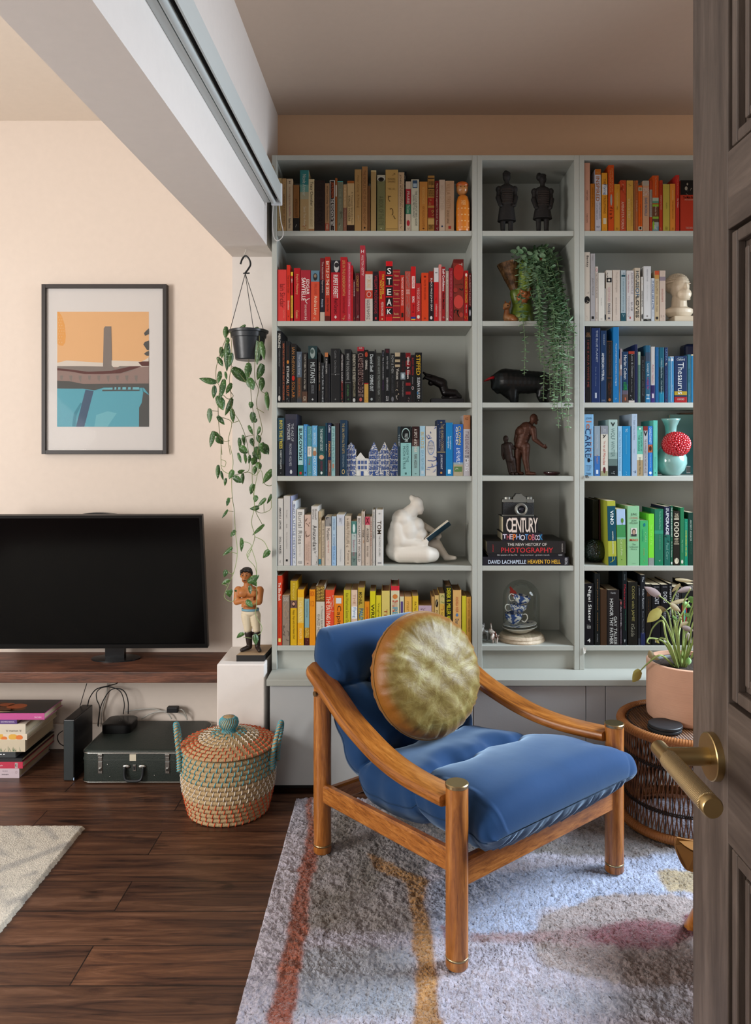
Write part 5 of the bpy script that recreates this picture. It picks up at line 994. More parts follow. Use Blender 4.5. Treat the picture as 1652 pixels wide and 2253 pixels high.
# framed print
fr = thing('framed_print', 'abstract orange and turquoise print in a black frame on the alcove wall', 'picture', tuple(P(229, 998, 3.27)))
ya, yb_ = 3.258, YL-.0005
ax0, ax1, az0, az1 = X(91, ya), X(366, ya), Zp(999, ya), Zp(625, ya); fw = .0165
m = MB()
for a in ((ax0, ax0+fw, az0, az1), (ax1-fw, ax1, az0, az1), (ax0+fw, ax1-fw, az0, az0+fw), (ax0+fw, ax1-fw, az1-fw, az1)): m.box(a[0], a[1], ya, yb_, a[2], a[3], bev=.0008)
m.build('frame', mat('2c2624', .5, key='frame_black'), fr)
MB().box(ax0+fw, ax1-fw, 3.272, 3.278, az0+fw, az1-fw).build('mount', mat('c9c5c2', .8), fr)
ix0, ix1, iz0, iz1 = X(126, 3.272), X(327.5, 3.272), Zp(939, 3.272), Zp(686, 3.272)
def ip(x, y): return (ix0+(x-320)/(1303-320)*(ix1-ix0), iz1-(y-422)/(1645-422)*(iz1-iz0))   # px of the enlarged print
pic = MB(); cols = ['cfa273', '5496a6', '756c66', '54302c', '4a4a48', '42546a', 'c4bbb0', 'cf9450', 'c89050', '857069', '3f7c8c', '68a4b0']
ly = [0]
def poly(pts, ci):
    ly[0] += 1; y = 3.2718-.00004*ly[0]; q = [ip(*p) for p in pts]
    pic.add([(x, y, z) for x, z in q], [tuple(range(len(q)))], ci)
poly([(320, 422), (1303, 422), (1303, 1645), (320, 1645)], 0)
poly([(320, 1200), (1303, 1200), (1303, 1645), (320, 1645)], 1); poly([(320, 990), (1303, 990), (1303, 1200), (320, 1200)], 9)
poly([(320, 422), (340, 422), (370, 470), (400, 560), (412, 680), (405, 750), (380, 785), (345, 780), (320, 760)], 7)
for r_ in range(10):
    for c_ in range(3):
        cx, cy = 335+c_*24+(r_ % 2)*10, 470+r_*30
        if cx < 400-abs(r_-5)*6: poly([(cx, cy), (cx+6, cy+8), (cx, cy+16), (cx-6, cy+8)], 0)
poly([(820, 600), (835, 577), (900, 577), (910, 1000), (812, 1000)], 2)
poly([(320, 965), (420, 940), (812, 965), (812, 1010), (320, 1010)], 6)
poly([(905, 940), (1200, 950), (1303, 990), (1303, 1010), (905, 1010)], 6)
poly([(320, 1000), (600, 1000), (820, 1005), (900, 985), (940, 1035), (990, 1000), (1210, 1000), (1220, 1040), (900, 1090), (620, 1080), (320, 1040)], 2)
poly([(320, 1022), (450, 1035), (650, 1060), (900, 1050), (1100, 1005), (1230, 1000), (1180, 1020), (1000, 1075), (800, 1085), (620, 1085), (450, 1055), (320, 1045)], 3)
poly([(320, 1045), (620, 1085), (820, 1088), (1060, 1075), (1200, 1010), (1303, 1005), (1303, 1190), (600, 1200), (320, 1160)], 9)
for k in range(9): poly([(350+k*100, 1100), (385+k*100, 1100), (375+k*100, 1150+(k % 3)*12), (355+k*100, 1140)], 2)
poly([(320, 1155), (450, 1160), (600, 1190), (1303, 1185), (1303, 1300), (1250, 1230), (820, 1228), (700, 1262), (600, 1240), (320, 1240)], 4)
poly([(320, 1238), (600, 1242), (760, 1262), (1200, 1270), (1235, 1235), (1245, 1300), (1225, 1400), (1200, 1440), (1198, 1645), (320, 1645)], 1)
poly([(480, 1640), (500, 1500), (570, 1390), (590, 1395), (530, 1520), (520, 1640)], 10)
poly([(720, 1645), (740, 1520), (860, 1480), (960, 1500), (860, 1645)], 11)
poly([(1245, 1270), (1303, 1310), (1303, 1645), (1198, 1645), (1200, 1440), (1228, 1390)], 4)
poly([(625, 1250), (712, 1265), (612, 1645), (522, 1645)], 5)
poly([(800, 1240), (940, 1225), (1200, 1225), (1205, 1262), (810, 1266)], 11); poly([(805, 1250), (1200, 1250), (1205, 1264), (805, 1268)], 4)
for x_ in (915, 955, 1000, 1060, 1110): poly([(x_, 1222), (x_+22, 1220), (x_+20, 1248), (x_, 1250)], 4)
poly([(1303, 600), (1270, 630), (1252, 650), (1262, 678), (1303, 660)], 4); poly([(1303, 728), (1260, 745), (1245, 770), (1265, 800), (1285, 830), (1303, 830)], 4)
poly([(1303, 840), (1275, 850), (1252, 870), (1280, 890), (1303, 890)], 4); poly([(1190, 960), (1260, 945), (1303, 950), (1303, 1000), (1230, 1000)], 3); poly([(1230, 950), (1280, 925), (1303, 905), (1303, 950)], 6)
pic.build('print', [mat(c, .7) for c in cols], fr)
GL = None
def clear_glass(name, tint=(1, 1, 1), ior=1.45):
    if name in _m: return _m[name]
    m = bpy.data.materials.new(name); m.use_nodes = True; nt = m.node_tree; nt.nodes.clear(); L = nt.links.new; _m[name] = m
    o = nt.nodes.new('ShaderNodeOutputMaterial'); t = nt.nodes.new('ShaderNodeBsdfTransparent'); t.inputs[0].default_value = (*tint, 1)
    g = nt.nodes.new('ShaderNodeBsdfGlossy'); g.inputs['Roughness'].default_value = .04; f = nt.nodes.new('ShaderNodeFresnel'); f.inputs[0].default_value = ior
    mx = nt.nodes.new('ShaderNodeMixShader'); k_ = nt.nodes.new('ShaderNodeMath'); k_.operation = 'MULTIPLY'; k_.inputs[1].default_value = .35; L(f.outputs[0], k_.inputs[0]); L(k_.outputs[0], mx.inputs[0]); L(t.outputs[0], mx.inputs[1]); L(g.outputs[0], mx.inputs[2]); L(mx.outputs[0], o.inputs[0])
    return m
MB().box(ax0+fw-.001, ax1-fw+.001, 3.2655, 3.2675, az0+fw-.001, az1-fw+.001).build('glass', clear_glass('picture_glass', ior=1.12), fr)
# ---------------------------------------------------------------- blind on the beam
bl = thing('roller_blind', 'white roller blind cassette fixed along the beam, black slot underneath', 'blind', (BX(-.47, 2.9), 2.9, BZ(.86, 2.9)))
ALU = mat('c2c8c6', .35, key='white_aluminium'); y0, y1 = -.9, 2.90
def run(x0, x1, z0, z1): 
    vs = [(BX(x, y), y, BZ(z, y)) for x in (x0, x1) for y in (y0, y1) for z in (z0, z1)]
    return MB().add(vs, [(0, 1, 3, 2), (4, 6, 7, 5), (0, 4, 5, 1), (2, 3, 7, 6), (0, 2, 6, 4), (1, 5, 7, 3)])
run(-.5066, -.4850, .8645, .935).build('back_rail', ALU, bl)
run(-.4850, -.4440, .905, .935).build('cassette', ALU, bl); run(-.4488, -.4440, .8640, .905).build('fascia', ALU, bl)
m = MB(); m.tube([(BX(-.4735, y), y, BZ(.8700, y)) for y in (y0, y1)], .0105, 20); m.build('bottom_bar', ALU, bl, smooth=True, angle=40)
run(-.4625, -.4490, .880, .890).build('dark_slot', mat('0a0a0b', .7), bl)
m = MB(); m.box(BX(-.482, y1), BX(-.440, y1), y1, y1+.012, BZ(.855, y1), BZ(.94, y1), bev=.003); m.build('end_cap', mat('e0e4e6', .4), bl)
e = Vector((BX(-.452, y1), y1+.006, BZ(.86, y1)))
m = MB(); m.tube(catmull([e, e+Vector((.006, .003, -.06)), e+Vector((.014, .004, -.10)), e+Vector((.012, .004, -.125)), e+Vector((-.008, .003, -.14)), e+Vector((-.022, 0, -.12)), e+Vector((-.026, 0, -.06)), e+Vector((-.022, 0, .0))], 8), .0016, 8)
m.build('pull_cord', mat('d4d0cc', .5), bl, smooth=True)
hk = P(596, 372, 2.93); m = MB(); m.tube(catmull([hk+Vector((-.012, .0, .018)), hk+Vector((.004, 0, .014)), hk+Vector((.012, 0, -.004)), hk+Vector((.004, 0, -.016))], 6), .0028, 10)
m.tube([hk+Vector((-.012, 0, .018)), hk+Vector((-.047, 0, .022))], .0028, 8)
tag(m.build('brass_hook', BRASS, smooth=True), 'small brass hook between the blind and the bookcase top', 'hook')
# ---------------------------------------------------------------- under the shelf
def q6(x, y): return (x/4.859, 1500+y/4.859)
def fb(nm, label, xr_, y_t, y_b, cols, dep, yf, zb, left=.33, texts=(), off=0, spin=0):
    """book lying on the floor pile; xr_ right end px, heights in px of the enlargement"""
    x1 = X(xr_/4.859, yf); h = (y_b-y_t)/4.859*yf/F; x0 = x1-left
    t = thing(nm, label, 'book', ((x0+x1)/2, yf, zb), 'art books piled on the floor')
    m = MB(); k = .0022
    m.box(x0, x1, yf, yf+dep, zb, zb+k); m.box(x0, x1, yf, yf+dep, zb+h-k, zb+h); m.box(x0, x1, yf, yf+k, zb+k, zb+h-k)
    m.build('cover', mat(cols, .35, coat=.2), t)
    MB().box(x0+.002, x1-.004, yf+k, yf+dep-.003, zb+k, zb+h-k).build('page_block', PAGES, t)
    for tx, c, a, b, v0, v1 in texts:
        lt = MB(); o = (X((a+b)/2/4.859, yf), yf-.0005, zb+h*(1-(v0+v1)/2)); w_ = X(b/4.859, yf)-X(a/4.859, yf)
        if tx: text_into(lt, tx, .01, o, (1, 0, 0), (0, 0, 1), w_, h*(v1-v0))
        else: rect(lt, o[0]-w_/2, o[0]+w_/2, o[2]-h*(v1-v0)/2, o[2]+h*(v1-v0)/2, o[1])
        lt.build('lettering' if tx else 'label_patch', mat(c, .5), t)
    return zb+h, t, x0, x1
yf = 2.987; z = .0005
z, _, _, _ = fb('hardback_book', 'lilac white book dotted with tiny marks, lowest of the floor pile', 205, 928, 1030, 'c4b4bc', .27, yf, z, texts=[('.:.:.:.', '605860', 20, 90, .2, .7), ('O', 'a89498', 163, 185, .25, .55)])
z, _, _, _ = fb('hardback_book', 'raspberry red book near the bottom of the floor pile', 243, 858, 928, 'b82c48', .28, yf, z, texts=[('pular', 'e8c8d0', 0, 32, .4, .7), ('', 'c8b8b8', 160, 190, .12, .95), ('MUG', '282028', 163, 187, .2, .85)])
z, _, _, _ = fb('hardback_book', 'plain black book under the small grey box in the floor pile', 237, 820, 858, '16161a', .29, yf, z)
g1 = thing('network_box', 'small grey box with white lights lying in the floor book pile', 'electronics', (X(20, yf), yf, z))
hz = 70/4.859*yf/F; xg = X(163/4.859, yf)
MB().box(xg-.2, xg, yf+.005, yf+.12, z, z+hz, bev=.003).build('case', mat('5c6062', .45), g1); MB().box(xg-.2, xg-.001, yf+.0035, yf+.0052, z+.004, z+hz-.004).build('front_panel', mat('3c4042', .4), g1)
m = MB()
for k in range(4): m.box(xg-.085+k*.012, xg-.079+k*.012, yf+.002, yf+.0036, z+hz*.5, z+hz*.62)
m.build('indicator_mark', mat('e8ecf0', .4), g1)
z += hz
BOT = mat('c4b8a0', .6, var=.08, scale=40)
z0b = z
z, t5, xa5, xb5 = fb('paperback_book', 'worn cream book printed with green grass in the floor pile', 268, 615, 742, 'c8bca4', .26, yf, z)
m = MB(); rg = random.Random(4)
for k in range(22):
    x_ = xb5-.15*rg.random()-.012; hgt = (.010+.012*rg.random()); dx = (rg.random()-.5)*.02
    m.add([(x_-.0012, yf-.0004, z0b+.002), (x_+.0012, yf-.0004, z0b+.002), (x_+dx, yf-.0004, z0b+.004+hgt)], [(0, 1, 2)])
m.build('grass_print', mat('4c7050', .6), t5)
z, t6, xa6, xb6 = fb('hardback_book', 'white book with yellow and orange flowers in the floor pile', 288, 548, 612, 'd8ccb8', .27, yf, z)
m = MB(); zz = z-.012
for cx, cz, r_, mi in ((-.055, .0, .018, 0), (-.12, .004, .026, 0), (-.03, -.002, .014, 1), (-.17, 0, .02, 0), (-.09, -.006, .012, 1)):
    m.add([(xb6+cx+r_*math.cos(a*PI/8), yf-.0004-.0001*mi, min(z-.001, max(z-.022, zz+cz+r_*.7*math.sin(a*PI/8)))) for a in range(16)], [tuple(range(16))], mi)
m.build('flower_print', [mat('d8a848', .6), mat('d87838', .6)], t6)
z, _, _, _ = fb('hardback_book', 'cream book with delicate grey lettering in the floor pile', 272, 415, 520, 'cfc6b4', .24, yf, z, texts=[('mannen', '7c7468', 100, 195, .62, .78), ('W', '8a8478', 62, 88, .58, .8), ('w', '8a8478', 208, 230, .58, .8)])
z, _, _, _ = fb('paperback_book', 'slim violet book under the pink art book of the floor pile', 180, 383, 430, '563c78', .22, yf, z, texts=[('GROWERS MANUAL', 'd0c4dc', 8, 155, .3, .65)])
zt = z
z, t9, xa9, xb9 = fb('hardback_book', 'big pink art book with a dark painting, topmost of the floor pile', 475, 318, 385, 'b8508c', .165, yf, z, left=.42, texts=[('TASCHEN', 'e8c0d8', 365, 442, .5, .72)])
cover = MB(); rg = random.Random(8)
cover.add([(xa9+.002, yf+.003, z+.0004), (xb9-.002, yf+.003, z+.0004), (xb9-.002, yf+.163, z+.0004), (xa9+.002, yf+.163, z+.0004)], [(0, 1, 2, 3)], 0)
for cx, cy, a, b, mi in ((-.22, .03, .09, .02, 1), (-.19, .055, .05, .03, 2), (-.15, .08, .04, .03, 3), (-.24, .1, .05, .03, 2), (-.30, .06, .03, .05, 4), (-.13, .05, .03, .02, 2), (-.2, .1, .03, .02, 3), (-.17, .03, .04, .012, 1)):
    cover.add([(xb9+cx+a*math.cos(k*PI/9), yf+.003+cy+b*math.sin(k*PI/9), z+.0005+mi*.0001) for k in range(18)], [tuple(range(18))], mi)
cover.build('cover_painting', [mat('2c2a28', .3, var=.3, scale=12, coat=.3), mat('c8ac84', .35), mat('5c3824', .35), mat('a8542c', .35), mat('46566c', .35)], t9)
# external drive
dv = thing('external_drive', 'upright black box with grey mesh front between book pile and suitcase', 'electronics', (-1.262, 3.04, 0))
dx0, dx1, dz = X(139.5, 2.96), X(164, 2.96), .240
MB().box(dx0, dx1, 2.96, 3.14, .001, dz, bev=.003).build('case', mat('0e0e10', .25, spec=.5), dv)
MB().box(dx0+.002, dx1-.003, 2.957, 2.962, .004, dz-.004, bev=.003).build('mesh_front', mat('4a5254', .8, bump=1, scale=900, var=.3), dv)
MB().box(dx1-.004, dx1-.001, 2.9575, 2.9600, .004, .014).build('indicator_mark', mat('a8c0e0', .3), dv)
# suitcase
su = thing('suitcase', 'vintage dark green suitcase with chrome latches lying on the floor', 'suitcase', (-.99, 3.1, 0))
SG = mat('2c332f', .42, bump=.25, scale=300, var=.12, key='green_vinyl'); CH = mat('a8a8a4', .25, metal=1, key='worn_chrome', var=.1)
sx0, sx1, sy0, sy1 = -1.208, -.772, 2.938, 3.272
def rrect(x0, x1, y0, y1, r, n=6):
    pts = []
    for cx, cy, a0 in ((x1-r, y1-r, 0), (x0+r, y1-r, PI/2), (x0+r, y0+r, PI), (x1-r, y0+r, 1.5*PI)):
        for k in range(n+1): a = a0+PI/2*k/n; pts.append((cx+r*math.cos(a), cy+r*math.sin(a)))
    return pts
def layers(mb, levels, r=.035):
    """stack of rounded outlines: (inset, z)"""
    rings = [[(x, y, z_) for x, y in rrect(sx0+i_, sx1-i_, sy0+i_, sy1-i_, max(.004, r-i_*.5))] for i_, z_ in levels]; n = len(rings[0]); vs = [v for g_ in rings for v in g_]; fs = []
    for i in range(len(rings)-1):
        for k in range(n): fs.append((i*n+k, i*n+(k+1) % n, (i+1)*n+(k+1) % n, (i+1)*n+k))
    fs += [tuple(range(n)), tuple((len(rings)-1)*n+k for k in range(n))]
    return mb.add(vs, fs)
layers(MB(), [(.004, .001), (.001, .006), (.0005, .09)]).build('body', SG, su, smooth=True, angle=40)
layers(MB(), [(-.0015, .0885), (-.0015, .092), (.0005, .094), (.0005, .112), (.001, .121), (.006, .127), (.014, .1285)]).build('lid', SG, su, smooth=True, angle=40)
for nm, z_ in (('bottom_trim', .0065), ('top_trim', .119)):
    m = MB(); pts = [(x, y, z_) for x, y in rrect(sx0-.0012, sx1+.0012, sy0-.0012, sy1+.0012, .036)]; m.tube(pts, .0024, 8, closed=True)
    tr = m.build(nm, CH, su, smooth=True); tr['label'] = 'chrome edge trim'
def fx(zx): return X(zx/4.859, sy0)
def fz(zy): return Zp(1500+zy/4.859, sy0)
yq = sy0-.0022
for lx in (1072, 1072+ (920-550)*4.859/2.503):
    m = MB(); a = fx(lx)
    m.box(a-.0085, a+.0085, yq, sy0, fz(980), fz(852), bev=.0012)
    lt = m.build('latch', CH, su)
    m = MB(); m.box(a-.0045, a+.0045, yq-.005, yq, fz(955), fz(915), bev=.001); m.build('push_button', CH, lt)
    m = MB(); m.tube([(a, yq-.005, fz(936)), (a, yq-.0065, fz(936))], .0035, 14); m.build('keyhole', mat('4c4c4a', .3, metal=1), lt)
    m = MB(); m.box(a-.009, a+.009, yq-.003, sy0+.001, fz(795), fz(770), bev=.001); m.box(a-.0075, a+.0075, yq-.001, sy0+.001, fz(845), fz(800), bev=.001); m.build('hasp', CH, lt)
cxh = fx(1437); m = MB()
for s in (-1, 1): m.sph((cxh+s*.031, yq, fz(905)), (.0155, .004, .0075), 16)
m.build('handle_mount', CH, su, smooth=True)
m = MB(); m.tube(catmull([(cxh-.036, yq-.004, fz(905)), (cxh-.035, yq-.008, fz(985)), (cxh-.027, yq-.012, fz(1035)), (cxh, yq-.013, fz(1043)), (cxh+.027, yq-.012, fz(1035)), (cxh+.035, yq-.008, fz(985)), (cxh+.036, yq-.004, fz(905))], 6), .0065, 12, flat=.8)
m.build('handle', mat('22262a', .4), su, smooth=True)
MB().box(cxh-.006, cxh+.006, yq, sy0, fz(955), fz(885), bev=.001).build('badge', CH, su); MB().box(cxh-.0035, cxh+.0035, yq-.0004, yq, fz(940), fz(902)).build('badge_face', mat('1c1e20', .4), su)
a = fx(1420); st = MB().box(a-.0125, a+.013, sy0-.0016, sy0-.0003, fz(845), fz(774), bev=.0006).build('paper_sticker', mat('cdc5b0', .8), su); st['label'] = 'blank cream paper sticker'
m = MB()
for x_, y_ in ((1150, 882), (1175, 1012), (1650, 1000)): m.sph((fx(x_), sy0-.0005, fz(y_)), (.0022, .0018, .0022), 10)
m.build('stud', CH, su, smooth=True)
# set-top box on the suitcase
sb = thing('set_top_box', 'small black rounded media box on the suitcase lid', 'electronics', (-1.13, 3.16, .129))
bx_, by_ = X(221, 3.11), X(285, 3.11)
m = MB(); z0_ = .1287; pts = [(.0, z0_), (-.001, z0_+.004), (-.001, z0_+.033), (.002, z0_+.036)]
rings = [[(x, y, zz) for x, y in rrect(bx_+i_, by_-i_, 3.11+i_, 3.226-i_, .026)] for i_, zz in pts]; n = len(rings[0])
m.add([v for g_ in rings for v in g_], [(i*n+k, i*n+(k+1) % n, (i+1)*n+(k+1) % n, (i+1)*n+k) for i in range(3) for k in range(n)]+[tuple(range(n)), tuple(3*n+k for k in range(n))])
m.build('case', mat('0d0d0e', .35), sb, smooth=True, angle=40)
m = MB(); text_into(m, 'tv', 0, ((bx_+by_)/2+.004, 3.168, z0_+.0363), (1, 0, 0), (0, 1, 0), .018, .013); m.build('lettering', mat('2a2a2c', .3), sb)
# cables
CB = mat('121214', .5); CW = mat('b8b4ac', .5)
def cable(name, label, pts, r, m_, grp=None):
    g = MB(); g.tube(catmull(pts, 8), r, 8); return tag(g.build(name, m_, smooth=True), label, 'cable', grp)
p6 = lambda x, y, Y: P(x/4.859, 1500+y/4.859, Y)
cable('black_cable', 'black cable looping up from the upright drive to the shelf', [p6(935, 245, 3.1)+Vector((0, 0, -.006)), p6(960, 170, 3.14), p6(1030, 80, 3.2), p6(1150, 45, 3.22), p6(1230, 25, 3.25), p6(1260, 10, 3.27)], .0022, CB, 'black cables behind the media box')
cable('black_cable', 'black cable arching from behind the drive down onto the media box', [p6(1045, 470, 3.25), p6(1070, 290, 3.25), p6(1120, 170, 3.25), p6(1190, 85, 3.24), p6(1280, 75, 3.235), p6(1340, 120, 3.232), p6(1370, 220, 3.23), p6(1370, 350, 3.226)+Vector((0, 0, .003))], .0022, CB, 'black cables behind the media box')
cable('black_cable', 'black cable making the inner arch above the media box', [p6(1318, 345, 3.228), p6(1328, 230, 3.233), p6(1290, 110, 3.24), p6(1200, 60, 3.25), p6(1100, 60, 3.25), p6(1035, 110, 3.25), p6(1035, 190, 3.25), p6(1065, 280, 3.26), p6(1050, 480, 3.26)], .002, CB, 'black cables behind the media box')
cable('black_cable', 'thin straight black cable rising from the drive top to the shelf', [p6(855, 255, 3.12)+Vector((0, 0, -.004)), p6(890, 140, 3.15), p6(928, 18, 3.2)], .0016, CB, 'black cables behind the media box')
cable('black_cable', 'black cable curling on the wall between book pile and drive', [p6(670, 525, 3.2), p6(625, 560, 3.22), p6(615, 610, 3.22), p6(640, 660, 3.2), p6(690, 690, 3.15)], .002, CB)
cable('white_cable', 'pale cable hanging down the alcove wall behind the suitcase', [p6(1150, 20, 3.28), p6(1140, 120, 3.28), p6(1110, 230, 3.28), p6(1085, 330, 3.28), p6(1080, 450, 3.275)], .0028, CW)
q3 = lambda x, y, Y: P(x/2.503, 1480+y/2.503, Y)
cable('white_cable', 'pale cable looping behind the suitcase to the black plug', [q3(690, 215, 3.26), q3(760, 203, 3.265), q3(850, 200, 3.27), q3(920, 225, 3.27), q3(945, 255, 3.27)], .003, CW)
cable('white_cable', 'pale cable arching from the black plug down behind the suitcase', [q3(780, 255, 3.268), q3(830, 225, 3.268), q3(900, 212, 3.262), q3(975, 218, 3.26), q3(1010, 230, 3.262), q3(1030, 255, 3.265)], .003, CW)
pl = thing('adapter_plug', 'small black adapter plug behind the suitcase', 'plug', tuple(q3(955, 200, 3.25)))
c_ = q3(953, 200, 3.25); MB().box(c_.x-.024, c_.x+.024, 3.235, 3.262, c_.z-.013, c_.z+.012, bev=.004).build('body', mat('151517', .5), pl)
m = MB(); m.tube(catmull([c_+Vector((.024, 0, 0)), q3(1005, 205, 3.25), q3(1025, 235, 3.26), q3(1030, 260, 3.266)], 6), .0025, 8); m.build('lead', CW, pl, smooth=True)
# ---------------------------------------------------------------- basket
bk = thing('lidded_basket', 'round seagrass basket with lid, stitched in orange, white and turquoise, before the pier', 'basket', (-.588, 2.735, 0))
bcx, bcy = -.588, 2.735
STRAW = mat('b59a72', .75, bump=.5, scale=220, var=.22, key='seagrass')
SO, SW, SBL = mat('d4522a', .5), mat('e4dcd0', .5), mat('4fa4b4', .5)
def coil(rows, amp):
    """bulging profile through (r,z) coil centres, one bump for each coil"""
    pr = []
    for i, (r, z_, nr, nz) in enumerate(rows):
        for k in (-1, -.5, 0, .5, 1):
            b = amp*math.sqrt(max(0, 1-(k*.98)**2)); tr, tz = -nz, nr
            pr.append((max(0, r+nr*b+tr*k*amp), z_+nz*b+tz*k*amp))
    return pr
def stitches(rows, amp, n, jit, sel):
    out = {0: MB(), 1: MB(), 2: MB()}
    for i, (r, z_, nr, nz) in enumerate(rows):
        g_ = out[sel(i)]; cnt = max(8, int(n*r/.16)); tr, tz = -nz, nr
        for k in range(cnt):
            a = 2*PI*(k+jit*i)/cnt; pts = []
            for q in (-1, -.5, 0, .5, 1):
                b = amp*math.sqrt(max(0, 1-(q*.98)**2))+.0012; rr = max(0.001, r+nr*b+tr*q*amp); aa = a+q*.012*.16/max(r, .03)
                pts.append((bcx+rr*math.cos(aa), bcy+rr*math.sin(aa), z_+nz*b+tz*q*amp))
            g_.tube(pts, .0017, 5, cap=False)
    return out
nr_ = 14; body = []
for i in range(nr_):
    z_ = .009+i*.0163; f = i/(nr_-1); r = .137+.024*math.sin(min(1, f*1.5)*PI/2)-.004*max(0, f-.7)/.3; body.append((r, z_, 1, 0))
MB().lathe([(0, .002)]+coil(body, .0082)+[(.145, .23), (.14, .02), (0, .02)], bcx, bcy, 0, 72).build('body', STRAW, bk, smooth=True)
for k, g_ in stitches(body, .0082, 44, .5, lambda i: 0 if i < 5 else (1 if i < 9 else 2)).items(): g_.build('stitching', (SO, SW, SBL)[k], bk, smooth=True)
lid = []
for i in range(9):
    f = i/8; r = .160-.0150*i; lid.append((r, .238+.040*(1-(r/.16)**1.6), .35, .94))
LD = MB().lathe([(0, .234), (.15, .232)]+coil(lid, .0078)+[(.03, .279), (0, .28)], bcx, bcy, 0, 72).build('lid', STRAW, bk, smooth=True)
for k, g_ in stitches(lid, .0078, 44, .5, lambda i: 0 if i < 4 else (1 if i < 7 else 2)).items(): g_.build('stitching', (SO, SW, SBL)[k], LD, smooth=True)
kp = [(.026, .276), (.021, .285), (.022, .292), (.030, .300), (.034, .312), (.031, .324), (.020, .333), (.008, .336), (0, .3362)]
MB().lathe(kp, bcx, bcy, 0, 32).build('knob', STRAW, LD, smooth=True)
m = MB()
for k in range(26):
    a0 = 2*PI*k/26; pts = []
    for i, (r, z_) in enumerate(kp[:-2]): a = a0+i*.16; pts.append((bcx+(r+.001)*math.cos(a), bcy+(r+.001)*math.sin(a), z_))
    m.tube(pts, .0016, 5, cap=False)
m.build('knob_stitching', SBL, LD, smooth=True)
def handle(a, tilt):
    u = Vector((math.cos(a), math.sin(a), 0)); v = Vector((-math.sin(a), math.cos(a), 0)); o = Vector((bcx, bcy, 0))
    pts = catmull([o+u*.170-v*.040+Vector((0, 0, .165)), o+u*.172-v*.038+Vector((0, 0, .215)), o+u*(.176+tilt)-v*.030+Vector((0, 0, .285)), o+u*(.180+tilt*1.3)+Vector((0, 0, .318)), o+u*(.176+tilt)+v*.030+Vector((0, 0, .285)), o+u*.172+v*.038+Vector((0, 0, .215)), o+u*.170+v*.040+Vector((0, 0, .165))], 8)
    m = MB(); m.tube(pts, .0078, 10); hd = m.build('handle', STRAW, bk, smooth=True)
    w_ = MB(); L_ = len(pts)
    for ph in (0, PI):
        sp = []
        for i in range((L_-1)*5):
            f = i/5; j = int(f); p = pts[j].lerp(pts[min(j+1, L_-1)], f-j); d = (pts[min(j+1, L_-1)]-pts[j]).normalized(); n1 = d.orthogonal().normalized() if abs(d.dot(v)) > .95 else d.cross(v).normalized(); n2 = d.cross(n1)
            t_ = i*.42+ph; sp.append(p+(n1*math.cos(t_)+n2*math.sin(t_))*.0080)
        w_.tube(sp, .0021, 5)
    w_.build('wrapping', SBL, hd, smooth=True)
handle(PI*1.06, .004); handle(-.10, .010)
# ---------------------------------------------------------------- hanging plant and figure on the pier step
def leaf(mb, a, b, w, nrm=None, curl=.3, mi=0, heart=True, rg=random):
    """leaf blade from stalk a to tip b, folded along its rib"""
    a, b = Vector(a), Vector(b); d = b-a; L_ = d.length
    if L_ < 1e-5: return
    d.normalize(); n = (nrm or Vector((rg.uniform(-.5, .5), -1, rg.uniform(-.2, .6)))); n = (n-d*n.dot(d))
    if n.length < 1e-3: n = d.orthogonal()
    n.normalize(); s = d.cross(n); prof = [(0, .05), (.06, .62), (.2, .95), (.38, 1), (.6, .82), (.8, .48), (.93, .18), (1, .0)] if heart else [(0, .1), (.15, .7), (.45, 1), (.75, .85), (.95, .4), (1, .05)]
    vs = []; fs = []
    for i, (t, q) in enumerate(prof):
        c = a+d*(t*L_)+n*(-.18*curl*L_*(t-.3)**2*2); hw = w*.5*q; back = -.12*L_*(1-t)*heart*(t < .1)
        for k in (-1, -.55, 0, .55, 1): vs.append(c+s*(hw*k*math.cos(curl*abs(k)*.9))+d*(back*abs(k))+n*(-hw*abs(k)*math.sin(curl*1.3*abs(k))*.9))
    for i in range(len(prof)-1):
        for k in range(4): fs.append((i*5+k, i*5+k+1, (i+1)*5+k+1, (i+1)*5+k))
    mb.add(vs, fs, mi)
def leafmat(name, c1, c2, spot=None, rough=.4, scale=25, spot_scale=160):
    m = mat(c1, rough, key=name, var=.0); nt = m.node_tree; L = nt.links.new; b = nt.nodes['Principled BSDF']
    tc = nt.nodes.new('ShaderNodeTexCoord'); n = nt.nodes.new('ShaderNodeTexNoise'); n.inputs['Scale'].default_value = scale; L(tc.outputs['Object'], n.inputs['Vector'])
    r = nt.nodes.new('ShaderNodeValToRGB'); r.color_ramp.elements[0].position = .35; r.color_ramp.elements[1].position = .65; r.color_ramp.elements[0].color = lin(c1); r.color_ramp.elements[1].color = lin(c2); L(n.outputs['Fac'], r.inputs[0])
    out = r.outputs[0]
    if spot:
        v = nt.nodes.new('ShaderNodeTexNoise'); v.inputs['Scale'].default_value = spot_scale; v.inputs['Detail'].default_value = 2; L(tc.outputs['Object'], v.inputs['Vector'])
        r2 = nt.nodes.new('ShaderNodeValToRGB'); r2.color_ramp.elements[0].position = .58; r2.color_ramp.elements[1].position = .68; r2.color_ramp.elements[0].color = (0, 0, 0, 1); L(v.outputs['Fac'], r2.inputs[0])
        mx = nt.nodes.new('ShaderNodeMix'); mx.data_type = 'RGBA'; mx.inputs[7].default_value = lin(spot); L(r2.outputs[0], mx.inputs[0]); L(out, mx.inputs[6]); out = mx.outputs[2]
    L(out, b.inputs['Base Color']); return m
LEAF = leafmat('satin_pothos_leaf', '2c4a28', '44682e', '8ca488'); STEM = mat('6c7048', .6); STEM2 = mat('80905c', .6)
q4 = lambda x, y, Y: P(400+x/4.692, 520+y/4.692, Y)
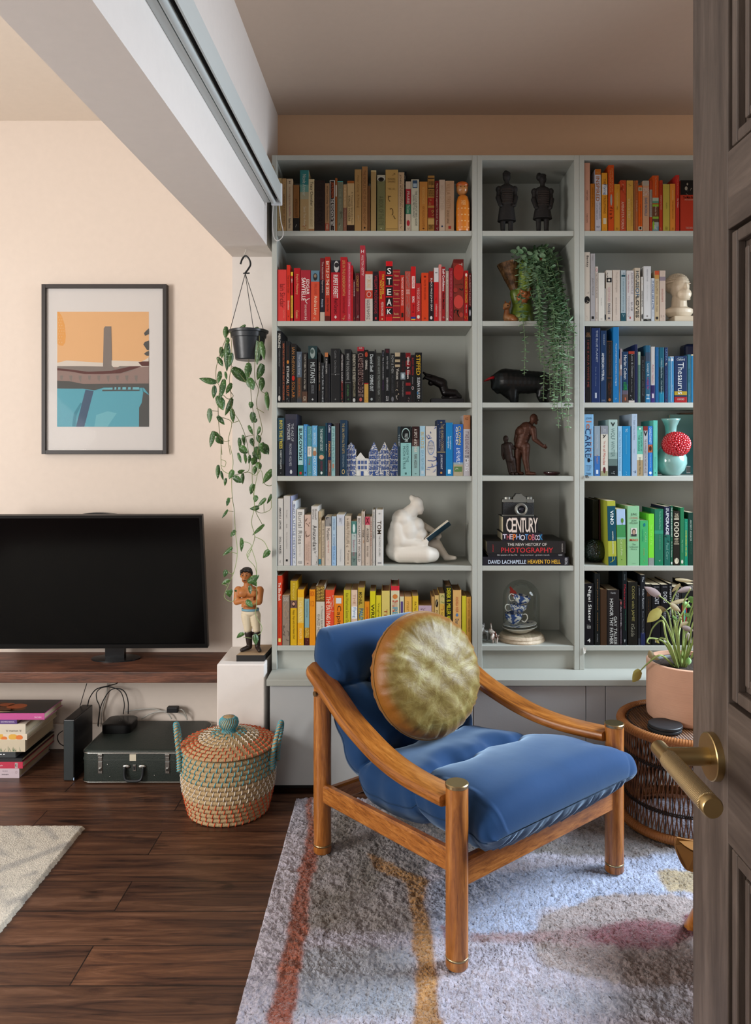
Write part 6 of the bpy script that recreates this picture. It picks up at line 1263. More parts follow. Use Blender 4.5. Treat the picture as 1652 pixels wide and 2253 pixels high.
q5 = lambda x, y, Y: P(420+x/4.505, 980+y/4.505, Y)
YH = 3.02
hp = thing('hanging_plant', 'trailing speckled pothos in a black pot hanging from the beam before the pier', 'plant', tuple(P(547, 757, YH)))
PB = mat('22262a', .35, key='black_plastic', bump=.05)
pc = P(547, 757, YH); px_ = lambda d: d*YH/F; zr, zb_ = Zp(728, YH), Zp(793, YH)
MB().lathe([(0, zb_), (px_(26), zb_), (px_(29), zb_+.004), (px_(36), zr-.030), (px_(38), zr-.028), (px_(39.5), zr-.010), (px_(43), zr-.008), (px_(43.5), zr), (px_(42), zr+.002), (px_(40), zr), (px_(37), zr-.02)], pc.x, YH, 0, 48).build('pot', PB, hp, smooth=True, angle=35)
MB().lathe([(0, zr-.014), (px_(38), zr-.014)], pc.x, YH, 0, 32).build('soil', mat('2a2018', .95, bump=.6, scale=90), hp)
m = MB(); m.tube(catmull([P(529, 581, YH), P(533, 570, YH), P(540, 563, YH), P(548, 570, YH), P(551, 582, YH), P(546, 592, YH), P(540, 600, YH), P(538.5, 602, YH)], 6), .0045, 10, flat=.8)
m.tube([P(535, 601.5, YH), P(549, 601, YH)], .0028, 8); m.build('hook', PB, hp, smooth=True)
m = MB(); m.tube(catmull([P(540.5, 546, YH), P(541, 552, YH), P(537.5, 560, YH), P(539, 568, YH), P(541, 566, YH)], 6), .0018, 8); m.build('ceiling_hook', mat('d0ccc4', .4), hp, smooth=True)
top = P(539.5, 602, YH)
for k, (a, rr) in enumerate(((PI*.98, 42), (-.55, 42), (-1.15, 42))):
    m = MB(); m.tube([top, (pc.x+px_(rr)*math.cos(a), YH+px_(rr)*math.sin(a), zr+.001)], .0014, 6); m.build('hanger_wire', PB, hp, smooth=True)
V4 = [[(490, 985), (440, 1090), (360, 1330), (355, 1480), (390, 1560), (375, 1700), (378, 1900), (390, 2020), (405, 2150), (413, 2253)],
      [(500, 980), (515, 1150), (510, 1350), (490, 1480), (505, 1600), (520, 1780), (600, 1920), (660, 2080), (692, 2250)],
      [(690, 955), (712, 1000), (700, 1200), (690, 1300), (710, 1560), (720, 1700), (740, 1850), (745, 2050), (745, 2250)],
      [(790, 960), (800, 1080), (755, 1290), (755, 1480), (790, 1580), (770, 1720), (800, 1850), (830, 2000), (800, 2100), (780, 2250)],
      [(378, 1870), (450, 1880), (515, 1930), (480, 2100), (500, 2253)], [(515, 1930), (590, 1905)], [(520, 1345), (560, 1370), (670, 1515)], [(300, 1800), (378, 1805)], [(770, 1775), (845, 1820)], [(820, 1600), (890, 1640)], [(740, 2050), (660, 2070), (600, 2100)], [(335, 2010), (430, 2110), (490, 2110)], [(500, 1600), (530, 1650), (480, 1680), (430, 1640)]]
V5 = [[(300, 0), (298, 140), (310, 240), (400, 290), (470, 285), (570, 265), (640, 297), (690, 240)], [(300, 140), (345, 160), (335, 210), (300, 200)], [(560, 0), (580, 150), (575, 240), (540, 270)],
      [(605, 180), (610, 400), (630, 600), (600, 760), (632, 900), (600, 1020), (560, 1110), (630, 1200), (650, 1300), (650, 1570), (640, 1680), (700, 1790), (690, 1860), (640, 1890)],
      [(690, 60), (665, 250), (640, 380), (625, 500), (640, 650), (705, 780)], [(385, 0), (418, 150), (405, 300), (408, 500), (430, 650), (440, 850), (460, 1060), (430, 1240), (370, 1390), (330, 1500), (400, 1550), (445, 1510)],
      [(640, 650), (705, 670), (790, 630), (795, 540)], [(725, 660), (722, 580)], [(635, 905), (720, 950), (770, 1040)], [(520, 955), (570, 965), (600, 1000), (555, 1070), (565, 1110), (600, 1030)], [(600, 1020), (645, 1160), (652, 1280)], [(700, 250), (730, 380), (800, 395), (805, 320)], [(365, 650), (420, 655)], [(375, 530), (408, 520)], [(400, 1060), (455, 1070)], [(345, 1235), (400, 1275), (430, 1250)], [(310, 1370), (365, 1395)], [(600, 1440), (645, 1430)], [(610, 1590), (645, 1560)], [(520, 1900), (600, 1912)]]
rg = random.Random(12); m = MB(); ends4 = {}
def vy(x, y): b = max(0, min(1, (y-2950)/350)); return (3.0+.035*math.sin(x*.021+y*.006))*(1-b)+2.918*b
for vs_ in V4: m.tube(catmull([q4(x, y, vy(x, y)) for x, y in vs_], 5), .0013, 6)
for vs_ in V5: m.tube(catmull([q5(x, y, vy(x*1.04, y*1.04+2160)) for x, y in vs_], 5), .0012, 6, mi=1)
m.build('vine', [STEM, STEM2], hp, smooth=True)
LV4 = '455 940 450 1060 60,470 1050 465 1120 45,465 1115 460 1400 75,400 1150 410 1260 55,365 1255 420 1340 60,515 1215 490 1350 55,445 1400 460 1480 35,645 915 560 970 50,775 950 770 1110 70,770 1100 775 1330 75,820 1100 850 1275 60,690 1320 675 1475 70,820 1330 770 1485 90,525 1380 670 1515 120,700 1470 740 1585 90,820 1465 815 1595 75,345 1500 175 1460 70,385 1400 370 1515 60,430 1490 390 1680 65,500 1520 450 1625 60,330 1550 320 1675 65,360 1660 420 1795 110,500 1680 430 1850 80,710 1715 710 1780 55,880 1620 895 1800 55,285 1790 285 1930 55,370 1865 440 1950 55,510 1790 525 1925 60,730 1825 725 1930 70,765 1880 750 1925 40,690 1960 730 2050 40,795 1970 770 2055 50,320 2025 290 2180 55,340 2020 395 2065 50,370 2070 430 2145 80,590 2090 595 2200 45,625 2060 640 2170 45,830 2140 860 2250 95,780 2060 800 2140 60,720 2090 740 2170 50,600 2190 680 2240 70,760 2180 790 2250 60'
LV5 = '480 20 560 70 70,470 80 500 175 35,530 90 540 190 40,630 60 690 140 80,640 130 610 195 70,700 0 770 90 90,580 100 570 180 40,660 170 690 235 60,640 210 625 290 45,270 205 265 335 45,300 260 325 350 30,345 330 335 405 30,410 250 375 335 55,420 320 500 370 70,470 265 535 245 35,515 285 515 385 45,800 250 710 380 70,615 390 590 490 55,640 500 635 565 50,735 530 660 605 40,790 490 745 580 45,665 610 575 625 60,375 525 355 605 35,355 640 300 720 35,715 790 605 890 40,435 845 390 905 45,495 930 490 1060 50,400 1015 310 1095 40,770 1045 710 1120 60,345 1240 325 1310 45,375 1335 300 1380 40,385 1440 390 1510 75,570 1350 675 1285 70,590 1335 655 1400 60,580 1395 590 1475 45,555 1535 610 1600 60,520 1870 450 1920 55,630 1880 640 1980 70,440 1435 450 1455 22'
m = MB()
for s_, q, k in ((LV4, q4, 4.692), (LV5, q5, 4.505)):
    for t_ in s_.split(','):
        x1, y1, x2, y2, w_ = [float(v) for v in t_.split()]
        yy = vy(x1 if q is q4 else x1*1.04, y1 if q is q4 else y1*1.04+2160)-.006
        leaf(m, q(x1, y1, yy), q(x2, y2, yy+rg.uniform(-.014, .012)), w_*1.12/k*3.0/F, curl=rg.uniform(.15, .8), rg=rg)
m.build('foliage', LEAF, hp, smooth=True)
# strongman
u = 3.02/F/4.505; SY = 3.0
def s5(x, y, d=0): p = q5(x, y, 3.02); return Vector((p.x, SY+d, p.z))
st = thing('strongman_figurine', 'painted strongman figurine with crossed arms and cream tights on the pier step', 'figurine', (s5(600, 2080).x, SY, bz))
bA, bB = X(520, 2.93), X(581, 2.93); m = MB()
m.add([(bA, 2.93, bz), (bB, 2.93, bz), (bB+.012, 3.09, bz), (bA+.022, 3.09, bz), (bA, 2.93, bz+.0245), (bB, 2.93, bz+.0245), (bB+.012, 3.09, bz+.0245), (bA+.022, 3.09, bz+.0245)], [(0, 3, 2, 1), (0, 1, 5, 4), (1, 2, 6, 5), (2, 3, 7, 6), (3, 0, 4, 7)], 0); m.add([(bA, 2.93, bz+.0245), (bB, 2.93, bz+.0245), (bB+.012, 3.09, bz+.0245), (bA+.022, 3.09, bz+.0245)], [(0, 1, 2, 3)], 1)
m.build('plinth', [mat('1a1716', .6), mat('a08464', .6)], st)
fz0 = bz+.0245
def S5(x, y, d=0):                                    # figure stretched so that its soles meet the plinth
    p = s5(x, y, d); zz = s5(0, 2010).z; tt = s5(0, 1195).z; return Vector((p.x, p.y, fz0+(p.z-zz)*(tt-fz0)/(tt-zz)))
SK = mat('b5713c', .45, var=.12, scale=60, key='painted_skin'); b = MB()
b.sph(S5(557, 1275), (50*u, 54*u, 66*u)); b.sph(S5(552, 1318, -.008), (34*u, 34*u, 34*u)); b.sph(S5(553, 1288, -.024), (7*u, 10*u, 14*u), 10); b.sph(S5(612, 1285, .002), (8*u, 12*u, 18*u), 10); b.sph(S5(504, 1285, .002), (8*u, 12*u, 18*u), 10)
cap(b, S5(570, 1340), S5(575, 1380), 36*u, 44*u); b.sph(S5(580, 1440), (100*u, 62*u, 70*u)); b.sph(S5(535, 1445, -.016), (52*u, 36*u, 44*u)); b.sph(S5(625, 1445, -.016), (52*u, 36*u, 44*u)); b.sph(S5(590, 1540), (78*u, 56*u, 80*u)); b.sph(S5(597, 1620), (82*u, 58*u, 50*u))
cap(b, S5(480, 1425), S5(470, 1525, -.012), 42*u, 34*u); cap(b, S5(470, 1530, -.014), S5(590, 1500, -.040), 32*u, 23*u); cap(b, S5(690, 1425), S5(690, 1525, -.012), 42*u, 34*u); cap(b, S5(690, 1530, -.014), S5(570, 1545, -.040), 32*u, 22*u)
for k in range(4): cap(b, S5(600+k*2, 1488+k*10, -.040), S5(640, 1478+k*11, -.030), 7*u, 5*u, 8)
for k in range(4): cap(b, S5(560-k*2, 1535+k*9, -.044), S5(530, 1540+k*10, -.036), 7*u, 5*u, 8)
cap(b, S5(575, 1530, -.048), S5(560, 1515, -.046), 6*u, 5*u, 8)
blob('body', b, SK, st, .0016, 3)
b = MB(); b.sph(S5(600, 1640), (92*u, 64*u, 42*u)); cap(b, S5(560, 1670), S5(575, 1800, -.004), 56*u, 38*u); cap(b, S5(575, 1800), S5(580, 1850, .002), 38*u, 34*u); cap(b, S5(645, 1670), S5(660, 1800, -.004), 56*u, 38*u); cap(b, S5(660, 1800), S5(662, 1850, .002), 38*u, 34*u)
blob('tights', b, mat('d2c4a8', .6, key='cream_tights'), st, .0018, 3)
b = MB(); cap(b, S5(580, 1840), S5(590, 1960), 39*u, 28*u); cap(b, S5(590, 1975), S5(525, 1992, -.022), 26*u, 20*u); cap(b, S5(662, 1840), S5(668, 1960), 39*u, 28*u); cap(b, S5(668, 1975), S5(700, 1994, -.026), 26*u, 20*u)
blob('boots', b, mat('2c211c', .4, key='dark_boots'), st, .0018, 2)
m = MB(); c_ = S5(598, 1610); m.lathe([(80*u, -12*u), (86*u, -10*u), (86*u, 10*u), (80*u, 12*u)], c_.x, c_.y, c_.z, 32, sy=.72); m.build('belt', mat('6c98a8', .5, var=.2, scale=200), st, smooth=True)
b = MB(); b.sph(S5(560, 1240, .006), (56*u, 58*u, 42*u)); b.sph(S5(520, 1235, -.012), 20*u, 10); b.sph(S5(590, 1228, -.012), 22*u, 10); b.sph(S5(555, 1225, -.016), 22*u, 10); b.sph(S5(606, 1262, .006), (14*u, 30*u, 30*u)); b.sph(S5(508, 1262, .006), (14*u, 30*u, 30*u))
blob('hair', b, mat('231d1a', .5), st, .0015, 2)
m = MB()
for s_ in (-1, 1): m.tube(catmull([S5(552, 1314, -.026), S5(552+s_*12, 1316, -.025), S5(552+s_*26, 1312, -.020)], 4), [4*u*(1-k/10) for k in range(9)], 8)
m.build('moustache', mat('1c1714', .5), st, smooth=True)
m = MB()
for s_ in (-1, 1): m.sph(S5(552+s_*19, 1274, -.0205), (8*u, 4*u, 5*u), 10); m.tube([S5(552+s_*8, 1258, -.0215), S5(552+s_*30, 1256, -.019)], 2.5*u, 6)
m.build('eyes', mat('201814', .4), st, smooth=True)
m = MB(); m.sph(S5(552, 1327, -.024), (10*u, 4*u, 3.5*u), 10); m.build('mouth', mat('8c3c2c', .4), st, smooth=True)
# ---------------------------------------------------------------- ornaments on the shelves
def Q(xoff, yoff, k, Y0):
    """enlarged-photo coordinates to the plane Y0 (d = metres in front of it, negative is nearer)"""
    return lambda x, y, d=0: (lambda p: Vector((p.x, Y0+d, p.z)))(P(xoff+x/k, yoff+y/k, Y0))
def ground(f, y_ref, zb):
    """shift f vertically so that its row y_ref lies on the shelf"""
    dz = zb-f(0, y_ref).z
    return lambda x, y, d=0: f(x, y, d)+Vector((0, 0, dz))
SZ = [z+.0004 for z in SHELF_Z]
# kokeshi doll
f = ground(Q(590, 340, 3.515, 2.972), 584, SZ[0]); s = 2.972/F/3.515; c = f(1505, 583)
kd = thing('wooden_doll', 'orange wooden kokeshi doll at the end of the tan book row', 'doll', tuple(c))
h_ = lambda y: f(0, y).z-c.z
MB().lathe([(0, 0), (52*s, 0), (55*s, h_(570)), (55*s, h_(430)), (52*s, h_(360)), (40*s, h_(315)), (22*s, h_(300)), (0, h_(298))], c.x, c.y, c.z, 32).build('body', mat('c4701c', .3, coat=.4, g=1), kd, smooth=True, angle=50)
hd_ = f(1500, 250); MB().sph(hd_, (46*s, 46*s, 54*s), 24).build('head', mat('a8703c', .3, coat=.4), kd, smooth=True)
m = MB(); m.sph(hd_+Vector((0, .001, 26*s)), (50*s, 50*s, 30*s), 24); m.build('cap', mat('a85018', .35), kd, smooth=True)
m = MB(); yd = c.y-55.6*s
text_into(m, '福', 0, (c.x-2*s, yd, f(0, 372).z), (1, 0, 0), (0, 0, 1), 36*s, 40*s)
for r_ in range(4):
    for q in range(4): 
        xx = (q-1.5)*25*s; o = Vector((c.x+xx, c.y-math.sqrt(max(0, (55.5*s)**2-xx*xx))-.0003, f(0, 415+r_*48).z))
        m.add([o+Vector((7*s*math.cos(a*PI/5), 0, (7 if a % 2 else 4)*s*math.sin(a*PI/5))) for a in range(10)], [tuple(range(10))])
m.build('painted_pattern', mat('d8a468', .5), kd)
m = MB()
for s_ in (-1, 1): m.sph(hd_+Vector((s_*15*s, -44*s, 4*s)), (3*s, 2*s, 4*s), 8)
m.build('eyes', mat('20140c', .4), kd)
# terracotta soldiers
def warrior(xc, x0, x1, top, sk, label, knot):
    f = Q(1040, 340, 5.926, 3.02); s = 3.02/F/5.926; t = thing('warrior_statuette', label, 'figurine', (f(xc, 984).x, 3.02, SZ[0]), 'dark clay warriors')
    b = MB(); hy = top+90; w_ = (x1-x0)/2
    b.sph(f(xc, hy), (52*s, 54*s, 64*s)); cap(b, f(xc, hy+50), f(xc, hy+90), 30*s, 32*s)
    b.sph(f(xc, hy-48, .004), (54*s, 54*s, 30*s)); cap(b, f(xc+knot, top+58, .004), f(xc+knot*1.2, top+30, .006), 46*s, 34*s); b.sph(f(xc, hy+8, -48*s), (8*s, 12*s, 14*s), 10)
    b.sph(f(xc, hy+165), (w_*.76*s, 72*s, 78*s)); b.sph(f(xc, hy+270), (w_*.68*s, 75*s, 110*s)); b.sph(f(xc, hy+350), (w_*.70*s, 78*s, 70*s))
    for sg in (-1, 1):
        cap(b, f(xc+sg*w_*.70, hy+155), f(xc+sg*w_*.80, hy+270), 38*s, 32*s); cap(b, f(xc+sg*w_*.84, hy+270, -.004), f(xc+sg*w_*.72, hy+375, -.016), 36*s, 24*s); b.sph(f(xc+sg*w_*.66, hy+390, -.02), 24*s, 12)
        b.sph(f(xc+sg*w_*.78, hy+160), (40*s, 50*s, 44*s))
    b.lathe([(0, f(0, hy+330).z), (w_*.66*s, f(0, hy+340).z), (w_*.88*s, f(0, sk-10).z), (w_*.92*s, f(0, sk+14).z), (0, f(0, sk+18).z)], f(xc, 0).x, 3.02, 0, 24, sy=.8)
    for sg in (-1, 1): p_ = f(xc+sg*50, 984); p_.z = SZ[0]+.018; cap(b, f(xc+sg*52, sk-5), p_, 38*s, 30*s); cap(b, p_+Vector((0, .008, -.003)), p_+Vector((sg*.002, -.022, -.005)), 21*s, 16*s)
    blob('body', b, mat('15110f', .7, key='dark_clay', bump=.2, var=.25, scale=90), t, .0018, 2)
    m = MB()
    for r_ in range(7):
        for q in range(7):
            a = (q-3)*.22; rr = w_*.70*s; o = Vector((f(xc, 0).x+rr*math.sin(a), 3.02-.80*78*s*math.cos(a)-.004, f(0, hy+180+r_*28).z)); m.box(o.x-11*s, o.x+11*s, o.y, o.y+.004, o.z-10*s, o.z+10*s)
    m.build('armour_plates', mat('241b16', .6, var=.3), t)
    MB().box(f(xc-w_*.9, 0).x, f(xc+w_*.9, 0).x, 2.978, 3.062, SZ[0], SZ[0]+.006, bev=.001).build('plinth', mat('1c1614', .7), t)
warrior(442, 308, 575, 205, 860, 'dark clay warrior with a broad cap and V-shaped apron, in the narrow bookcase', -6)
warrior(908, 768, 1045, 235, 830, 'dark clay warrior with a side topknot and banded armour, in the narrow bookcase', -34)
# tree-stump planter with fawn
f = ground(Q(1040, 340, 5.926, 3.08), 2178, SZ[1]); s = 3.10/F/5.926
tp = thing('tree_stump_planter', 'glazed tree stump planter with a fawn at its foot, holding the trailing greenery', 'planter', tuple(f(640, 2160)))
b = MB(); cap(b, f(640, 2080), f(650, 1850), 165*s, 115*s); cap(b, f(650, 1850), f(700, 1500), 115*s, 120*s); cap(b, f(700, 1500), f(720, 1420), 125*s, 140*s); b.sph(f(640, 2140), (210*s, 150*s, 40*s))
cap(b, f(560, 1750), f(600, 1950), 80*s, 70*s)
blob('stump', b, leafmat('moss_glaze', '4c5c1c', '74842c', None, .3, 30), tp, .0035, 5)
m = MB(); ax_ = catmull([f(560, 1720), f(525, 1620), f(490, 1500), f(455, 1350)], 6); rr_ = [(62+(k/18)**1.6*76)*s for k in range(19)]; n0 = 40
m.tube(ax_, rr_, n0); m.v = [tuple(Vector(v)+(Vector(v)-ax_[i//n0])*(.07*math.sin((i % n0)*2.6+math.sin(i//n0*.6)))) for i, v in enumerate(m.v)]
m.f = m.f[:-1]; m.mi = m.mi[:-1]; m.build('spout', leafmat('bark_glaze', '4a3018', '8a6440', None, .28, 60), tp, smooth=True)
b = MB(); b.sph(f(475, 2095, -.03), (88*s, 62*s, 58*s)); b.sph(f(520, 2115, -.04), (52*s, 50*s, 44*s)); cap(b, f(425, 2085, -.03), f(428, 1985, -.034), 48*s, 32*s); b.sph(f(424, 1940, -.038), (50*s, 44*s, 46*s)); cap(b, f(408, 1955, -.045), f(384, 1975, -.052), 30*s, 19*s)
for sg in (0, 1): cap(b, f(412+sg*50, 1910, -.034), f(408+sg*66, 1868, -.030), 17*s, 7*s)
cap(b, f(415, 2125, -.04), f(392, 2148, -.055), 28*s, 19*s)
blob('fawn', b, leafmat('fawn_glaze', '8a4418', 'b88458', None, .25, 26), tp, .0018, 2)
m = MB(); m.sph(f(432, 1938, -.0515), 9*s, 8); m.build('eye', mat('140e0a', .2), tp)
b = MB()
for (x, y) in ((640, 1860), (690, 1800), (600, 1830), (850, 1430)): b.sph(f(x, y, -.045), (55*s, 40*s, 60*s)); b.sph(f(x+10, y-70, -.055), 34*s)
blob('squirrel', b, leafmat('squirrel_glaze', '7a3818', 'a8683c', None, .3, 40), tp, .0025, 3)
# eucalyptus
ec = thing('trailing_eucalyptus', 'long trailing eucalyptus spilling from the stump planter over the shelves', 'plant', (X(1200, 3.05), 3.05, SZ[1]))
TR = ['1168 548 3.10,1144 570 3.03,1145 640 3.00,1150 700 2.95,1155 760 2.93,1153 826 2.93', '1172 548 3.10,1174 575 3.0,1175 620 3.0,1174 655 3.0', '1180 548 3.10,1190 590 3.0,1190 650 2.98,1193 720 2.925,1197 800 2.925,1195 882 2.925',
      '1185 545 3.10,1205 575 3.0,1215 630 2.98,1225 705 2.925,1224 790 2.915,1226 900 2.92,1229 942 2.92', '1190 548 3.10,1210 585 3.0,1235 665 2.97,1247 740 2.92,1251 830 2.92,1249 950 2.92',
      '1180 548 3.10,1197 600 2.99,1206 670 2.97,1212 740 2.92,1219 820 2.91,1216 905 2.915', '1192 548 3.10,1215 600 3.0,1242 690 2.95,1262 725 2.915,1262 772 2.915', '1178 550 3.10,1196 610 2.98,1228 690 2.95,1236 760 2.91,1232 840 2.905,1238 925 2.91',
      '1170 548 3.10,1183 610 2.98,1190 700 2.93,1186 760 2.925,1187 792 2.925', '1165 550 3.10,1160 590 3.0,1166 640 2.99,1186 690 2.95', '1190 545 3.10,1222 570 3.02,1230 620 3.0,1240 650 2.98,1255 700 2.92', '1188 548 3.1,1207 620 2.99,1220 680 2.95,1216 740 2.915,1209 800 2.915,1211 870 2.915', '1190 550 3.1,1226 640 2.98,1238 700 2.94,1240 780 2.91,1243 860 2.91,1246 905 2.91',
      '1160 560 3.13,1175 535 3.08,1200 545 3.05,1222 560 3.06', '1168 552 3.12,1195 545 3.04,1215 600 3.0', '1150 560 3.12,1137 552 3.05,1128 565 3.05']
ms = MB(); ml = MB(); rg = random.Random(5)
for ti, tr in enumerate(TR+TR[2:14]):
    jx = 0 if ti < len(TR) else rg.uniform(-9, 9); tw = tr.split(','); tw = tw if ti < len(TR) else tw[:max(3, len(tw)-1)]
    pts = catmull([P(float(q.split()[0])+jx*min(1, k), float(q.split()[1]), float(q.split()[2])-.006*(ti >= len(TR))*(k > 0)) for k, q in enumerate(tw)], 10)
    zc = SHELF_Z[0]-TH-.016; pts = [Vector((p.x, p.y, min(p.z, zc))) if p.y > 2.945 else p for p in pts]; ms.tube(pts, .0011, 5)
    acc = 0; a0 = rg.uniform(0, PI); j = 0; nxt = .012
    for i in range(4, len(pts)-1):
        acc += (pts[i+1]-pts[i]).length
        while acc > nxt:
            acc -= nxt; nxt = rg.uniform(.0125, .018); j += 1; p = pts[i]; d = (pts[i+1]-pts[i]).normalized(); a0 += PI/2+rg.uniform(-.4, .4)
            e1 = d.orthogonal().normalized(); e2 = d.cross(e1); f_ = i/len(pts); L_ = (.0215 if f_ < .55 else .0215-.010*(f_-.55)/.45)*rg.uniform(.8, 1.25)
            for sg in (0, PI):
                o = e1*math.cos(a0+sg)+e2*math.sin(a0+sg); q = p+o*.002; qe = q+(o+d*rg.uniform(-.1, .45)).normalized()*L_
                if qe.y > 3.19 or (qe.z > zc+.012 and qe.y > 2.94) or q.z-.003 < SZ[1] < q.z+.02 and p.y > 2.95: continue
                leaf(ml, q, qe, L_*rg.uniform(.8, 1.0), nrm=(d*-1+Vector((0, -.5, .3))), curl=rg.uniform(.1, .4), heart=False, rg=rg)
ms.build('stem', mat('647850', .6), ec, smooth=True); ml.build('foliage', leafmat('eucalyptus_leaf', '52754f', '8aa684', None, .55, 30), ec, smooth=True)
# bull
f = ground(Q(1040, 700, 5.926, 3.07), 1098, SZ[2]); s = 3.07/F/5.926; t = thing('bull_statuette', 'sleek black bull with red horns, head lowered, in the narrow bookcase', 'figurine', tuple(f(600, 1098)))
b = MB(); cap(b, f(425, 800), f(900, 812), 168*s, 142*s, 20); b.sph(f(430, 780), (165*s, 92*s, 152*s)); b.sph(f(560, 800), (190*s, 95*s, 160*s)); b.sph(f(720, 815), (190*s, 92*s, 148*s)); b.sph(f(890, 810), (125*s, 88*s, 138*s)); b.sph(f(970, 800), (50*s, 60*s, 90*s))
cap(b, f(350, 790), f(305, 860), 118*s, 72*s); cap(b, f(300, 850), f(328, 925), 64*s, 40*s); b.sph(f(262, 762), (44*s, 70*s, 42*s)); cap(b, f(420, 870), f(500, 980), 110*s, 70*s)
for dy in (-1, 1):
    cap(b, f(500, 890, dy*40*s), f(530+dy*18, 1000, dy*46*s), 95*s, 62*s); cap(b, f(530+dy*18, 1000, dy*46*s), f(540+dy*22, 1052, dy*46*s), 62*s, 44*s)
    cap(b, f(910, 880, dy*40*s), f(895+dy*22, 990, dy*46*s), 98*s, 55*s); cap(b, f(895+dy*22, 990, dy*46*s), f(930+dy*38, 1058, dy*46*s), 55*s, 36*s)
blob('body', b, mat('0a0a0b', .28, spec=.5, key='black_lacquer'), t, .0025, 5)
m = MB()
for dy in (-1, 1): m.tube(catmull([f(275, 755, dy*50*s), f(235, 760, dy*75*s), f(190, 775, dy*85*s), f(152, 792, dy*80*s)], 4), [20*s*(1-(k/13)**2*.8) for k in range(13)], 10)
m.build('horns', mat('a81420', .3), t, smooth=True)
# man leading a child
BZ_ = mat('47281a', .5, metal=.35, key='rusty_bronze', var=.4, scale=70, bump=.3)
f = ground(Q(1040, 700, 5.926, 3.06), 2052, SZ[3]); s = 3.06/F/5.926; t = thing('man_and_child_sculpture', 'bronze of a stooping bald man reaching out, a small child clinging behind', 'figurine', tuple(f(640, 2052)))
b = MB(); b.sph(f(795, 1315), (54*s, 46*s, 64*s)); cap(b, f(815, 1345), f(825, 1375), 30*s, 20*s); b.sph(f(848, 1335), 12*s, 8)
cap(b, f(770, 1365), f(725, 1420), 32*s, 44*s); cap(b, f(700, 1450), f(640, 1620), 95*s, 80*s); b.sph(f(640, 1480), (80*s, 85*s, 80*s)); b.sph(f(770, 1450, -.012), 46*s); b.sph(f(640, 1660), (88*s, 80*s, 70*s))
cap(b, f(778, 1455, -.02), f(790, 1580, -.025), 42*s, 34*s); cap(b, f(790, 1585, -.025), f(895, 1675, -.035), 32*s, 22*s); b.sph(f(912, 1682, -.036), (30*s, 22*s, 22*s))
for k in range(4): cap(b, f(915, 1672+k*8, -.042+.004*k), f(944-k*5, 1690+k*7, -.044+.004*k), 8*s, 6*s, 8)
cap(b, f(905, 1665, -.04), f(925, 1650, -.045), 8*s, 6*s, 8)
cap(b, f(605, 1480, .02), f(578, 1600, .02), 44*s, 36*s); cap(b, f(578, 1600, .02), f(575, 1690, .012), 32*s, 24*s)
cap(b, f(605, 1680, .01), f(590, 1850, .01), 66*s, 50*s); cap(b, f(590, 1850, .01), f(592, 2010, .01), 50*s, 40*s); cap(b, f(590, 2028, .01), f(645, 2032, 0), 24*s, 22*s)
cap(b, f(680, 1680, -.014), f(680, 1850, -.016), 62*s, 44*s); cap(b, f(680, 1850, -.016), f(705, 2000, -.016), 44*s, 32*s); cap(b, f(700, 2026, -.014), f(790, 2032, -.03), 28*s, 20*s)
blob('man', b, BZ_, t, .0018, 3)
b = MB(); b.sph(f(430, 1580), (36*s, 36*s, 46*s)); cap(b, f(432, 1620), f(440, 1650), 22*s, 34*s); cap(b, f(445, 1680), f(480, 1850), 62*s, 56*s); cap(b, f(395, 1670), f(388, 1790), 28*s, 20*s); cap(b, f(388, 1790), f(402, 1845), 18*s, 14*s)
cap(b, f(490, 1650), f(535, 1705, -.004), 28*s, 20*s); cap(b, f(535, 1705), f(578, 1705, -.002), 18*s, 16*s)
for x1, x2 in ((470, 490), (520, 540)): cap(b, f(x1, 1850), f(x2, 2000), 42*s, 32*s); cap(b, f(x2, 2030), f(x2+20, 2034, -.02), 22*s, 18*s)
blob('child', b, mat('2c1c14', .55, metal=.3, key='dark_bronze', var=.3, scale=70, bump=.3), t, .0018, 3)
f = ground(Q(1180, 1000, 15.02, 3.03), 692, SZ[3]); s = 3.03/F/15.02; c = f(510, 692); t = thing('lacquer_dish', 'small oxblood glazed dish beside the stooping man sculpture', 'dish', tuple(c))
MB().lathe([(0, 0), (190*s, 0), (250*s, 40*s), (278*s, 75*s), (272*s, 110*s), (250*s, 118*s), (215*s, 95*s), (0, 85*s)], c.x, c.y, c.z, 40).build('bowl', mat('2c0c10', .12, coat=.6), t, smooth=True, angle=50)
# camera
f = Q(1040, 1060, 5.12, 2.985); s = 2.985/F/5.12; dz = CAM_Z-f(0, 352).z; g_ = f
f = lambda x, y, d=0: g_(x, y, d)+Vector((0, 0, dz))
t = thing('film_camera', 'vintage black and silver film camera on top of the photography books', 'camera', tuple(f(510, 352)))
SIL = mat('86867f', .35, metal=.8, key='camera_silver', var=.08); BLK = mat('101011', .6, bump=.4, scale=500, key='leatherette')
def fbx(x0, x1, ya_, yb2, d0, d1, bev=0): a, b_ = f(x0, yb2), f(x1, ya_); return MB().box(a.x, b_.x, 2.985+d0, 2.985+d1, a.z, b_.z, bev=bev)
fbx(340, 688, 195, 335, 0, .034, .0015).build('body', BLK, t); fbx(336, 690, 335, 351.5, -.0008, .035, .001).build('base_plate', SIL, t); fbx(334, 690, 160, 196, -.0005, .035, .0015).build('top_plate', SIL, t)
m = MB(); p0 = [f(455, 196), f(600, 196), f(600, 140), f(575, 128), (f(545, 100)), f(490, 100), f(470, 128), f(455, 140)]
m.prism([(v.x, v.z) for v in p0], 2.9835, 3.018); m.build('prism_housing', SIL, t); m = MB(); m.prism([(v.x, v.z) for v in (f(468, 130), f(580, 130), f(545, 97), f(488, 97))], 2.99, 3.016); m.build('prism_cap', mat('2c2c2c', .4), t)
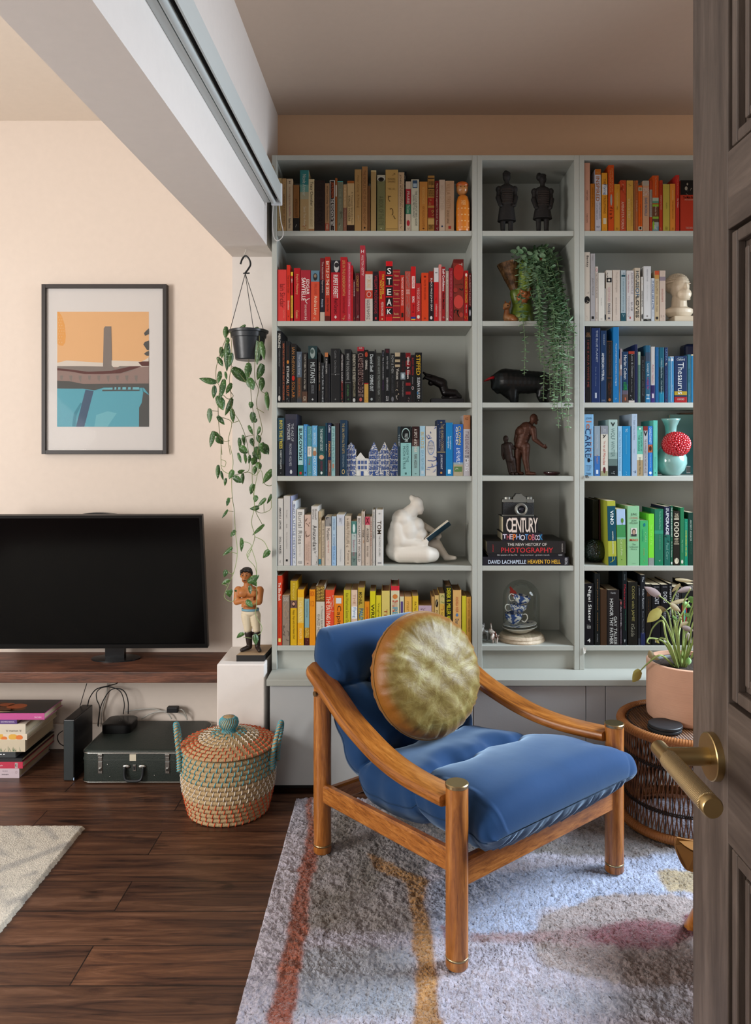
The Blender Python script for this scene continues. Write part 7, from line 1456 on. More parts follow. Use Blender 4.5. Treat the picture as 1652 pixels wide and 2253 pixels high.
for x_, w_ in ((395, 44), (640, 38)):
    c = f(x_, 160); MB().lathe([(0, 0), (w_*s, 0), (w_*s, 22*s), (w_*.8*s, 30*s), (0, 30*s)], c.x, 3.0, c.z, 24).build('dial', SIL, t, smooth=True, angle=40)
fbx(612, 684, 165, 200, -.002, .002, .0006).build('meter_window', mat('6c6c68', .3, metal=.5), t)
c = f(540, 272); m = MB()
prl = [(0, 70*s), (.004, 72*s), (.010, 72*s), (.0105, 66*s), (.020, 66*s), (.021, 58*s), (.019, 44*s), (.016, 40*s)]
def ylathe(pr_, c_, n=40):
    g = MB(); vs = []; fs = []
    for d_, r_ in pr_:
        for k in range(n): vs.append((c_.x+r_*math.cos(2*PI*k/n), c_.y-d_, c_.z+r_*math.sin(2*PI*k/n)))
    for i in range(len(pr_)-1):
        for k in range(n): fs.append((i*n+k, i*n+(k+1) % n, (i+1)*n+(k+1) % n, (i+1)*n+k))
    fs.append(tuple((len(pr_)-1)*n+k for k in range(n))); return g.add(vs, fs)
ln_ = ylathe(prl, c).build('lens_barrel', SIL, t, smooth=True, angle=35); ylathe([(.016, 40*s), (.0205, 34*s), (.017, 30*s), (.017, 26*s)], c).build('lens_ring', mat('16161a', .3), ln_, smooth=True, angle=35)
m = MB(); m.sph(c+Vector((0, -.0165, 0)), (27*s, .003, 27*s), 24); m.build('lens_glass', mat('0c1020', .05, spec=.9), ln_, smooth=True)
# cloche with cups
f = Q(1040, 1060, 5.12, 3.05); s = 3.05/F/5.12; dz2 = SZ[5]-f(0, 1740).z; g2 = f
f = lambda x, y, d=0: g2(x, y, d)+Vector((0, 0, dz2))
c = f(545, 1740); bh = .022
t = thing('glass_cloche', 'glass dome on a pale wooden base covering stacked blue teacups', 'cloche', tuple(c))
MB().lathe([(0, 0), (262*s, 0), (264*s, 14*s), (250*s, 34*s), (252*s, 46*s), (232*s, 62*s), (228*s, 70*s), (0, 70*s)], c.x, c.y, c.z, 56).build('wooden_base', wood('limed_wood', ['a08c74', 'b8a890', 'c8b8a0'], rough=.6, stretch=(10, 1.5, 10), scale=6, bump=.2), t, smooth=True, angle=35)
zb3 = c.z+70*s; tp_ = f(0, 1072).z+.001; R_ = 206*s
pr_ = [(R_, zb3+.0005), (R_, tp_-R_*1.0)]+[(R_*math.cos(a*PI/24), tp_-R_+R_*math.sin(a*PI/24)) for a in range(1, 13)]
pr_[-1] = (0, tp_)
MB().lathe(pr_, c.x, c.y, 0, 64).build('dome', clear_glass('cloche_glass', (.93, .96, .95)), t, smooth=True)
def delft(name, sc_=55, lo=.47, hi=.53):
    m = mat('c6c4bc', .2, key=name, coat=.4); nt = m.node_tree; L = nt.links.new; b = nt.nodes['Principled BSDF']; tc = nt.nodes.new('ShaderNodeTexCoord'); n = nt.nodes.new('ShaderNodeTexNoise'); n.inputs['Scale'].default_value = sc_; n.inputs['Detail'].default_value = 4
    r = nt.nodes.new('ShaderNodeValToRGB'); r.color_ramp.elements[0].position = lo; r.color_ramp.elements[0].color = lin('28447c'); r.color_ramp.elements[1].position = hi; r.color_ramp.elements[1].color = lin('c6c4bc')
    L(tc.outputs['Object'], n.inputs['Vector']); L(n.outputs['Fac'], r.inputs[0]); L(r.outputs[0], b.inputs['Base Color']); return m
WHC = mat('cfcbc0', .2, key='white_china', coat=.4)
def cup(cx, cy, cz, rt, rb_, hh, tilt, label, ha, hc, m_):
    t = thing('teacup', label, 'teacup', (cx, cy, cz), 'blue and white teacups under the glass dome'); t.rotation_euler = (tilt[0], tilt[1], 0)
    pr_ = [(0, .001), (rb_*.6, 0), (rb_*.62, .002), (rb_, .006), (rt*.92, hh*.55), (rt, hh), (rt-.0015, hh), (rt*.88, hh*.55), (rb_*.9, .009), (0, .008)]
    o = MB().lathe(pr_, 0, 0, 0, 40).build('bowl', m_, smooth=True, angle=50); o.parent = t
    h = MB(); h.tube(catmull([(math.cos(ha)*rt*.96, math.sin(ha)*rt*.96, hh*.86), (math.cos(ha)*(rt+.014), math.sin(ha)*(rt+.014), hh*.9), (math.cos(ha)*(rt+.019), math.sin(ha)*(rt+.019), hh*.55), (math.cos(ha)*(rt+.008), math.sin(ha)*(rt+.008), hh*.2), (math.cos(ha)*rt*.86, math.sin(ha)*rt*.86, hh*.3)], 6), .0022, 8)
    o = h.build('handle', WHC, smooth=True); o.parent = t
    return t
def saucer(cz, r_, label, tilt, hh):
    t = thing('saucer', label, 'saucer', (c.x-14*s, c.y, cz), 'saucers under the glass dome'); t.rotation_euler = tilt
    o = MB().lathe([(0, 0), (r_*.5, 0), (r_*.55, .002), (r_*.8, hh*.5), (r_, hh), (r_-.001, hh+.0012), (r_*.75, hh*.6+.001), (r_*.4, .004), (0, .004)], 0, 0, 0, 48).build('plate', delft('delft_saucer', 40, .40, .46) if hh < .012 else WHC, smooth=True, angle=60); o.parent = t
zs = zb3+.0065
saucer(zs, 196*s, 'white deep saucer lying on the cloche base', (0, -.05, 0), .022); saucer(zs+.0225, 190*s, 'blue printed saucer on the deep white one', (0, -.06, 0), .010)
z1 = zs+.033
cup(c.x-85*s, c.y-.005, z1, 100*s, 56*s, 122*s, (0, -.02), 'lowest blue and white teacup of the stack, handle towards the open door', -.25, 0, delft('delft_cup', 75, .50, .56))
cup(c.x-40*s, c.y-.005, z1+118*s, 100*s, 56*s, 105*s, (0, .06), 'middle blue and white teacup of the stack, finely patterned', PI+.2, 0, delft('delft_cup_fine', 130))
cup(c.x-14*s, c.y-.005, z1+214*s, 98*s, 54*s, 108*s, (0, .24), 'topmost tilted blue and white teacup under the butterfly', PI+.2, 0, delft('delft_cup', 75, .50, .56))
bt = thing('butterfly_ornament', 'small red butterfly perched on the topmost teacup', 'butterfly', tuple(f(440, 1240)))
o = f(462, 1262, -.008); m = MB()
for pts in ([(0, 0), (-45, 70), (-62, 130), (-50, 140), (-15, 105)], [(0, 0), (-15, 100), (14, 80), (30, 60), (28, 45)], [(0, 0), (-50, 40), (-58, 80), (-40, 75)]):
    m.add([o+Vector((x*s*.9, -.002-abs(y)*s*.1+k*.0004, y*s*.9)) for k, (x, y) in enumerate(pts)]+[o+Vector((x*s*.9, -.0005-abs(y)*s*.1+k*.0004, y*s*.9)) for k, (x, y) in enumerate(pts)], [tuple(range(len(pts))), tuple(range(2*len(pts)-1, len(pts)-1, -1))]+[(i, (i+1) % len(pts), (i+1) % len(pts)+len(pts), i+len(pts)) for i in range(len(pts))])
m.build('wings', mat('8c2418', .5, var=.4, scale=120), bt); m = MB(); m.tube([o, o+Vector((6*s, -.004, 52*s))], .0012, 8); m.build('body', mat('1c1210', .5), bt)
# little dogs
f = Q(1040, 1060, 5.12, 3.0); s = 3.0/F/5.12; dz3 = SZ[5]-f(0, 1812).z; g3 = f
f = lambda x, y, d=0: g3(x, y, d)+Vector((0, 0, dz3))
t = thing('beagle_figurine', 'tiny tricolour beagle figurine by the cloche', 'figurine', tuple(f(240, 1812))); b = MB()
cap(b, f(205, 1690, .012), f(245, 1730), 28*s, 30*s); cap(b, f(250, 1740), f(255, 1795), 26*s, 16*s); b.sph(f(225, 1700, -.014), (30*s, 26*s, 28*s)); cap(b, f(215, 1715, -.02), f(205, 1748, -.03), 22*s, 15*s); cap(b, f(212, 1660, .01), f(208, 1602, .012), 9*s, 6*s); cap(b, f(285, 1790, .01), f(298, 1735, .012), 8*s, 5*s)
for x_, d_ in ((225, -.012), (270, -.012), (262, .012), (285, .01)): cap(b, f(x_, 1750, d_), f(x_-4, 1803, d_), 13*s, 10*s)
blob('body', b, leafmat('beagle_glaze', 'c8c0b4', '5c3020', '241814', .25, 75, 60), t, .0013, 2)
m = MB()
for d_ in (-.022, -.004): cap(m, f(245, 1690, d_), f(252, 1728, d_), 9*s, 7*s, 8)
m.build('ears', mat('5c2c1c', .3), t, smooth=True)
t = thing('terrier_figurine', 'tiny grey terrier figurine standing behind the beagle', 'figurine', tuple(f(130, 1812, .02))); b = MB()
cap(b, f(120, 1715, .03), f(170, 1720, .04), 28*s, 26*s); b.sph(f(118, 1650, .026), (28*s, 24*s, 28*s)); cap(b, f(118, 1665, .02), f(112, 1690, .012), 16*s, 12*s); cap(b, f(120, 1680, .028), f(125, 1710, .03), 22*s, 24*s)
for x_, d_ in ((105, .02), (120, .045), (170, .028), (180, .048)): cap(b, f(x_, 1730, d_), f(x_, 1802, d_), 14*s, 11*s)
for x_ in (100, 138): cap(b, f(x_, 1635, .028), f(x_-4, 1612, .028), 8*s, 4*s)
blob('body', b, leafmat('terrier_glaze', '9c9890', '5c5854', None, .35, 90), t, .0013, 2)
# diving figure on a slab
f = ground(Q(590, 715, 3.515, 3.04), 602, SZ[2]); s = 3.04/F/3.515; t = thing('diving_figure_sculpture', 'dark bronze figure bending over a black slab at the black row', 'figurine', tuple(f(1380, 602)))
MB().box(f(1255, 0).x, f(1505, 0).x, 2.995, 3.085, SZ[2], f(0, 566).z, bev=.0015).build('slab', mat('141316', .45), t)
b = MB(); cap(b, f(1475, 548), f(1440, 520), 24*s, 30*s); cap(b, f(1440, 520), f(1370, 515), 32*s, 34*s); cap(b, f(1365, 510), f(1345, 440), 32*s, 38*s); cap(b, f(1345, 445), f(1275, 415), 42*s, 36*s); b.sph(f(1258, 440), 24*s); cap(b, f(1285, 400), f(1225, 380), 20*s, 15*s); cap(b, f(1285, 425, -.01), f(1215, 400, -.012), 18*s, 13*s); cap(b, f(1225, 380), f(1200, 360), 13*s, 8*s); b.sph(f(1440, 555), (45*s, 24*s, 14*s)); cap(b, f(1350, 552), f(1480, 556), 12*s, 12*s); cap(b, f(1215, 400, -.012), f(1198, 412, -.012), 11*s, 7*s)
blob('figure', b, mat('151011', .35, metal=.3, key='black_bronze'), t, .0016, 3)
# blue china houses
for i, (x0, x1, top, kind) in enumerate(((600, 680, 296, 'bell'), (677, 777, 375, 'pair'), (778, 858, 291, 'step'), (861, 939, 294, 'neck'), (942, 1019, 297, 'point'))):
    f = ground(Q(590, 890, 3.515, 2.975), 556, SZ[3]); lb = ['bell gabled blue house with a curly top, first of the china houses', 'low white double house with blue shutters, in the china row', 'tallest stepped gable blue house, a shop window below', 'pale blue gabled house with a white shop awning', 'deepest blue pointed gable house next to the aqua book'][i]
    t = thing('china_house', lb, 'ornament', tuple(f((x0+x1)/2, 556)), 'blue china canal houses'); w_ = x1-x0; xm = (x0+x1)/2; sh = 70
    if kind == 'bell': o_ = [(x0, 556), (x0, 350), (x0+14, 345), (x0+16, 320), (x0+30, 312), (xm, 296), (x1-30, 312), (x1-16, 320), (x1-14, 345), (x1, 350), (x1, 556)]
    elif kind == 'pair': o_ = [(x0, 556), (x0, 420), (x0+37, 375), (x0+72, 420), (x1, 424), (x1, 556)]
    elif kind == 'step': o_ = [(x0, 556), (x0, 380)]+[(x0+k*6+q, 380-k*13-13*(q > 0 or 0)) for k in range(6) for q in (0, 6)]+[(xm, 291)]+[(x1-k*6-q, 380-k*13-13*(q > 0)) for k in range(5, -1, -1) for q in (6, 0)]+[(x1, 380), (x1, 556)]
    else: o_ = [(x0, 556), (x0, 365), (x0+10, 352), (xm-6, 305), (xm, top), (xm+6, 305), (x1-10, 352), (x1, 365), (x1, 556)]
    pts = [(f(a, b_).x, f(a, b_).z) for a, b_ in o_]
    MB().prism(pts, 2.975, 3.005).build('house_body', delft('delft_house_'+kind, 210, {'pair': .30, 'point': .52, 'step': .46, 'neck': .42, 'bell': .46}[kind], {'pair': .36, 'point': .62, 'step': .58, 'neck': .55, 'bell': .58}[kind]), t)
    m = MB(); m2 = MB(); rows_ = range(5) if kind != 'pair' else range(3)
    for r_ in rows_:
        y0_ = (556-45-r_*42) if kind != 'pair' else 556-50-r_*40
        for q in range(3):
            xa_ = x0+w_*(.16+.26*q); 
            if y0_-26 < top+55: continue
            a, b_ = f(xa_, y0_), f(xa_+w_*.17, y0_-27); m.box(a.x, b_.x, 2.9738, 2.975, a.z, b_.z)
            m2.box((a.x+b_.x)/2-.0003, (a.x+b_.x)/2+.0003, 2.9732, 2.9738, a.z, b_.z)
    for y_ in (556-40, 556-84, 556-126): a = f(x0, y_); m2.box(a.x, f(x1, 0).x, 2.9738, 2.975, a.z, a.z+.0012)
    a, b_ = f(xm-w_*.1, 556), f(xm+w_*.1, 520); m.box(a.x, b_.x, 2.9736, 2.9745, a.z, b_.z)
    m.build('painted_windows', mat('20407c' if kind != 'point' else '142c68', .25, coat=.4), t); m2.build('painted_lines', mat('b8bcc0', .3), t)
# reading woman
f = ground(Q(590, 1070, 3.515, 3.045), 613, SZ[4]); s = 3.045/F/3.515; t = thing('reading_woman_statue', 'large white ceramic woman sitting and reading a dark blue book', 'figurine', tuple(f(1100, 606))); b = MB()
b.sph(f(1010, 520, .005), (108*s, 115*s, 92*s)); b.sph(f(1020, 420), (104*s, 112*s, 140*s)); b.sph(f(1040, 280), (88*s, 105*s, 80*s)); b.sph(f(1080, 370, -.008), (95*s, 95*s, 120*s)); b.sph(f(1170, 400, -.004), (66*s, 80*s, 56*s)); b.sph(f(1150, 330), (60*s, 84*s, 64*s))
cap(b, f(1095, 235), f(1125, 200), 62*s, 50*s); b.sph(f(1150, 165), (52*s, 52*s, 62*s)); b.sph(f(1165, 200), (42*s, 42*s, 42*s)); b.sph(f(1196, 208), (10*s, 11*s, 12*s), 10); b.sph(f(1176, 232), (22*s, 24*s, 16*s), 12); b.sph(f(1112, 116, .004), (24*s, 24*s, 26*s)); b.sph(f(1135, 185, -.022), (9*s, 6*s, 15*s), 10)
cap(b, f(1000, 330, -.022), f(1030, 440, -.034), 62*s, 52*s); cap(b, f(1030, 445, -.034), f(1180, 465, -.040), 48*s, 28*s); b.sph(f(1205, 455, -.042), (28*s, 18*s, 24*s))
for k in range(4): cap(b, f(1205, 436+k*10, -.045), f(1236-k*4, 440+k*12, -.046), 9*s, 7*s, 8)
cap(b, f(1195, 440, -.043), f(1225, 420, -.045), 9*s, 6*s, 8)
cap(b, f(1120, 300, .028), f(1270, 375, .030), 44*s, 26*s); cap(b, f(1270, 375, .03), f(1320, 425, .02), 24*s, 18*s); b.sph(f(1325, 415, .016), (20*s, 18*s, 24*s))
cap(b, f(1020, 545, -.03), f(1220, 540, -.048), 66*s, 66*s); cap(b, f(1220, 540, -.048), f(1265, 545, -.04), 64*s, 56*s); cap(b, f(1260, 560, -.04), f(1150, 585, -.055), 40*s, 22*s)
cap(b, f(1060, 520, .03), f(1300, 490, .02), 70*s, 52*s); cap(b, f(1300, 490, .02), f(1370, 565, .012), 48*s, 28*s); cap(b, f(1375, 580, .01), f(1445, 580, 0), 26*s, 17*s)
blob('woman', b, mat('cdc6ba', .55, key='white_bisque', bump=.03), t, .0026, 24)
m = MB(); a_, b_ = f(1222, 440), f(1400, 305); dd = (b_-a_).normalized(); up_ = Vector((-dd.z, 0, dd.x)); L_ = (b_-a_).length
def slab_(o, wv, th, mi):
    vs = [o+dd*u_+wv*v_+nn_*w2 for u_ in (0, L_) for v_ in (0, 1) for w2 in (0, th) for nn_ in (dd.cross(wv).normalized(),)]; m.add(vs, [(0, 1, 3, 2), (4, 6, 7, 5), (0, 4, 5, 1), (2, 3, 7, 6), (0, 2, 6, 4), (1, 5, 7, 3)], mi)
wv1 = Vector((0, -.030, 0))+up_*.020; wv2 = Vector((0, .030, 0))+up_*.018; o_ = a_-up_*.010+Vector((0, -.012, 0))
slab_(o_, wv1, .0018, 0); slab_(o_, wv1*.94, -.004, 1); slab_(o_, wv2, -.0018, 0); slab_(o_, wv2*.94, .005, 1)
m.build('book', [mat('1c4458', .4), mat('cfc6b4', .8)], t)
# marble bust
MARB = mat('cbbba2', .4, key='ivory_marble', var=.08, scale=20, bump=.04)
f = ground(Q(1270, 530, 6.119, 3.03), 1076, SZ[1]); s = 3.03/F/6.119; t = thing('marble_bust', 'ivory marble bust of a bearded man with curled fringe', 'bust', tuple(f(1370, 1076))); b = MB()
b.sph(f(1375, 580), (125*s, 140*s, 170*s)); b.sph(f(1360, 530, .03), (150*s, 150*s, 130*s)); b.sph(f(1400, 690, -.025), (100*s, 95*s, 88*s)); cap(b, f(1370, 740), f(1370, 850), 98*s, 105*s); cap(b, f(1412, 560, -134*s), f(1414, 640, -150*s), 14*s, 22*s)
b.sph(f(1412, 690, -128*s), (42*s, 14*s, 9*s), 10); b.sph(f(1412, 708, -124*s), (34*s, 14*s, 10*s), 10)
for x_ in (1372, 1452): b.sph(f(x_, 556, -126*s), (30*s, 14*s, 10*s), 12)
b.lathe([(0, f(0, 830).z), (100*s, f(0, 840).z), (185*s, f(0, 880).z), (185*s, f(0, 930).z), (140*s, f(0, 985).z), (0, f(0, 990).z)], f(1365, 0).x, 3.03, 0, 28, sy=.7)
blob('head', b, MARB, t, .0022, 3)
m = MB()
for lv in range(6):
    el = .22+lv*.22; n_ = int(22*math.cos(el))+3
    for k in range(n_):
        a = -1.9+3.8*(k+.5*(lv % 2))/n_; m.sph(f(1362, 535)+Vector((148*s*math.cos(el)*math.sin(a), .018-148*s*math.cos(el)*math.cos(a), 138*s*math.sin(el))), (17*s, 16*s, 19*s), 8)
for k in range(7):
    for r_ in range(6): m.sph(f(1300+r_*8, 560+k*24, -.01+.006*r_), (14*s, 16*s, 15*s), 8)
for k in range(6):
    for r_ in range(3): m.sph(f(1370+k*22, 725+r_*18+abs(k-2.5)*-4, -100*s+abs(k-2.5)*12*s), (14*s, 14*s, 15*s), 8)
m.build('curls', MARB, t, smooth=True)
m = MB(); a = f(1250, 1076); b2 = f(1535, 985); m.box(a.x, b2.x, 2.985, 3.085, a.z, b2.z-.001, bev=.003); m.build('plinth', MARB, t)
# navy box behind the thesaurus
t = thing('jewellery_case', 'dark navy rounded case standing behind the thesaurus', 'case', (X(1530, 3.14), 3.14, SZ[2])); MB().box(X(1270+1440/6.119, 3.14), X(1270+1760/6.119, 3.14), 3.13, 3.2, SZ[2], Zp(710+285/6.119, 3.14), bev=.012).build('shell', mat('111a38', .3), t)
# celadon vase with coral coloured beads, teal book behind
f = ground(Q(1270, 890, 6.119, 3.02), 962, SZ[3]); s = 3.02/F/6.119; c = f(1258, 962); t = thing('celadon_vase', 'pale turquoise glazed vase with flared neck', 'vase', tuple(c)); zz = lambda y: f(0, y).z
MB().lathe([(0, zz(958)), (100*s, zz(962)), (118*s, zz(950)), (175*s, zz(890)), (208*s, zz(800)), (205*s, zz(720)), (165*s, zz(620)), (100*s, zz(540)), (72*s, zz(470)), (68*s, zz(380)), (78*s, zz(300)), (110*s, zz(230)), (130*s, zz(198)), (127*s, zz(198)), (100*s, zz(240)), (62*s, zz(330)), (58*s, zz(420))], c.x, c.y, 0, 64).build('body', mat('7ca49f', .12, coat=.7, key='celadon'), t, smooth=True)
t = thing('bead_cluster', 'dome of shiny red beads hung on the turquoise vase', 'ornament', tuple(f(1275, 545, -.03))); rg = random.Random(2); m = MB(); bb = MB(); cb = f(1275, 545, -190*s*.75)
RB_ = mat('b0101c', .15, coat=.6, key='red_bead')
for k in range(170):
    z_ = 1-(k+.5)/170*1.25; a = k*2.39996; r_ = math.sqrt(max(0, 1-z_*z_)); d = Vector((r_*math.cos(a), -z_, r_*math.sin(a)))
    p = cb+Vector((d.x*175*s, d.y*120*s, d.z*150*s)); 
    bb.sph(p, 23*s*rg.uniform(.85, 1.1), 10); m.tube([cb+Vector((d.x*60*s, d.y*30*s, d.z*50*s)), p], 6*s, 5)
m.build('stalks', mat('780c14', .4), t); o = bb.build('beads', RB_, t, smooth=True); o['kind'] = 'stuff'
t = thing('hardback_book', 'large dark teal picture book standing face out behind the vase', 'book', (X(1530, 3.16), 3.16, SZ[3]), 'books on the vase shelf')
xa_, xb2 = X(1270+1250/6.119, 3.165), X(1270+1800/6.119, 3.165); za_ = Zp(890+135/6.119, 3.165); m = MB(); m.box(xa_, xb2, 3.165, 3.168, SZ[3], za_); m.box(xa_, xb2, 3.185, 3.188, SZ[3], za_); m.build('cover', leafmat('teal_cover', '1c5c5c', '8cb4ac', None, .35, 4), t)
MB().box(xa_+.002, xb2-.002, 3.168, 3.185, SZ[3]+.002, za_-.002).build('page_block', PAGES, t)
m = MB(); q = lambda x, y: P(1270+x/6.119, 890+y/6.119, 3.1647); a, b_ = q(1468, 925), q(1522, 830); rect(m, a.x, b_.x, a.z, b_.z, 3.1646); m.build('barcode_patch', mat('b0b0ac', .5), t); m = MB()
for k in range(11): x_ = a.x+.0012+k*.0012*(b_.x-a.x)/.0135; rect(m, x_, x_+.0005+.0003*(k % 2), a.z+.004, b_.z-.003, 3.1642)
m.build('barcode_lines', mat('141414', .5), t); m = MB()
for y_ in (405, 430, 470, 490): a, b_ = q(1410, y_), q(1490, y_-4); rect(m, a.x, b_.x, a.z, b_.z, 3.1642)
m.build('lettering', mat('6c9c98', .5), t)
t = thing('dried_grass_bundle', 'brown dried grass bundle lying on top of the teal picture book', 'ornament', (X(1540, 3.15), 3.15, za_)); m = MB(); rg = random.Random(9)
for k in range(40): a = Vector((xa_+.04+rg.uniform(0, .02), 3.15+rg.uniform(0, .05), za_+.002+rg.uniform(0, .004))); m.tube([a, a+Vector((.11, rg.uniform(-.01, .01), .001+rg.uniform(0, .003))), a+Vector((.20, rg.uniform(-.015, .015), .001+rg.uniform(0, .005)))], .0016, 5)
m.build('grass', mat('5c4634', .9, var=.3, scale=80), t)
# green glitter ball
f = ground(Q(1270, 1070, 6.119, 3.04), 1062, SZ[4]); s = 3.04/F/6.119; c = f(232, 855); t = thing('mirror_ball', 'dark green faceted glass ball beside the leaning green books', 'ornament', tuple(c)); r_ = 155*s; c.z = SZ[4]+r_*1.03
bm = bmesh.new(); bmesh.ops.create_icosphere(bm, subdivisions=5, radius=r_); rg = random.Random(1)
for v in bm.verts: v.co = v.co*(1+rg.uniform(-.025, .025))+c
MB().bm(bm).build('glass_ball', mat('04180e', .06, spec=.7, key='green_glass'), t)
t = thing('paper_tag', 'small crumpled white tag on the plinth below the big lettered cookbook', 'tag', (X(1284, 2.945), 2.945, Zp(1438, 2.945))); m = MB(); a = P(1283, 1424, 2.946)
m.add([a+Vector((.000, 0, 0)), a+Vector((.012, -.002, -.002)), a+Vector((.010, .0, -.022)), a+Vector((.001, -.003, -.026)), a+Vector((.000, .0012, 0)), a+Vector((.012, -.0008, -.002)), a+Vector((.010, .0012, -.022)), a+Vector((.001, -.0018, -.026))], [(0, 1, 2, 3), (7, 6, 5, 4), (0, 4, 5, 1), (1, 5, 6, 2), (2, 6, 7, 3), (3, 7, 4, 0)]); m.build('paper', mat('c0bdb4', .8), t)
# ribbon bookmark of the sky blue hardback
t = thing('tassel_bookmark', 'black ribbon tassel hanging from the sky blue hardback over the shelf edge', 'bookmark', tuple(P(1292, 1047, 2.948))); m = MB(); a = P(1289, 1046.5, 2.947); rg = random.Random(6)
for k in range(9): m.tube([a+Vector((k*.0011-.003, 0, .0012)), a+Vector((k*.0013-.003, -.003, -.001)), a+Vector((k*.0016-.003+rg.uniform(-.001, .002), -.003, -.008-rg.uniform(0, .003)))], .0006, 5)
m.build('tassel', mat('15161c', .7), t)
# ---------------------------------------------------------------- wicker table, potted plant
tc_ = (1.008, 2.614); wt = thing('wicker_side_table', 'round dark wicker drum table between the armchair and the open door', 'table', (*tc_, 0))
CANE = mat('6a4020', .5, var=.25, scale=60, key='dark_cane'); CANE2 = mat('9c6434', .5, var=.2, scale=60, key='light_cane'); CANE3 = mat('24160e', .6, key='black_cane')
TZ = .362; R_ = .198; ZB = .019
def cyl(a, z, r): return Vector((tc_[0]+r*math.cos(a), tc_[1]+r*math.sin(a), z))
rad = lambda z: R_-.012*math.sin(PI*min(1, max(0, (z-.02)/.32)))
m = MB(); n = 84
for k in range(n):
    for sg in (1, -1): m.tube([cyl(2*PI*k/n+sg*.24*(q/6-.5), ZB+.02+(TZ-.035-ZB)*q/6, rad(ZB+.02+(TZ-.04)*q/6)+sg*.0012) for q in range(7)], .0021, 5, cap=False)
m.build('cane_lattice', CANE, wt, smooth=True)
m = MB()
for k in range(48): m.tube([cyl(2*PI*k/48, ZB+.02, R_-.02), cyl(2*PI*k/48, TZ-.02, R_-.02)], .0016, 5, cap=False)
m.build('inner_uprights', CANE3, wt)
for nm, zz, mt, rr in (('bottom_ring', ZB+.017, CANE2, R_+.001), ('top_rim', TZ-.008, CANE2, R_+.004)):
    m = MB(); m.tube([cyl(2*PI*k/72, zz, rr) for k in range(72)], .0145, 12, closed=True); rg_ = m.build(nm, mt, wt, smooth=True)
    w_ = MB()
    for k in range(0, 150): 
        a = 2*PI*k/150; c_ = cyl(a, zz, rr); o = Vector((math.cos(a), math.sin(a), 0)); w_.tube([c_+o*.0152*math.cos(q*PI/5)+Vector((0, 0, .0152*math.sin(q*PI/5)))+Vector((-o.y, o.x, 0))*q*.0009 for q in range(11)], .0024, 4, cap=False, flat=.5)
    w_.build('wrapping', mt, rg_, smooth=True)
for zz in (.115, .26):
    m = MB()
    for ph in (0, PI):
        m.tube([cyl(2*PI*k/360, zz+.006*math.sin(k*1.6+ph), rad(zz)+.003+.003*math.cos(k*1.6+ph)) for k in range(360)], .0026, 5, closed=True)
    m.build('woven_band', CANE3, wt, smooth=True)
m = MB()
for k in range(-38, 39): 
    x_ = k*.005; h_ = math.sqrt(max(0, (R_-.012)**2-x_*x_)); m.tube([(tc_[0]+x_, tc_[1]-h_, TZ-.004+.0015*(k % 2)), (tc_[0]+x_, tc_[1]+h_, TZ-.004+.0015*(k % 2))], .0024, 6)
m.lathe([(0, TZ-.009), (R_-.008, TZ-.009)], *tc_, 0, 48); m.build('table_top', wood('cane_top', ['3c2412', '6c4424', '8c5c34'], stretch=(60, 2, 2), scale=4), wt, smooth=True)
m = MB(); m.tube([cyl(2*PI*k/72, TZ-.0035, R_-.018) for k in range(72)], .004, 6, closed=True); m.build('inner_trim', CANE3, wt, smooth=True)
PZ = TZ+.0012; pc = (1.045, 2.655); tp = thing('terracotta_potted_plant', 'wilting arrowhead plant in a pink terracotta pot on the wicker table', 'plant', (*pc, PZ))
TERR = mat('bd937a', .85, var=.1, scale=14, bump=.35, key='terracotta')
nt = TERR.node_tree; b_ = nt.nodes['Principled BSDF']; tcn = nt.nodes.new('ShaderNodeTexCoord'); mpn = nt.nodes.new('ShaderNodeMapping'); mpn.inputs['Scale'].default_value = (3, 3, 260); nn2 = nt.nodes.new('ShaderNodeTexNoise'); nn2.inputs['Scale'].default_value = 1.5; bpn = nt.nodes.new('ShaderNodeBump'); bpn.inputs['Strength'].default_value = .35; bpn.inputs['Distance'].default_value = .002
nt.links.new(tcn.outputs['Object'], mpn.inputs[0]); nt.links.new(mpn.outputs[0], nn2.inputs['Vector']); nt.links.new(nn2.outputs['Fac'], bpn.inputs['Height']); nt.links.new(bpn.outputs[0], b_.inputs['Normal'])
ph = .196; MB().lathe([(0, .001), (.130, 0), (.137, .006), (.139, .02), (.139, ph-.002), (.136, ph), (.128, ph), (.127, ph-.02)], *pc, PZ, 72).build('pot', TERR, tp, smooth=True, angle=40)
MB().lathe([(.127, ph-.014), (.122, ph-.012), (.118, ph-.016), (.116, ph-.03), (.1, ph-.05)], *pc, PZ, 48).build('liner', PB, tp, smooth=True)
MB().lathe([(0, ph-.018), (.118, ph-.022)], *pc, PZ, 32).build('soil', mat('2c2018', .95, bump=1, scale=120, var=.5), tp)
q7 = lambda x, y, Y: P(1340+x/3.414, 1240+y/3.414, Y)
ST = MB(); LFm = MB(); rg = random.Random(31)
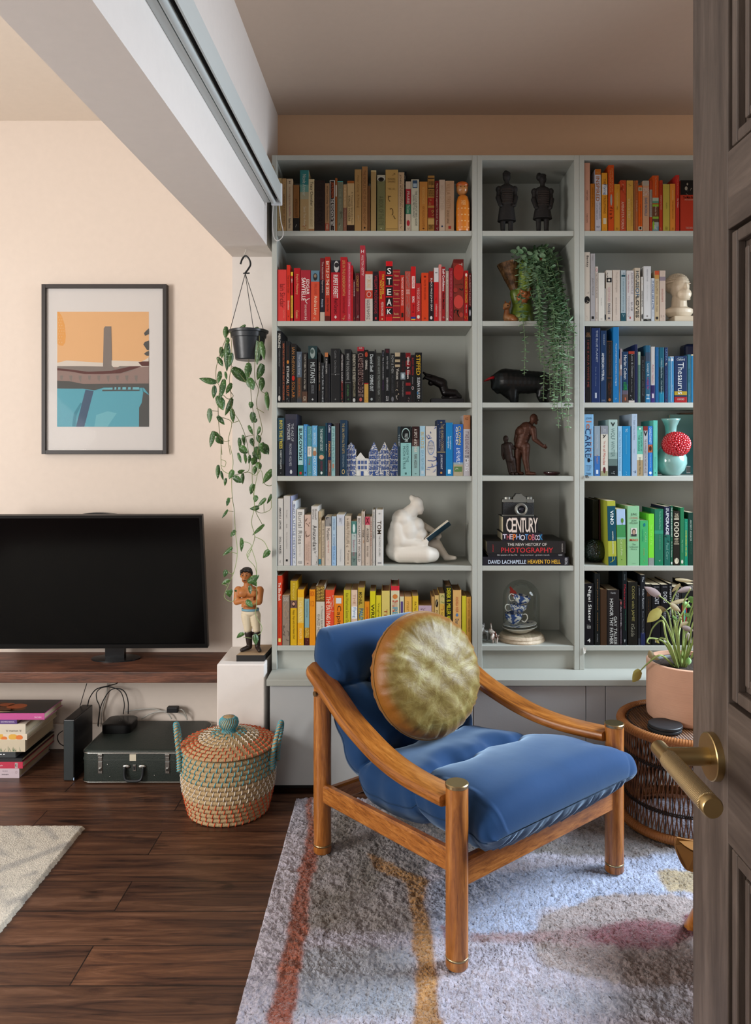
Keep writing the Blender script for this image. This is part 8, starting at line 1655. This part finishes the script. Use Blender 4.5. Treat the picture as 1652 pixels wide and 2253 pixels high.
SP = [((520, 760), (480, 560), (500, 420), (470, 320), (375, 240)), ((510, 755), (420, 600), (310, 560), (285, 590), (300, 600)), ((515, 750), (430, 560), (400, 430), (330, 480), (300, 560)), ((540, 760), (520, 560), (540, 420), (480, 330), (430, 350)), ((545, 755), (560, 560), (590, 420), (620, 330), (640, 270)), ((550, 760), (600, 600), (620, 480), (640, 420)), ((500, 740), (390, 690), (290, 750), (230, 810)), ((530, 750), (500, 500), (470, 300), (530, 160)), ((540, 750), (560, 500), (560, 300), (610, 190)), ((555, 755), (640, 560), (680, 420)), ((540, 755), (430, 450), (360, 380), (330, 400)), ((525, 755), (470, 500), (440, 370), (400, 350)), ((550, 750), (590, 500), (650, 300), (700, 250)), ((535, 755), (510, 480), (600, 280)), ((560, 750), (700, 560), (740, 480)), ((560, 750), (660, 480), (720, 330)), ((548, 750), (575, 610), (595, 530)), ((520, 750), (460, 620), (400, 560), (350, 580))]
for i, sp in enumerate(SP):
    yy = [2.66+.02*math.sin(i*2.1)]+[2.62+.07*math.sin(i*1.7+j) for j in range(1, len(sp))]
    pts = [q7(x, y, v) for (x, y), v in zip(sp, yy)]; pts[0].z = PZ+ph-.03; ST.tube(catmull(pts, 6), [.0042*(1-.55*k/(6*(len(sp)-1))) for k in range(6*(len(sp)-1)+1)], 7)
ST.build('stems', mat('8a9a58', .5, var=.3, scale=30), tp, smooth=True)
LP_ = [(375, 240, 265, 175, 70, 0), (375, 350, 285, 440, 95, 1), (360, 340, 430, 350, 60, 2), (230, 810, 175, 890, 100, 1), (530, 160, 470, 215, 40, 2), (510, 120, 640, 130, 34, 2), (610, 190, 510, 215, 60, 0), (470, 300, 600, 260, 40, 2), (600, 260, 660, 300, 60, 3), (470, 310, 540, 360, 60, 2), (560, 300, 620, 330, 60, 3), (560, 480, 640, 510, 50, 0), (540, 470, 600, 440, 50, 2), (480, 400, 520, 430, 30, 3), (590, 530, 620, 600, 60, 0), (595, 710, 600, 760, 50, 3), (320, 690, 300, 650, 60, 2), (300, 690, 380, 720, 50, 2), (700, 250, 760, 330, 80, 3), (680, 420, 720, 500, 90, 0), (740, 480, 800, 560, 90, 2), (720, 330, 790, 380, 90, 3), (570, 380, 610, 400, 40, 3), (350, 575, 380, 600, 26, 1)]
for x1, y1, x2, y2, w_, mi in LP_:
    yy = 2.60+rg.uniform(-.03, .05); leaf(LFm, q7(x1, y1, yy), q7(x2, y2, yy+rg.uniform(-.02, .02)), w_*.85/3.414*2.62/F, curl=rg.uniform(.05, .4), mi=mi, rg=rg)
LFm.build('foliage', [mat('8a7a78', .6, var=.2), mat('98904c', .5, var=.2), mat('7c6c48', .6, var=.25), mat('5c8040', .5, var=.2)], tp, smooth=True)
for k, (zz, lb) in enumerate(((PZ+.0012, 'black round slate coaster, under its twin on the wicker table'), (PZ+.0125, 'black round slate coaster, topmost of two on the wicker table'))):
    t = thing('coaster', lb, 'coaster', (.915+.002*k, 2.522, zz), 'black coasters'); MB().lathe([(0, 0), (.053, 0), (.055, .002), (.055, .0085), (.053, .0105), (0, .0105)], .915+.002*k, 2.522-.001*k, zz, 48).build('disc', mat('1f252a', .5, var=.2, scale=30, bump=.1, key='slate'), t, smooth=True, angle=40)
# ---------------------------------------------------------------- open door
DX, DE, DT = .384, .96, .038
DW = wood('dark_washed_oak', ['382d26', '4c4038', '60534a'], rough=.55, stretch=(8, 8, .9), scale=3.2, bump=.25)
DWH = wood('dark_washed_oak_rails', ['382d26', '4c4038', '60534a'], rough=.55, stretch=(8, .9, 8), scale=3.2, bump=.25)
dr = bpy.data.objects.new('door_1', None); C.objects.link(dr); dr.location = (DX, DE, 0); dr['kind'] = 'structure'
y_h = DE-.80
for a, b_ in ((DE-.100, DE), (y_h, y_h+.10)): MB().box(DX, DX+DT, a, b_, .012, 2.02, bev=.0015).build('stile', DW, dr)
ya_, yb_2 = y_h+.10, DE-.100
RAILS = [(.012, .20), (.852, 1.012), (1.551, 1.64), (1.92, 2.02)]
for a, b_ in RAILS: MB().box(DX, DX+DT, ya_, yb_2, a, b_, bev=.001).build('rail', DWH, dr)
for za, zb4 in ((.20, .852), (1.012, 1.551), (1.64, 1.92)):
    pn = MB().box(DX+.013, DX+DT-.013, ya_, yb_2, za, zb4).build('panel', DW, dr)
    for ins, dep, wd in ((.004, .0025, .014), (.026, .007, .010)):
        m = MB()
        for s0 in ((ya_+ins, ya_+ins+wd, za+ins, zb4-ins), (yb_2-ins-wd, yb_2-ins, za+ins, zb4-ins), (ya_+ins+wd, yb_2-ins-wd, za+ins, za+ins+wd), (ya_+ins+wd, yb_2-ins-wd, zb4-ins-wd, zb4-ins)): m.box(DX+dep, DX+.0135, s0[0], s0[1], s0[2], s0[3], bev=.002)
        m.build('moulding', DW, pn)
# brass lever
hy, hz_ = .893, 1.3-.363
hn = bpy.data.objects.new('door_handle', None); C.objects.link(hn); hn.parent = dr; hn.location = (0, hy-DE, hz_)
BRD = mat('baa272', .34, metal=1, key='aged_brass', var=.12, scale=18)
def xl(pr_, y, z, n=40):                              # lathe about the X axis, pr_ of (x, r)
    g = MB(); vs = []; fs = []
    for x, r in pr_:
        for k in range(n): vs.append((x, y+r*math.cos(2*PI*k/n), z+r*math.sin(2*PI*k/n)))
    for i in range(len(pr_)-1):
        for k in range(n): fs.append((i*n+k, i*n+(k+1) % n, (i+1)*n+(k+1) % n, (i+1)*n+k))
    fs.append(tuple((len(pr_)-1)*n+k for k in range(n))); return g.add(vs, fs)
def hpart(g, name, m_, sm=True): o = g.build(name, m_, smooth=sm, angle=35); o.parent = hn; o.matrix_parent_inverse = pw(hn).inverted(); return o
hpart(xl([(DX-.0001, .0275), (DX-.008, .0275), (DX-.009, .0265), (DX-.009, .012)], hy, hz_), 'rosette', BRD)
hpart(xl([(DX-.009, .0105), (DX-.058, .0105)], hy, hz_), 'spindle', BRD)
def yl(pr_, x, z, n=40):
    g = MB(); vs = []; fs = []
    for y, r in pr_:
        for k in range(n): vs.append((x+r*math.cos(2*PI*k/n), y, z+r*math.sin(2*PI*k/n)))
    for i in range(len(pr_)-1):
        for k in range(n): fs.append((i*n+k, i*n+(k+1) % n, (i+1)*n+(k+1) % n, (i+1)*n+k))
    fs += [tuple(range(n)), tuple((len(pr_)-1)*n+k for k in range(n))]; return g.add(vs, fs)
hx = DX-.058
hpart(yl([(hy+.026, .0085), (hy+.0255, .0098), (hy-.010, .0100), (hy-.0105, .0095)], hx, hz_), 'lever_neck', BRD)
kn = mat('c2ab80', .42, metal=1, key='knurled_brass'); ntk = kn.node_tree; bk2 = ntk.nodes['Principled BSDF']; tck = ntk.nodes.new('ShaderNodeTexCoord'); wv = []
for ang in (.78, -.78):
    mpk = ntk.nodes.new('ShaderNodeMapping'); mpk.inputs['Rotation'].default_value = (ang, ang, 0); w1 = ntk.nodes.new('ShaderNodeTexWave'); w1.inputs['Scale'].default_value = 260; w1.bands_direction = 'Z'; ntk.links.new(tck.outputs['Object'], mpk.inputs[0]); ntk.links.new(mpk.outputs[0], w1.inputs['Vector']); wv.append(w1)
mk = ntk.nodes.new('ShaderNodeMath'); mk.operation = 'MULTIPLY'; ntk.links.new(wv[0].outputs['Fac'], mk.inputs[0]); ntk.links.new(wv[1].outputs['Fac'], mk.inputs[1]); bpk = ntk.nodes.new('ShaderNodeBump'); bpk.inputs['Strength'].default_value = .5; bpk.inputs['Distance'].default_value = .001; ntk.links.new(mk.outputs[0], bpk.inputs['Height']); ntk.links.new(bpk.outputs[0], bk2.inputs['Normal'])
hpart(yl([(hy-.010, .0108), (hy-.0105, .0112), (hy-.118, .0112), (hy-.1185, .0105)], hx, hz_), 'knurled_grip', kn)
hpart(yl([(hy-.1185, .0100), (hy-.121, .0100), (hy-.1215, .0112), (hy-.128, .0113), (hy-.130, .0100)], hx, hz_), 'end_cap', BRD)
# sling chair mostly hidden by the door
sl = thing('leather_sling_chair', 'tan leather sling chair with wooden legs, mostly hidden behind the door', 'chair', (1.1, 1.75, 0))
TAN = mat('7e5526', .5, var=.2, scale=20, bump=.2, key='tan_leather'); vs = []; fs = []
def sling(u, v):
    x = .80+.55*v; y = 2.02-.5*u+.02*math.sin(v*PI); z = .30+.32*u*u-.055*math.sin(v*PI)*(1-.3*u)-.05*(1-u)*(1-v)**3
    return Vector((x-.03*(1-u)*(1-v), y-.02*v, z))
N1 = 14
for d_ in (0, .004):
    for i in range(N1+1):
        for j in range(N1+1): vs.append(sling(i/N1, j/N1)+Vector((0, 0, d_)))
K_ = (N1+1)**2
for i in range(N1):
    for j in range(N1):
        a = i*(N1+1)+j; fs.append((a, a+1, a+N1+2, a+N1+1)); fs.append((a+K_, a+K_+N1+1, a+K_+N1+2, a+K_+1))
MB().add(vs, fs).build('leather_sling', TAN, sl, smooth=True)
# turned-down corner flap
p = sling(0, 0); m = MB(); g_v = [p+Vector((-.004, .003, .012)), p+Vector((.09, .006, -.012)), p+Vector((.085, .0, -.055)), p+Vector((.05, -.004, -.075)), p+Vector((.018, 0, -.072)), p+Vector((-.004, .002, -.03))]
g_v = catmull(g_v+g_v[:1], 5)[:-1]; n6 = len(g_v); g_v = [v+Vector((0, .006*math.sin(v.z*90+v.x*40), 0)) for v in g_v]; m.add(g_v+[v+Vector((0, .006, 0)) for v in g_v], [tuple(range(n6)), tuple(range(2*n6-1, n6-1, -1))]+[(i, (i+1) % n6, (i+1) % n6+n6, i+n6) for i in range(n6)]); m.build('corner_pocket', TAN, sl)
for a, b_ in (((.805, 2.03, .0145), (.86, 1.80, .42)), ((1.34, 2.03, .0145), (1.30, 1.80, .42)), ((.83, 1.45, .0145), (.83, 1.62, .62)), ((1.33, 1.45, .0145), (1.33, 1.62, .62))):
    m = MB(); m.tube([a, b_], .0165, 16); m.build('leg', OAK, sl, smooth=True, angle=40)
for y_, z_ in ((1.80, .40), (1.53, .60)):
    m = MB(); m.tube([(.83, y_, z_), (1.335, y_, z_)], .012, 12); m.build('crossbar', OAK, sl, smooth=True, angle=40)
bake_skins()
